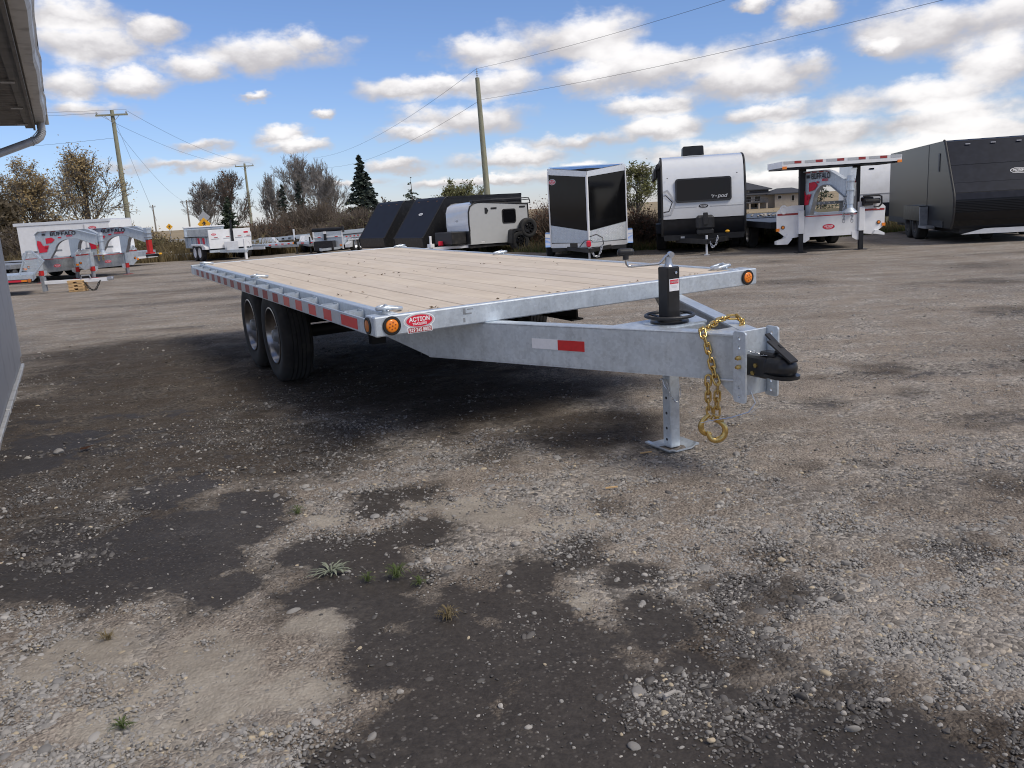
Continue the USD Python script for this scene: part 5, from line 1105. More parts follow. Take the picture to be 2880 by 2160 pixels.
emblem(t, (xw + .002, .48, .42), (0, 1, 0), (0, 0, 1), .16, .07, style='white')
part(t, 'fender', MB().prism(sg.Polygon([(1.45, .30), (1.52, .74), (1.60, .78), (2.05, .78), (2.2, .70), (2.2, .62), (2.02, .70), (1.66, .70), (1.58, .64), (1.54, .30)]), (xw, 0, 0), (0, 1, 0), (0, 0, 1), (.26, 0, 0)), 'plastic_black', smooth=False)
wheel(t, (xw + .24, 1.86, .36), (1, 0, 0), .36, .22, .2, 'black_paint', dish=.04, tread=False, spokes=8, seg=32, hub=False)
wheel(t, (-xw - .24, 1.86, .36), (-1, 0, 0), .36, .22, .2, 'black_paint', dish=.04, tread=False, spokes=8, seg=32, hub=False)
sp = wheel(t, (xw + .26, 2.22, .78), (1, 0, 0), .34, .2, .2, 'black_paint', dish=.04, tread=False, spokes=8, seg=32, hub=False)
part(t, 'storage_box', MB().box(-.55, .62, -.62, -.06, .40, .80, .02), 'black_frame')
part(t, 'tongue', MB().box(-.04, .04, -1.35, -.02, .26, .34).obox((-.6, 0, .30), (0, -1.0, .30), .06, .08).obox((.6, 0, .30), (0, -1.0, .30), .06, .08), 'white_paint', smooth=False)
part(t, 'tongue_jack', MB().box(-.03, .03, -1.12, -1.06, .02, .72).box(-.12, .12, -1.16, -1.02, .34, .46), 'white_paint', smooth=False)
part(t, 'red_reflector', MB().box(-.04, .04, -.80, -.63, .38, .52, .01), 'red_decal')
part(t, 'chassis', MB().box(-cw / 2 + .05, cw / 2 - .05, 0, 2.45, .24, .35), 'black_frame', smooth=False)
rk = MB(); rz_ = 1.80
for x in (-.68, .68):
    rk.tube([(x, .9, rz_ - .03), (x, .95, rz_), (x, 2.35, rz_), (x, 2.5, rz_ - .01), (x, 2.54, rz_ - .12), (x, 2.54, rz_ - .2)], .018, 8)
for y in (.95, 1.4, 1.85, 2.3):
    rk.cyl((-.68, y, rz_), (.68, y, rz_), .015, 6)
rk.cyl((-.68, 2.54, rz_ - .18), (.68, 2.54, rz_ - .18), .016, 6); rk.cyl((-.68, 2.54, rz_ - .06), (.68, 2.54, rz_ - .06), .016, 6)
for x in (-.68, .68):
    for y in (1.1, 2.1): rk.cyl((x, y, 1.60), (x, y, rz_), .014, 6)
part(t, 'roof_rack', rk, 'black_frame')
part(t, 'roof_awning', MB().box(.62, .80, .15, 2.1, 1.70, 1.80, .02), 'charcoal')

# ---- black V nose cargo trailer
t = thing('cargo_trailer', 'black V nose cargo trailer with checker plate and silver fenders', 'trailer', (2.34, 23.0, gzf(2.3, 23)), -5.8)
b0, hw = .34, 1.03
part(t, 'box_body', MB().prism([(-hw, .02), (0, -.78), (hw, .02), (hw, 4.6), (-hw, 4.6)], (0, 0, b0), (1, 0, 0), (0, 1, 0), (0, 0, 2.02)), 'black_frame', smooth=False)
for s in (-1, 1):
    n2 = np.array([.80, 1.03 * s * s]); ex = np.array([s * 1.03, .80, 0]); ln = np.linalg.norm(ex); ex /= ln; out = np.array([s * ex[1] * 1.0, -abs(ex[0]), 0]); out /= np.linalg.norm(out); o = np.array([0, -.78, 0])
    q = lambda pts, m, nm, k=.006, th=.004, sm=False: part(t, nm, MB().prism(pts, o + out * k, ex, (0, 0, 1), out * th), m, smooth=sm)
    q([(.04, b0 + .42), (ln - .02, b0 + .60), (ln - .02, b0 + 1.95), (.04, b0 + 1.82)], 'black_gloss', 'gloss_panel')
    pl = part(t, 'checker_plate', MB().prism([(.04, b0 + .10), (ln - .02, b0 + .12), (ln - .02, b0 + .59), (.04, b0 + .41)], o + out * .006, ex, (0, 0, 1), out * .004), 'galvanized', smooth=False)
    dm = MB(); r0 = 0
    for iu in range(26):
        for iz in range(13):
            u, z = .06 + iu * .048, b0 + .14 + iz * .036
            if u < ln - .05 and z < b0 + .40 + .17 * u / ln * 1.0: 
                a = PI / 4 if (iu + iz) % 2 else -PI / 4; e = ex * math.cos(a) * .021 + np.array([0, 0, math.sin(a) * .021]); f2 = ex * -math.sin(a) * .008 + np.array([0, 0, math.cos(a) * .008]); c = o + out * .0102 + ex * u + [0, 0, z]
                dm.add([c - e, c + f2, c + e, c - f2, c + out * .006], [(0, 4, 1), (1, 4, 2), (2, 4, 3), (3, 4, 0)] if s > 0 else [(0, 1, 4), (1, 2, 4), (2, 3, 4), (3, 0, 4)])
    tag(stage.GetPrimAtPath(part(pl, 'plate_treads', dm, 'aluminium', smooth=False)), kind='stuff')
    q([(.0, b0 - .02), (ln + .01, b0 - .02), (ln + .01, b0 + .095), (.0, b0 + .095)], 'aluminium', 'bottom_rail')
    q([(.0, b0 + 1.80), (ln + .02, b0 + 1.94), (ln + .02, b0 + 2.10), (.0, b0 + 1.94)], 'aluminium', 'roof_trim', .008)
    part(t, 'corner_post', MB().box(*sorted((s * (hw - .005), s * (hw + .03))), -.01, .05, b0, b0 + 2.04, .008), 'white_paint')
    part(t, 'roof_side_rail', MB().box(*sorted((s * (hw - .02), s * (hw + .025))), .05, 4.6, b0 + 1.97, b0 + 2.08), 'aluminium', smooth=False)
    fd = MB(); fr = [(1.02, .30), (1.05, .52), (1.14, .64), (1.30, .70), (2.5, .70), (2.66, .64), (2.75, .5), (2.78, .3)]
    v = [(s * x, p[0], p[1]) for p in fr for x in (hw + .002, hw + .22)]; fd.add(v, [(2 * i, 2 * i + 1, 2 * i + 3, 2 * i + 2) for i in range(len(fr) - 1)])
    fd.prism([(p[0], p[1]) for p in fr] + [(2.7, .3), (2.5, .55), (1.3, .55), (1.1, .3)], (s * (hw + .215), 0, 0), (0, 1, 0), (0, 0, 1), (s * .006, 0, 0))
    part(t, 'fender', fd, 'aluminium_mirror', smooth=40)
    for y in (1.45, 2.25):
        small_wheel(t, s * (hw + .20), y, .31, .2, s)
part(t, 'nose_post', MB().cyl((0, -.79, b0), (0, -.79, b0 + 1.84), .035, 14), 'white_paint')
part(t, 'nose_roof', MB().add([(0, -.80, b0 + 1.955), (-hw, .0, b0 + 2.11), (hw, .0, b0 + 2.11), (-hw, .75, b0 + 2.17), (hw, .75, b0 + 2.17), (-hw, 4.6, b0 + 2.14), (hw, 4.6, b0 + 2.14)], [(0, 2, 1), (1, 2, 4), (1, 4, 3), (3, 4, 6), (3, 6, 5)]), 'aluminium_mirror', smooth=False)
part(t, 'tongue', MB().obox((-.6, -.25, .30), (0, -1.35, .26), .07, .1).obox((.6, -.25, .30), (0, -1.35, .26), .07, .1).box(-1.0, 1.0, -.28, 0, .22, .32), 'black_frame', smooth=False)
part(t, 'tongue_jack', MB().cyl((0, -1.20, .03), (0, -1.20, .52), .03, 12).cyl((0, -1.20, 0), (0, -1.20, .03), .08, 14), 'zinc')
part(t, 'red_coupler_lock', MB().box(-.07, .05, -1.42, -1.28, .36, .52, .03), 'red_decal')
part(t, 'battery_box', MB().box(-.50, -.30, -.95, -.80, .34, .46, .01), 'plastic_black')
cab = MB(); cab.tube([(-.25, -.98, .35), (-.12, -1.0, .50), (.05, -1.0, .52), (.10, -1.0, .48)], .012, 6); cab.tube([(.02, -.98, .60), (.20, -1.0, .66), (.36, -1.0, .56), (.38, -1.0, .40), (.30, -1.0, .34)], .014, 6)
part(t, 'wiring_loops', cab, 'plastic_black')
links(t, [(.04, -1.22, .30), (.12, -1.22, .12), (.22, -1.2, .10), (.30, -1.15, .22), (.33, -1.1, .36)], 'zinc', pitch=.06, lw=.02, ll=.026, r=.009, name='safety_chain_link')
ex = np.array([-1.03, .80, 0]); ex /= np.linalg.norm(ex); ot = np.array([-ex[1], ex[0], 0]); ot = ot if ot[1] < 0 else -ot
emblem(t, np.array([0, -.78, b0 + 1.74]) + ex * 1.17 + ot * .0105, -ex, (0, 0, 1), .24, .155, style='red')

# ---- round nosed travel trailer
t = thing('travel_trailer', 'silver white travel trailer with dark front window and black lower nose', 'travel trailer', (5.30, 22.2, gzf(5.3, 22.3)), -9.2)
hw, g0 = 1.07, .15
prof = [(.14, .48), (.03, .70), (0, .92), (-.01, 1.25), (.03, 1.60), (.13, 1.98), (.27, 2.28), (.42, 2.42), (.62, 2.50), (.95, 2.54)]
body = prof + [(5.0, 2.52), (5.15, 2.40), (5.2, .48)]
part(t, 'body_shell', MB().prism(body, (-hw, 0, 0), (0, 1, 0), (0, 0, 1), (2 * hw, 0, 0)), 'charcoal', smooth=30)
from scipy.interpolate import CubicSpline
pa = np.array(prof); cs = CubicSpline(np.arange(len(pa)), pa); fine = cs(np.linspace(0, len(pa) - 1, 46))
zcut = lambda lo, hi: [p for p in fine if lo <= p[1] <= hi]


def shell(z0, z1, x0, x1, off, m, nm, nxs=1):
    ring = zcut(z0, z1); mb = MB(); k = len(ring); tang = np.gradient(np.array(ring), axis=0); nr = np.stack([-tang[:, 1], tang[:, 0]], 1); nr /= np.linalg.norm(nr, axis=1, keepdims=True)
    v = [(x, p[0] + n_[0] * off, p[1] + n_[1] * off) for p, n_ in zip(ring, nr) for x in (x0, x1)]
    mb.add(v, [(2 * i, 2 * i + 1, 2 * i + 3, 2 * i + 2) for i in range(k - 1)])
    return part(t, nm, mb, m, smooth=60)


shell(.92, 2.60, -hw + .03, hw - .03, .012, 'white_gloss', 'front_cap')
rc = MB(); rc.box(-hw + .03, hw - .03, .9, 4.9, 2.545, 2.56); part(t, 'roof_skin', rc, 'white_gloss', smooth=False)
for x in (-hw, hw):
    part(t, 'edge_trim', MB().tube([(x, p[0] - .005, p[1]) for p in fine[::3]], .028, 8), 'black_frame', smooth=50)
# window set on the curve
a, b = np.array([.0, -.018, 1.33]), np.array([.0, .075, 1.94]); ey = (b - a) / np.linalg.norm(b - a); ez_ = np.cross([1, 0, 0], ey); hgt = np.linalg.norm(b - a); o = a + ez_ * .035
wf = part(t, 'front_window', MB().prism(rrect(-.72, .72, 0, hgt, .07).difference(rrect(-.68, .68, .04, hgt - .04, .05)), o - ez_ * .03, (1, 0, 0), ey, ez_ * .045), 'plastic_black', smooth=False)
part(wf, 'window_glass', MB().prism(rrect(-.685, .685, .035, hgt - .035, .05), o - ez_ * .03, (1, 0, 0), ey, ez_ * .04), 'window_dark', smooth=False)
part(wf, 'window_lettering', MB().text("'r-pod", .085, o + ez_ * .0155 + np.array([.40, 0, 0]) + ey * .115, (1, 0, 0), ey, w=.40, depth=.003, slant=.25), 'silver_tape', smooth=False)
emblem(t, (0, -.024, 1.22), (1, 0, 0), (0, 0, 1), .27, .12, style='black')
part(t, 'waist_line', MB().box(-.85, -.17, -.028, -.0225, 1.20, 1.215).box(.17, hw - .05, -.028, -.0225, 1.20, 1.215), 'silver_tape', smooth=False)
hx = sg.LineString([(-hw + .04, 1.62), (-.93, 1.66), (-.72, 1.36), (-.84, 1.06), (-hw + .04, 1.03)]).buffer(.025, cap_style=2, join_style=2)
part(t, 'hexagon_stripe', MB().prism(hx, (0, -.026, 0), (1, 0.0, 0), (0, .0, 1), (0, -.004, 0)), 'silver_tape', smooth=False)
hx = sg.LineString([(-hw + .04, 1.53), (-.97, 1.54), (-.80, 1.36), (-.89, 1.13), (-hw + .04, 1.11)]).buffer(.010, cap_style=2, join_style=2)
part(t, 'hexagon_line', MB().prism(hx, (0, -.026, 0), (1, 0, 0), (0, .0, 1), (0, -.004, 0)), 'charcoal', smooth=False)
part(t, 'roof_air_unit', MB().add(trimesh.convex.convex_hull(np.array([(x * sx, y, z) for sx in (-1, 1) for x, y, z in ((.29, 1.2, 2.55), (.29, 2.0, 2.55), (.28, 1.25, 2.80), (.28, 1.9, 2.80), (.25, 1.22, 2.83), (.25, 1.9, 2.83))]) + [-.17, 0, 0])), 'charcoal', smooth=25)
part(t, 'awning_case', MB().box(-hw - .13, -hw - .002, .25, 4.2, 2.22, 2.38, .04).box(-hw - .10, -hw - .002, .35, .42, .95, 2.22).box(-hw - .19, -hw - .10, .3, 4.1, 1.98, 2.24, .03), 'black_frame')
part(t, 'lamp_pair', MB().lathe([(.016, 0), (.012, .012), (.0001, .013)], (-.92, .045, 1.98), (0, -1, .3), 10).lathe([(.016, 0), (.012, .012), (.0001, .013)], (.86, .045, 2.02), (0, -1, .3), 10), 'plastic_black')
gt = part(t, 'gas_bottle_cover', MB().box(-.22, .24, -.52, -.20, .62, .99, .06).box(-.20, .22, -.50, -.22, .50, .64, .03), 'plastic_black')
part(gt, 'cover_latch', MB().box(-.05, .07, -.56, -.515, .74, 1.06, .015), 'plastic_black')
part(t, 'lower_apron', MB().prism([(-1.02, .36), (1.02, .36), (1.05, .50), (-1.05, .50)], (0, -.10, 0), (1, 0, 0), (0, 0, 1), (0, .12, 0)), 'charcoal', smooth=False)
part(t, 'tongue', MB().obox((-.7, .1, .36), (0, -1.1, .34), .07, .12).obox((.7, .1, .36), (0, -1.1, .34), .07, .12), 'black_frame', smooth=False)
part(t, 'tongue_jack', MB().cyl((0, -1.0, .02), (0, -1.0, .5), .028, 12).cyl((0, -1.0, -.0), (0, -1.0, .02), .07, 14), 'white_paint')
part(t, 'data_plate', MB().box(-.60, -.50, -.112, -.1005, .385, .46), 'silver_tape', smooth=False)
links(t, [(.06, -1.02, .34), (.14, -1.03, .20), (.22, -1.0, .24), (.28, -.9, .44)], 'zinc', pitch=.06, lw=.02, ll=.026, r=.009, name='safety_chain_link')
part(t, 'yellow_plug', MB().add(trimesh.creation.icosphere(2, .05).apply_scale([1.2, .6, .7]).apply_translation([.60, -.1, .54])), 'sign_yellow')
for s in (-1, 1):
    wheel(t, (s * (hw + .10), 2.3, .34), (s, 0, 0), .34, .26, .2, 'black_paint', dish=.04, tread=False, spokes=6, seg=32, hub=False)
    part(t, 'fender', MB().prism([(1.75, .50), (1.85, .76), (2.75, .76), (2.85, .50)], (s * hw, 0, 0), (0, 1, 0), (0, 0, 1), (s * .12, 0, 0)), 'plastic_black', smooth=False)
part(t, 'chassis', MB().box(-.9, .9, .2, 5.0, .36, .48), 'black_frame', smooth=False)

# ---- dark flat trailer with dual wheels between the travel trailer and white gooseneck
t = thing('flat_trailer', 'dark decked dual wheel flat trailer between travel trailer and white gooseneck', 'trailer', (8.2, 24.6, gzf(8.2, 24.6)), -17)
part(t, 'deck', MB().box(-1.1, 1.15, .1, 6.5, .64, .76, .008), 'charcoal')
for k in range(6):
    part(t, 'stake_pocket', MB().box(-1.14, -1.102, .4 + .8 * k, .5 + .8 * k, .62, .74), 'galvanized', smooth=False)
for x in (-1.02, -.74, .85):
    wheel(t, (x - .02, 1.1, .38), (-1, 0, 0), .38, .22, .22, 'zinc', tread=False, seg=28, hub=False)
    wheel(t, (x - .02, 2.0, .38), (-1, 0, 0), .38, .22, .22, 'zinc', tread=False, seg=28, hub=False)
rg_ = np.random.default_rng(8); rm = MB()
for _ in range(26):
    s = stone(int(rg_.integers(99)), 1); v = s.vertices * rg_.uniform(.03, .07) + [rg_.uniform(-1.0, .6), rg_.uniform(.2, 3.5), .79]; rm.add(v, s.faces)
solo('rubble', (lambda m: (lambda v, f: MB().add(v @ rotz(-17).T + [8.2, 24.6, gzf(8.2, 24.6)], f))(*m.arrays()))(rm), 'stone_c', 'pale stone rubble lying on the dark flat trailer deck', 'rubble', kind='stuff', smooth=40)

# ---- white travel trailer behind the gooseneck
t = thing('travel_trailer', 'plain white travel trailer showing behind the white gooseneck neck', 'travel trailer', (13.45, 29.0, gzf(13.4, 29)), R=rotz(-14) @ np.diag([1, 1, 1.07]))
part(t, 'body_shell', MB().prism([(.05, .85), (0, 1.1), (.10, 1.7), (.35, 2.15), (.6, 2.2), (4.8, 2.2), (4.8, .85)], (-1.1, 0, 0), (0, 1, 0), (0, 0, 1), (2.2, 0, 0)), 'white_paint', smooth=30)
part(t, 'lower_band', MB().box(-1.09, 1.09, .02, 4.7, .40, .848), 'navy_black', smooth=False)
part(t, 'body_seam', MB().box(-1.1, 1.1, -.012, -.0, 1.14, 1.155), 'grey_decal', smooth=False)
part(t, 'edge_trim', MB().tube([(-1.1, -.0, 1.1), (-1.1, .10, 1.7), (-1.1, .35, 2.15)], .03, 8), 'black_frame')
part(t, 'clearance_lamp', MB().box(-.75, -.60, .20, .24, 1.92, 1.96), 'charcoal', smooth=False)
for s in (-1, 1):
    small_wheel(t, s * 1.08, 2.4, .33, .2, s)

# ---- big black enclosed trailer at right
t = thing('enclosed_trailer', 'large black enclosed trailer with slanted nose and ribbed bumper band at right edge', 'trailer', (11.76, 19.40, gzf(11.9, 19.5)), -14)
hw = 1.22
prof = [(.20, .36), (.06, .55), (0, .74), (0, 1.02), (.06, 1.18), (1.05, 2.40), (1.15, 2.44), (7.5, 2.44), (7.5, .36)]
part(t, 'box_body', MB().prism(prof, (-hw, 0, 0), (0, 1, 0), (0, 0, 1), (2 * hw, 0, 0)), 'black_sheen', smooth=25)


def band(p, q, x0, x1, off, m, nm):
    p, q = np.array([0, *p]), np.array([0, *q]); d_ = (q - p) / np.linalg.norm(q - p); n_ = np.cross([1, 0, 0], d_); mb = MB().prism([(x0, 0), (x1, 0), (x1, np.linalg.norm(q - p)), (x0, np.linalg.norm(q - p))], p + n_ * .001, (1, 0, 0), d_, n_ * off); return part(t, nm, mb, m, smooth=False)


band((.588, 1.831), (1.037, 2.385), -hw + .03, hw - .03, .006, 'navy_black', 'nose_panel')
band((.2506, 1.415), (.5815, 1.823), -hw + .03, hw - .03, .006, 'navy_black', 'nose_panel')
band((.068, 1.19), (.2473, 1.411), -hw + .03, hw - .03, .004, 'navy_black', 'nose_panel')
band((.003, 1.03), (.06, 1.178), -hw + .03, hw - .03, .004, 'navy_black', 'nose_panel')
band((.06, .56), (.0, .735), -hw + .03, hw - .03, .004, 'black_gloss', 'lower_nose')
band((.20, .37), (.062, .552), -hw + .03, hw - .03, .004, 'black_gloss', 'lower_nose')
rb = MB()
for k in range(7):
    rb.cyl((-hw + .02, .004, .765 + .036 * k), (hw - .02, .004, .765 + .036 * k), .013, 10)
part(t, 'ribbed_band', rb, 'black_sheen')
part(t, 'edge_trim', MB().tube([(-hw, p[0], p[1]) for p in prof[:7]], .03, 8), 'black_frame')
part(t, 'side_seam', MB().box(-hw - .006, -hw, 2.6, 2.615, .5, 2.42), 'ink', smooth=False)
part(t, 'side_vent', MB().prism(rrect(1.45, 1.58, 1.72, 2.16, .02), (-hw - .012, 0, 0), (0, 1, 0), (0, 0, 1), (.012, 0, 0)), 'ink', smooth=False)
part(t, 'floor_rail', MB().box(-hw - .012, -hw, .9, 7.4, .36, .52), 'black_frame', smooth=False)
for k in range(4):
    part(t, 'clearance_lamp', MB().box(-.8 + .55 * k, -.7 + .55 * k, .93, .96, 2.31, 2.335), 'grey_decal', smooth=False)
d_ = np.array([0, .99, 1.22]); d_ /= np.linalg.norm(d_); n_ = np.cross([1, 0, 0], d_)
emblem(t, np.array([.22, .417, 1.62]) + n_ * .009, (1, 0, 0), d_, .36, .17, style='black')
part(t, 'silver_sill', MB().prism([(-1.0, .22), (hw + .05, .22), (hw + .05, .34), (-.5, .34)], (0, .15, 0), (1, 0, 0), (0, 0, 1), (0, .06, 0)), 'aluminium', smooth=False)
part(t, 'fender', MB().prism([(2.5, .50), (2.5, .88), (4.4, .88), (4.4, .50)], (-hw - .20, 0, 0), (0, 1, 0), (0, 0, 1), (.20, 0, 0)), 'black_paint', smooth=False)
part(t, 'fender_step', MB().box(-hw - .21, -hw, 1.7, 2.5, .32, .38).box(-hw - .2, -hw - .01, 2.42, 2.49, .38, .86), 'galvanized_dark', smooth=False)
for y in (3.0, 3.85):
    wheel(t, (-hw - .18, y, .41), (-1, 0, 0), .41, .26, .22, 'black_paint', tread=False, seg=28, hub=False); wheel(t, (hw + .16, y, .36), (1, 0, 0), .36, .24, .2, 'black_paint', tread=False, seg=28, hub=False)
wheel(t, (-.15, 1.6, .30), (-1, 0, 0), .30, .2, .17, 'black_paint', tread=False, seg=24, hub=False)
part(t, 'chassis', MB().box(-1.0, 1.0, .3, 7.3, .24, .36), 'black_frame', smooth=False)

# ================================================================== vegetation
def segs(P, Q, r0, r1, n=4):
    """many tapered bars at once"""
    P, Q = np.asarray(P, float), np.asarray(Q, float); d = Q - P; d /= np.linalg.norm(d, axis=1, keepdims=True) + 1e-9
    a = np.cross(d, np.where(np.abs(d[:, 2:]) < .9, [0, 0, 1.], [1., 0, 0])); a /= np.linalg.norm(a, axis=1, keepdims=True) + 1e-9; b = np.cross(d, a)
    ang = np.arange(n) * 2 * PI / n; off = np.cos(ang)[None, :, None] * a[:, None] + np.sin(ang)[None, :, None] * b[:, None]
    v = np.concatenate([P[:, None] + off * np.asarray(r0)[:, None, None], Q[:, None] + off * np.asarray(r1)[:, None, None]], 1).reshape(-1, 3)
    k = np.arange(len(P))[:, None] * 2 * n; i = np.arange(n); j = (i + 1) % n
    return v, np.stack([k + i, k + j, k + n + j, k + n + i], -1).reshape(-1, 4)


def cards(C, size, rg, flat=.5):
    """leaf-like quads at points C"""
    n = len(C); u = rg.normal(size=(n, 3)); u[:, 2] *= flat; u /= np.linalg.norm(u, axis=1, keepdims=True); w = rg.normal(size=(n, 3)); w -= u * (w * u).sum(1, keepdims=True); w /= np.linalg.norm(w, axis=1, keepdims=True)
    s = np.asarray(size)[:, None] if np.ndim(size) else size
    v = np.stack([C - u * s, C - w * s * .55, C + u * s, C + w * s * .55], 1).reshape(-1, 3); return v, np.arange(4 * n).reshape(n, 4)


def grow(rg, base, top, halfw, r0, forks=5, levels=4, spread=.62, up=.5, bend=.12, t0=.28):
    """segments of a branching tree, per level: lists (P, Q, ra, rb)"""
    out = [[] for _ in range(levels + 1)]
    H = top - base[2]

    def branch(p, d, ln, r, lev):
        k = 5 if lev == 0 else 3; st = ln / k; pts = [p]; dirs = [d]
        for i in range(k):
            d = d + rg.normal(size=3) * bend * (1 if lev else .35); d[2] += .05 * up * (lev > 0); d /= np.linalg.norm(d); q = p + d * st
            out[lev].append((p, q, r * (1 - .55 * i / k), r * (1 - .55 * (i + 1) / k))); p = q; pts.append(p); dirs.append(d)
        if lev < levels:
            m = forks + (3 if t0 > .2 else 8) if lev == 0 else forks
            for j in range(m):
                t = rg.uniform(t0 if lev == 0 else .25, 1.0) if j else 1.0; x = t * k; i = min(int(x), k - 1); o = pts[i] + (pts[i + 1] - pts[i]) * (x - i)
                a = rg.uniform(0, 2 * PI); dd = dirs[i]; s1 = np.cross(dd, [1, .2, .1]); s1 /= np.linalg.norm(s1); s2 = np.cross(dd, s1); tl_ = spread * rg.uniform(.6, 1.25); nd = dd * math.cos(tl_) + (s1 * math.cos(a) + s2 * math.sin(a)) * math.sin(tl_); nd[2] += up * .25; nd /= np.linalg.norm(nd)
                branch(o, nd, ln * rg.uniform(.48, .68) * (1 if lev else (1.15 - .55 * t)), r * (.50 if lev else .42) * (1 - .3 * t), lev + 1)
    branch(np.asarray(base, float), np.array([rg.normal(0, .03), rg.normal(0, .03), 1.]), H * .62, r0, 0)
    ends = np.array([s_[1] for s_ in out[levels]]); allp = np.array([s_[1] for l_ in out for s_ in l_])
    # fit the crown to the height and width it has
    z0 = base[2]; zmax = allp[:, 2].max(); kx = halfw / (np.percentile(np.hypot(allp[:, 0] - base[0], allp[:, 1] - base[1]), 97) + 1e-6); kz = H / (zmax - z0)
    f_ = lambda p: np.stack([base[0] + (p[:, 0] - base[0]) * kx, base[1] + (p[:, 1] - base[1]) * kx, z0 + (p[:, 2] - z0) * kz], 1)
    res = []
    for l_ in out:
        if l_:
            res.append((f_(np.array([s_[0] for s_ in l_])), f_(np.array([s_[1] for s_ in l_])), np.array([s_[2] for s_ in l_]), np.array([s_[3] for s_ in l_])))
    return res


def tree(name, label, x, y, top, halfw, seed, bark='bark', leaf=None, nleaf=0, lsize=.12, r0=.16, forks=4, levels=4, spread=.55, up=.5, twig_r=.010, group=None, cat='tree', minr=.012, t0=.28):
    rg = np.random.default_rng(seed); z = gzf(x, y); t = thing(name, label, cat, (x, y, z), 0, group=group)
    lv = grow(rg, (0, 0, -.1), top - z, halfw, r0, forks, levels, spread, up, t0=t0)
    mb = MB(); mb.add(*segs(*lv[0], n=7)); mb.add(*segs(*lv[1], n=5)); part(t, 'trunk', mb, bark, smooth=False)
    mb = MB()
    for P_, Q_, a, b in lv[2:]:
        mb.add(*segs(P_, Q_, np.maximum(a, minr), np.maximum(b, minr * .7), n=3))
    tw = part(t, 'crown', mb, bark, smooth=False)
    if leaf and nleaf:
        E_ = lv[-1][1]; k = rg.integers(0, len(E_), nleaf); clump = meshkit.noise(E_[k] * 1.1, seed) > rg.uniform(.1, .75, nleaf); k = k[clump]; C = E_[k] + rg.normal(0, .16, (len(k), 3)) * max(halfw / 2.5, .5)
        part(tw, 'leaves', MB().add(*cards(C, rg.uniform(.5, 1.2, len(C)) * lsize, rg)), leaf, smooth=False)
    return t


def conifer(name, label, x, y, top, halfw, seed, mat='needles', dens=1.0, bare_top=.0, group=None):
    rg = np.random.default_rng(seed); z = gzf(x, y); t = thing(name, label, 'tree', (x, y, z), 0, group=group); H = top - z
    part(t, 'trunk', MB().tube([(0, 0, -.1), (.02, 0, H * .5), (0, .01, H)], [.02 + H * .022, H * .014, .012], 7), 'bark')
    P_, Q_, C, S = [], [], [], []
    n = int(26 * H / 2 * dens)
    for i in range(n):
        f = (i + rg.uniform(0, 1)) / n; zz = H * (.07 + .92 * f); 
        if f > 1 - bare_top and rg.uniform() < .8: continue
        ln = halfw * (1 - f) ** .85 * rg.uniform(.62, 1.12) + .05
        a = rg.uniform(0, 2 * PI); d_ = np.array([math.cos(a), math.sin(a), 0]); tip = d_ * ln + np.array([0, 0, zz - ln * rg.uniform(.05, .38)]); root = np.array([0, 0, zz]); mid = (root + tip) / 2 + [0, 0, -.06 * ln]
        P_ += [root, mid]; Q_ += [mid, tip + [0, 0, .05 * ln]]
        k = max(int(26 * ln / max(halfw, .3) * dens), 5)
        u = rg.uniform(.12, 1.02, k); c = root + (tip - root) * u[:, None]; side = np.array([-d_[1], d_[0], 0]); c = c + side * (rg.normal(0, .20, k) * ln * (1.1 - .7 * u))[:, None] + np.array([0, 0, -1]) * np.abs(rg.normal(0, .07, k))[:, None] * ln; C.append(c); S.append(rg.uniform(.06, .15, k) * (H / 6 + .35))
    m = len(P_); part(t, 'branches', MB().add(*segs(P_, Q_, np.full(m, .014), np.full(m, .007), 3)), 'bark', smooth=False)
    C, S = np.vstack(C), np.concatenate(S); part(t, 'crown', MB().add(*cards(C, S, rg, .3)), mat, smooth=False)
    return t


def bush(name, label, x, y, top, halfw, seed, leaf='leaf_brown', nst=520, nleaf=1400, lsize=.06, depth=None, twig='twig_brown', cat='bush', group=None, r=.011):
    rg = np.random.default_rng(seed); z = gzf(x, y); t = thing(name, label, cat, (x, y, z), 0, group=group); H = top - z; depth = depth or halfw * .8
    P_, Q_ = [], []; tips = []
    for _ in range(nst):
        b = np.array([rg.normal(0, .45) * halfw, rg.normal(0, .45) * depth, -.05]); e = abs(b[0]) / halfw; h = H * rg.uniform(.45, 1.0) * (1 - .38 * min(e, 1.2) ** 2); d_ = np.array([b[0] / halfw * .5 + rg.normal(0, .25), rg.normal(0, .3), 1.]); p = b
        for k in range(3):
            d_ = d_ + rg.normal(0, .22, 3); d_ /= np.linalg.norm(d_); q = p + d_ * h / 3; P_.append(p); Q_.append(q)
            if k:
                for _k in range(2):
                    s_ = rg.normal(0, .5, 3) + d_ * .8; s_ /= np.linalg.norm(s_); P_.append(p); Q_.append(p + s_ * h * .25); tips.append(p + s_ * h * .25)
            p = q
        tips.append(p)
    m = len(P_); part(t, 'stems', MB().add(*segs(P_, Q_, np.full(m, r), np.full(m, r * .55), 3)), twig, smooth=False)
    tips = np.array(tips); k = rg.integers(0, len(tips), nleaf); C = tips[k] + rg.normal(0, .07, (nleaf, 3)) * H
    C = C[C[:, 2] > .02]; part(t, 'leaves', MB().add(*cards(C, rg.uniform(.5, 1.3, len(C)) * lsize, rg)), leaf, smooth=False)
    return t


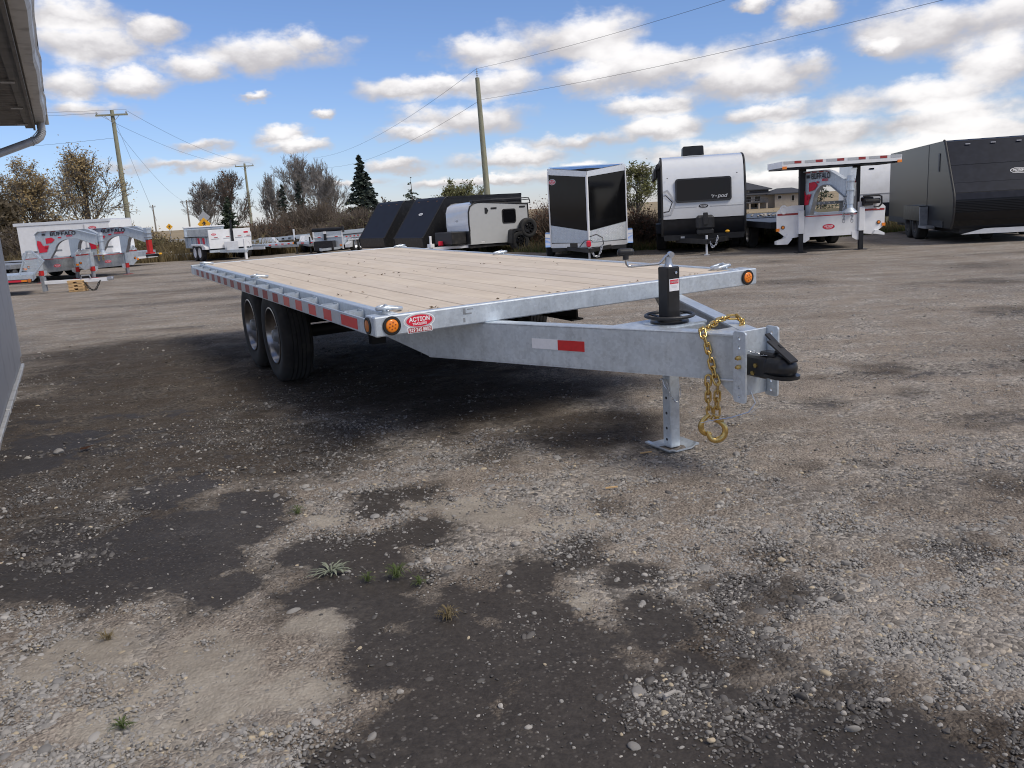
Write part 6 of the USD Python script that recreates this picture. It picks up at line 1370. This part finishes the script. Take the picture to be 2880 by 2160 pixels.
tree('maple_tree', 'tall golden brown tree, nearly bare at the top, behind the white box trailer', -28.3, 58, 7.4, 3.3, 101, leaf='leaf_gold', nleaf=8500, lsize=.085, r0=.20, forks=5, levels=4, spread=.62, up=.55, minr=.017, t0=.06)
tree('maple_tree', 'tan leafed tree half hidden by the eave at far left', -30.4, 55, 6.5, 2.6, 102, leaf='leaf_gold', nleaf=10000, lsize=.085, r0=.2, forks=5, up=.5, minr=.017, t0=.06)
tree('oak_tree', 'dark brown leaved tree low at the left edge beyond the white box trailer', -28.4, 49, 3.9, 2.3, 103, leaf='leaf_brown', nleaf=9000, lsize=.14, r0=.2, forks=5, spread=.7)
bush('thicket_bush', 'olive brown brush under the tall golden tree, left part', -26.8, 53, 2.7, 3.2, 160, 'leaf_gold', 1300, 5200, .09, r=.015)
bush('thicket_bush', 'olive brown brush under the tall golden tree, right part by the pole', -24.4, 56, 1.7, 2.0, 161, 'leaf_gold', 900, 3000, .09, r=.015)
bush('thicket_bush', 'dark brown thicket below the trees at the left edge', -26.6, 46, 2.4, 2.2, 104, 'leaf_brown', 700, 3200, .10, group=None)
tree('bare_tree', 'pale bare tree behind the pedestrian sign, leftmost of the row', -29.9, 85, 6.3, 1.9, 105, bark='bark_grey', leaf='leaf_pale', nleaf=900, lsize=.11, r0=.12, forks=6, minr=.015, t0=.12)
tree('bare_tree', 'bare tree with rusty top leaves above the silver dump trailer', -25.5, 80, 6.6, 1.8, 106, bark='bark', leaf='leaf_rust', nleaf=800, lsize=.12, r0=.13, forks=6, minr=.015, t0=.12)
conifer('cedar_tree', 'small dark conifer behind the silver dump trailer ram', -19.9, 62, 3.4, 1.2, 107, 'needles_mid', 2.6)
tree('bare_tree', 'slender bare tree just right of the second utility pole', -22.2, 82, 6.5, 1.7, 108, bark='bark_grey', leaf='leaf_pale', nleaf=250, lsize=.1, r0=.11, forks=6, minr=.015, t0=.12)
tree('bare_tree', 'tallest bare tree in the middle of the left tree row', -20.2, 85, 8.2, 2.2, 109, bark='bark_grey', leaf='leaf_pale', nleaf=600, lsize=.1, r0=.16, forks=6, minr=.014, up=.8, t0=.12)
tree('bare_tree', 'second tallest bare tree, right of the tallest one', -18.2, 84, 7.4, 2.0, 110, bark='bark_grey', leaf='leaf_pale', nleaf=600, lsize=.1, r0=.15, forks=6, minr=.014, up=.8, t0=.12)
tree('bare_tree', 'wide fan shaped bare tree left of the spruce', -16.1, 80, 5.8, 2.3, 111, bark='bark_grey', r0=.13, forks=6, minr=.014, up=.3)
conifer('spruce_tree', 'thin dark conifer in front of the bare trees, left one', -19.7, 77, 4.8, 1.2, 112, 'needles', 1.4)
conifer('spruce_tree', 'thin dark conifer in front of the bare trees, right one', -17.7, 75, 4.9, 1.15, 113, 'needles', 1.4)
bush('thicket_bush', 'broad grey brown thicket below the bare trees', -13.9, 62, 3.3, 2.3, 114, 'leaf_brown', 1200, 2200, .075, r=.015)
bush('thicket_bush', 'lower brown thicket left of the broad one', -16.8, 60, 1.9, 1.8, 115, 'leaf_rust', 900, 1500, .075, r=.014)
bush('thicket_bush', 'brown thicket behind the low car haulers', -11.9, 57, 1.45, 2.0, 116, 'leaf_brown', 800, 1300, .075, r=.014)
bush('thicket_bush', 'brown thicket at the foot of the cedar', -21.0, 63, 1.5, 1.6, 117, 'leaf_rust', 700, 1200, .08, r=.014)
conifer('spruce_tree', 'tall dark green spruce standing alone left of the camper', -10.7, 66, 6.1, 2.0, 118, 'needles', 2.4)
bush('willow_bush', 'rounded grey willow shrub at the foot of the spruce', -9.4, 55, 2.45, 1.25, 119, 'leaf_olive', 900, 600, .06, r=.013)
tree('bare_tree', 'tiny far tree between spruce and pine', -20.2, 150, 4.7, 1.0, 120, bark='bark_grey', leaf='leaf_brown', nleaf=500, lsize=.2, r0=.12, minr=.03)
conifer('pine_tree', 'ragged pine with bare leader above the black trailers', -9.9, 95, 5.5, 2.3, 121, 'needles_mid', 1.2, bare_top=.25)
tree('apple_tree', 'round olive leaved tree behind the grey camper and tall pole', -2.9, 60, 3.7, 1.95, 122, leaf='leaf_olive', nleaf=8500, lsize=.085, r0=.14, forks=5, spread=.75)
tree('apple_tree', 'leafy green tree between black cargo trailer and travel trailer', 5.75, 36, 2.95, .95, 123, leaf='leaf_olive', nleaf=4200, lsize=.065, r0=.09, forks=5, spread=.75, minr=.006)
for k, (x, y, tp, hw_, m, lab) in enumerate([(2.2, 31.5, 1.78, .75, 'leaf_rust', 'red brown hedge bush beside the camper spare wheel'), (1.75, 30.3, 1.55, .40, 'leaf_rust', 'red brown hedge bush just left of the black cargo trailer'), (4.35, 27.6, 1.15, .75, 'leaf_rust', 'red brown bramble between cargo trailer and travel trailer'), (4.9, 29, 1.2, .8, 'leaf_brown', 'brown bramble under the leafy green tree'), (8.6, 30.5, .75, .9, 'leaf_pale', 'pale dry weeds bush right of the travel trailer'), (10.3, 31, .7, 1.0, 'leaf_olive', 'low dry bush seen below the white gooseneck'),
                                               (-1.2, 33.5, 1.2, 1.2, 'leaf_rust', 'brown bramble behind the grey camper')]):
    bush('hedge_bush', lab, x, y, tp, hw_, 130 + k, m, 620, 2300, .045, r=.008)
for k, (x, y, tp, hw_, m, lab) in enumerate([(-16.2, 42, .85, 1.3, 'dry_grass', 'tall dry weeds left of the silver dump trailer'), (-17.5, 43.5, 1.0, 1.2, 'leaf_brown', 'brown weeds by the foot of the big utility pole'), (-19.3, 45.5, 1.1, 1.5, 'leaf_olive', 'olive weeds behind the goosenecks near the pole')]):
    bush('weed_clump', lab, x, y, tp, hw_, 150 + k, m, 700, 1700, .07, twig='dry_grass', r=.010)
# far tree lines
rgf = np.random.default_rng(77)
for nm, lab, x0, x1, y0, y1, h0, h1, nt, mt in (('distant_woods', 'distant dark tree line along the left horizon', -150, -62, 190, 215, 1.5, 3.6, 260, 'twig_brown'), ('distant_woods', 'distant bare grey woods behind the house at right', 60, 190, 250, 300, 5, 10, 260, 'bark_grey'), ('distant_woods', 'distant low woods behind the middle trailers', -60, 60, 300, 340, 2.5, 6, 320, 'twig_brown')):
    mb = MB(); C, S, P_, Q_ = [], [], [], []
    for _ in range(nt):
        x, y, h = rgf.uniform(x0, x1), rgf.uniform(y0, y1), rgf.uniform(h0, h1); z = gzf(x, y); n = 40; c = np.clip(rgf.normal(0, 1, (n, 3)), -1.25, 1.25) * [h * .34, h * .3, h * .26] + [x, y, z + h * .42]; C.append(c[c[:, 2] > z]); S.append(rgf.uniform(.4, .9, (c[:, 2] > z).sum()) * h / 6)
        for _k in range(26): P_.append((x, y, z)); Q_.append((x + rgf.normal(0, h * .22), y, z + h * rgf.uniform(.6, 1.05)))
        C.pop(); S.pop()
    mb.add(*segs(P_, Q_, np.full(len(P_), .10), np.full(len(P_), .04), 3))
    if C: mb.add(*cards(np.vstack(C), np.concatenate(S), rgf)); solo(nm, mb, mt, lab, 'woods', kind='stuff', smooth=False)
conifer('pine_tree', 'dark green pine seen through the white gooseneck arch', 29.5, 78, 2.5, 2.0, 140, 'needles_mid', 1.4)


# grasses along the edge of the yard
def blades(n, seed, fx_, hmean, mat, name, label, wd=.012):
    rg = np.random.default_rng(seed); x, y, h = fx_(rg, n); z = gz(x, y); h = h * np.exp(rg.normal(0, .35, n)) * hmean; a = rg.uniform(0, 2 * PI, n); lean = rg.normal(0, .32, (n, 2)) * h[:, None]
    b = np.stack([x, y, z - .02], 1); w = np.stack([np.cos(a), np.sin(a), 0 * a], 1) * wd * (1 + h[:, None] * .6); m = b + np.stack([lean[:, 0] * .35, lean[:, 1] * .35, h * .6], 1); t = b + np.stack([lean[:, 0], lean[:, 1], h], 1)
    v = np.stack([b - w, b + w, m + w * .7, m - w * .7, t], 1).reshape(-1, 3); k = np.arange(n)[:, None] * 5
    f = np.concatenate([k + [0, 1, 2], k + [0, 2, 3], k + [3, 2, 4]], 0); solo(name, MB().add(v, f), mat, label, 'grass', kind='stuff', smooth=False)


def edge_left(rg, n):
    x = rg.uniform(-34, -5, n); y = YARD_EDGE(x) + np.abs(rg.normal(0, 3.2, n)) - .3; return x, y, .55 + .8 * meshkit.noise(np.stack([x, y, 0 * x], 1) * .5, 3)


def edge_right(rg, n):
    x = rg.uniform(-6, 15, n); y = YARD_EDGE(x) + np.abs(rg.normal(0, 1.6, n)) - .5; return x, y, .4 + .8 * meshkit.noise(np.stack([x, y, 0 * x], 1) * .9, 4)


blades(22000, 1, edge_left, .42, 'dry_grass', 'dry_grass', 'tall straw coloured grass along the far left edge of the yard', .014)
blades(16000, 2, edge_right, .16, 'green_grass', 'green_grass', 'short green grass under and behind the parked trailers', .010)
blades(9000, 3, edge_right, .28, 'dry_grass', 'dry_grass', 'dry stalks among the grass behind the right hand trailers', .009)


# small plants in the foreground gravel
def tuft(label, x, y, r, h, n, mat, seed, broad=False):
    rg = np.random.default_rng(seed); mb = MB(); z = gzf(x, y) - .004
    for _ in range(n):
        a = rg.uniform(0, 2 * PI); d_ = np.array([math.cos(a), math.sin(a), 0]); ln = r * rg.uniform(.45, 1.1); o = np.array([rg.normal(0, r * .10), rg.normal(0, r * .10), 0]); hh = h * rg.uniform(.4, 1.1); s_ = np.array([-d_[1], d_[0], 0])
        wv = (r * .034 if broad else .0016) * rg.uniform(.7, 1.3); pts = [o, o + d_ * ln * .35 + [0, 0, hh * .8], o + d_ * ln * .75 + [0, 0, hh * .95], o + d_ * ln + [0, 0, hh * .6]]; wid = [wv * .4, wv, wv * (1.1 if broad else .7), 0.0004]
        v = []
        for p, w in zip(pts, wid): v += [p - s_ * w, p + s_ * w]
        mb.add(v, [(0, 1, 3, 2), (2, 3, 5, 4), (4, 5, 7, 6)])
    v, f = mb.arrays(); solo('weed_plant' if broad else 'grass_tuft', MB().add(v + [x, y, z + .006], f), mat, label, 'weed' if broad else 'grass', smooth=False)


tuft('grey broad leaved weed rosette left of centre in the foreground', -.70, 2.83, .085, .022, 34, 'weed_leaf', 1, True)
tuft('largest green grass tuft in the foreground mud', -.45, 2.75, .055, .045, 60, 'green_grass', 2)
tuft('small grass tuft beside the broad leaved weed', -.55, 2.73, .035, .03, 30, 'green_grass', 3)
tuft('small grass tuft right of the largest one', -.36, 2.68, .035, .026, 30, 'green_grass', 4)
tuft('yellowish grass tuft alone in the dark mud', -.245, 2.42, .045, .04, 50, 'dry_grass', 5)
tuft('faint green tuft in the gravel near the silt patch', -.98, 3.47, .045, .03, 40, 'green_grass', 6)
tuft('green sprig in the pale silt at bottom left', -1.06, 1.93, .035, .022, 34, 'green_grass', 7)
tuft('dry sprig in the pale silt at left', -1.32, 2.41, .04, .03, 26, 'dry_grass', 8)
# some larger loose stones
for k, (x, y, r, m, lab) in enumerate([(-.62, 3.37, .030, 'stone_b', 'round grey stone at the tip of the dark mud'), (-.02, 2.98, .026, 'stone_c', 'flat pale stone at the edge of the cracked silt'), (-.05, 2.73, .018, 'stone_a', 'small grey stone alone in the dark mud'), (-.08, 1.93, .013, 'stone_c', 'white pebble in the dark mud, lower middle'), (-.72, 2.02, .014, 'stone_d', 'tan pebble in the silt at lower left'), (.42, 1.74, .016, 'stone_d', 'tan stone in the mud at bottom right'), (.86, 1.58, .016, 'stone_c', 'pale stone near the bottom edge at right'), (-.35, 2.02, .018, 'stone_c', 'oval pale stone in the mud, left of middle'),
                                      (-2.72, 4.78, .04, 'stone_b', 'brown stone close to the shed wall'), (-.05, 2.62, .014, 'stone_a', 'grey pebble right of the grass tufts')]):
    s = stone(200 + k, 2); solo('loose_stone', trimesh.Trimesh(s.vertices * r * .72 + [x, y, gzf(x, y) + r * .10], s.faces), m, lab, 'stone', smooth=50)

for k, (x, y, a, ln, lab) in enumerate([(.66, 4.05, .2, .06, 'pale wood sliver on the ground left of the jack foot'), (.42, 3.55, .1, .055, 'tan stick lying on the gravel beyond the silt patch'), (.36, 1.93, .5, .035, 'white splinter in the dark mud at right of centre'), (-1.9, 2.6, .6, .12, 'thin dry stalk on the dark ground at left')]):
    d_ = np.array([math.cos(a), math.sin(a), .02]) * ln / 2; c = np.array([x, y, gzf(x, y) + .008]); solo('wood_sliver', MB().obox(c - d_, c + d_, .009, .005), 'wood_block' if k != 2 else 'stone_c', lab, 'stick', smooth=False)
lf = MB(); lf.add([(-.03, 0, 0), (-.01, -.018, .012), (.03, 0, .016), (.0, .02, .004), (0, 0, .003)], [(0, 1, 4), (1, 2, 4), (2, 3, 4), (3, 0, 4)]); v, f = lf.arrays(); solo('fallen_leaf', MB().add(v * 1.6 + [-2.55, 4.78, gzf(-2.5, 4.8) + .01], f), 'leaf_rust', 'curled rusty leaf beside the brown stone near the shed wall', 'leaf', smooth=False)
# ================================================================== poles, wires, signs, blocks
def pole(label, x, y, ztop, r, arm=None, arm_ang=0, mat='pole_wood', lean=(0, 0), ins=True, braces=True):
    z = gzf(x, y); t = thing('utility_pole', label, 'utility pole', (x, y, z)); H = ztop - z
    part(t, 'pole_shaft', MB().tube([(0, 0, -.5), (lean[0] * .5, lean[1] * .5, H * .5), (lean[0], lean[1], H)], [r * 1.25, r, r * .75], 12), mat)
    if arm:
        a = math.radians(arm_ang); d_ = np.array([math.cos(a), math.sin(a), 0]); c = np.array([lean[0], lean[1], H - .35]) + np.array([d_[1], -d_[0], 0]) * r
        ca = part(t, 'crossarm', MB().obox(c - d_ * arm, c + d_ * arm, .10, .12), mat, smooth=False)
        if braces:
            for s in (-1, 1): part(ca, 'arm_brace', MB().obox(c + d_ * s * arm * .5, c + [0, 0, -.55], .03, .03), 'insulator', smooth=False)
        for s in (-.92, .92):
            part(ca, 'insulator', MB().lathe([(.02, .06), (.05, .10), (.06, .15), (.035, .18), (.05, .21), (.0001, .25)], c + d_ * s * arm, (0, 0, 1), 10), 'insulator')
    return t


pole('big wooden utility pole with crossarm behind the goosenecks at left', -27.25, 62, 9.85, .17, 1.1, 6, lean=(0, 0))
pole('wooden utility pole with crossarm rising from the bare trees', -33.1, 112, 9.2, .17, 1.2, 2)
pole('far pole with short crossarm left of the pale bare tree', -60.8, 165, 6.8, .16, 1.2, 2, 'pole_grey')
pole('thin far pole between the big pole and the dump trailer', -61.3, 150, 5.8, .13, .5, 0, 'pole_grey', braces=False)
t4 = pole('tall bare utility pole standing behind the grey camper', -.72, 50, 8.75, .165, None, lean=(-.22, 0))
ib = MB(); ib.cyl((-.22, 0, 8.9), (-.22, 0, 9.5), .02, 8)
for k in range(4): ib.lathe([(.02, 0), (.065, .02), (.02, .05)], (-.22, 0, 9.0 + .11 * k), (0, 0, 1), 10)
part(t4, 'insulator_stack', ib, 'insulator')


def wire(label, a, b, sag, r=.012, n=24):
    a, b = np.array(a, float), np.array(b, float); tt = np.linspace(0, 1, n); p = a + (b - a) * tt[:, None]; p[:, 2] -= 4 * sag * tt * (1 - tt); solo('power_line', MB().tube(p, r, 5), 'wire', label, 'cable', smooth=60)


wire('power line from the right end of the big left pole crossarm to the next pole', (-26.2, 62, 9.75), (-32.0, 112, 9.15), .7, .010)
wire('power line from the left end of the big left pole crossarm to the next pole', (-28.25, 62, 9.6), (-34.2, 112, 9.1), .7, .010)
wire('lower cable from the big left pole toward the far pole', (-27.2, 62, 8.6), (-60.4, 165, 6.3), 1.2, .010)
wire('upper horizontal power line from the big left pole to the left', (-26.2, 62, 9.85), (-40, 62.5, 10.4), .1, .009)
wire('second horizontal power line from the big left pole to the left', (-28.25, 62, 9.7), (-40, 62.5, 10.1), .1, .009)
wire('low cable from the big left pole to the left edge', (-27.3, 62, 7.95), (-40, 62, 7.7), .1, .009)
wire('guy wire of the big left pole', (-27.1, 62, 9.0), (-25.2, 62, 2.0), .0, .009)
wire('top power line from the tall middle pole to upper right', (-.94, 50, 9.25), (12.21, 25.0, 8.08), .25, .0075)
wire('second power line from the tall middle pole to upper right', (-.80, 50, 7.55), (16.91, 22.0, 6.76), .3, .0075)
wire('top power line from the tall middle pole running far left', (-.94, 50, 9.25), (-24.8, 115, 9.6), 1.1, .009)
wire('second power line from the tall middle pole running far left', (-.80, 50, 7.55), (-24.4, 115, 8.4), 1.2, .009)


def sign(label, x, y, zc, hs, front=True, ped=True, post=True):
    z = gzf(x, y); t = thing('warning_sign', label, 'road sign', (x, y, z), math.degrees(math.atan2(-x, y)) * .8); c = zc - z
    dia = sg.Polygon([(0, -hs), (hs, 0), (0, hs), (-hs, 0)]).buffer(.02)
    pl = part(t, 'sign_plate', MB().prism(dia, (0, 0, c), (1, 0, 0), (0, 0, 1), (0, .02, 0)), 'sign_yellow' if front else 'sign_back', smooth=False)
    if front and ped:
        k = hs / .5; mb = MB(); f = lambda pts: mb.prism(pts, (0, -.006, c), (k, 0, 0), (0, 0, k), (0, .005, 0))
        f(oval(.10, .10, 14, .02, .24)); f([(-.06, .17), (.07, .17), (.07, -.03), (-.05, -.03)]); f([(-.05, .0), (.02, .0), (-.08, -.30), (-.15, -.30)]); f([(.0, .0), (.07, .0), (.15, -.28), (.08, -.30)]); f([(-.06, .16), (-.02, .12), (-.15, -.02), (-.19, .02)]); f([(.06, .17), (.03, .12), (.13, .0), (.18, .04)])
        part(pl, 'walking_figure', mb, 'ink', smooth=False)
    if post:
        part(t, 'sign_post', MB().box(-.03, .03, .021, .07, -.2, c + hs * .6), 'sign_back', smooth=False)


sign('yellow diamond pedestrian sign above the silver dump trailer', -21.08, 60, 1.55, .42)
sign('grey back of a diamond sign behind the yellow pedestrian sign', -21.55, 61.5, 2.05, .40, front=False)
sign('small far yellow diamond sign between the goosenecks and dump trailer', -29.45, 75, 1.56, .26)
for k, (x, y, sx, sy, h, lab) in enumerate([(-15.6, 40.6, .55, .3, .30, 'pale concrete block behind the grey flat trailer, lower one'), (-16.5, 41.0, .4, .3, .42, 'pale concrete block with white top left of the lower one')]):
    solo('concrete_block', MB().box(x - sx, x + sx, y - sy, y + sy, gzf(x, y) - .1, gzf(x, y) + h, .05), 'concrete', lab, 'concrete block', smooth=20)
for k, (x, y, r, lab) in enumerate([(-14.9, 41.5, .32, 'flat pale boulder in the weeds left of the silver dump trailer'), (-14.2, 41.8, .42, 'larger pale boulder touching the silver dump trailer'), (-16.0, 42.3, .25, 'small boulder in the tall weeds')]):
    s = stone(300 + k, 2); solo('boulder', trimesh.Trimesh(s.vertices * r + [x, y, gzf(x, y) + r * .4], s.faces), 'rock', lab, 'boulder', smooth=40)
M('road_grey', (.23, .225, .215), .9, 0, .15, 2)
solo('road', MB().box(-140, -24, 100, 128, -.6, -.10), 'road_grey', 'pale grey road beyond the weeds at left', 'road', kind='structure', smooth=False)

# ================================================================== house on the right
h = thing('house', 'dark roofed beige two storey house across the field at right', 'house', (48.0, 170, gzf(48, 170) - .4), -8)
zb = gzf(48, 170) - .4; Z = lambda z: z - zb
part(h, 'wall', MB().box(-7, 6.5, 0, 9, 0, Z(1.45)), 'brick_beige', smooth=False)
part(h, 'upper_wall', MB().box(-7, 5.6, .3, 8.7, Z(1.45), Z(2.40)), 'house_dark', smooth=False)
part(h, 'wing_wall', MB().box(6.5, 12.5, -1.5, 7, 0, Z(1.35)), 'brick_beige', smooth=False)


def hip(x0, x1, y0, y1, z0, z1, ov, ins_):
    v = [(x0 - ov, y0 - ov, z0), (x1 + ov, y0 - ov, z0), (x1 + ov, y1 + ov, z0), (x0 - ov, y1 + ov, z0), (x0 + ins_, (y0 + y1) / 2, z1), (x1 - ins_, (y0 + y1) / 2, z1)]
    v += [(a, b, c - .18) for a, b, c in v[:4]]
    return MB().add(v, [(0, 1, 5), (0, 5, 4), (1, 2, 5), (2, 3, 4), (2, 4, 5), (3, 0, 4), (0, 6, 7), (0, 7, 1), (1, 7, 8), (1, 8, 2), (2, 8, 9), (2, 9, 3), (3, 9, 6), (3, 6, 0), (6, 8, 7), (6, 9, 8)])


part(h, 'roof', hip(-7, 5.6, .3, 8.7, Z(2.40), Z(4.1), .6, 4.4), 'roof_dark', smooth=False)
part(h, 'lower_roof', MB().prism([(-.7, Z(1.38)), (.29, Z(1.78)), (.29, Z(1.60)), (-.7, Z(1.26))], (-7.4, 0, 0), (0, 1, 0), (0, 0, 1), (13.2, 0, 0)), 'roof_dark', smooth=False)
part(h, 'wing_roof', hip(5.6, 12.5, -1.5, 7, Z(1.35), Z(2.35), .6, 2.0), 'roof_dark', smooth=False)
for x0, x1, z0, z1, y in [(-4.6, -3.7, 1.72, 2.18, .3), (.2, .9, 1.72, 2.18, .3), (1.1, 1.8, 1.72, 2.18, .3), (-5.4, -4.5, .2, 1.1, 0), (-2.4, -1.6, .2, 1.1, 0), (-.3, .7, -.1, 1.1, 0), (1.0, 2.2, -.1, 1.1, 0), (2.8, 4.0, .0, 1.1, 0), (7.0, 7.8, .2, .95, -1.5), (9.6, 10.3, -.3, .9, -1.5), (-4.6, -3.6, -1.0, -.35, 0), (-.2, .9, -1.3, -.3, 0), (1.6, 3.4, -1.3, -.3, 0)]:
    w = part(h, 'window', MB().box(x0, x1, y - .06, y - .003, Z(z0), Z(z1)), 'house_trim', smooth=False); part(w, 'pane', MB().box(x0 + .1, x1 - .1, y - .09, y - .062, Z(z0) + .1, Z(z1) - .1), 'window_dark', smooth=False)
bl = part(h, 'balcony', MB().box(-.6, 5.0, -2.4, -.05, Z(-.28), Z(-.12)), 'house_dark', smooth=False)
part(bl, 'railing', (lambda m: [m.box(-.6 + .28 * k, -.54 + .28 * k, -2.38, -2.32, Z(-.12), Z(.42)) for k in range(21)] and m.box(-.6, 5.0, -2.4, -2.3, Z(.42), Z(.52)))(MB()), 'house_dark', smooth=False)
for x in (-.4, 1.4, 3.2, 4.7):
    part(bl, 'balcony_post', MB().box(x, x + .3, -2.35, -2.05, 0, Z(-.28)), 'brick_beige', smooth=False)
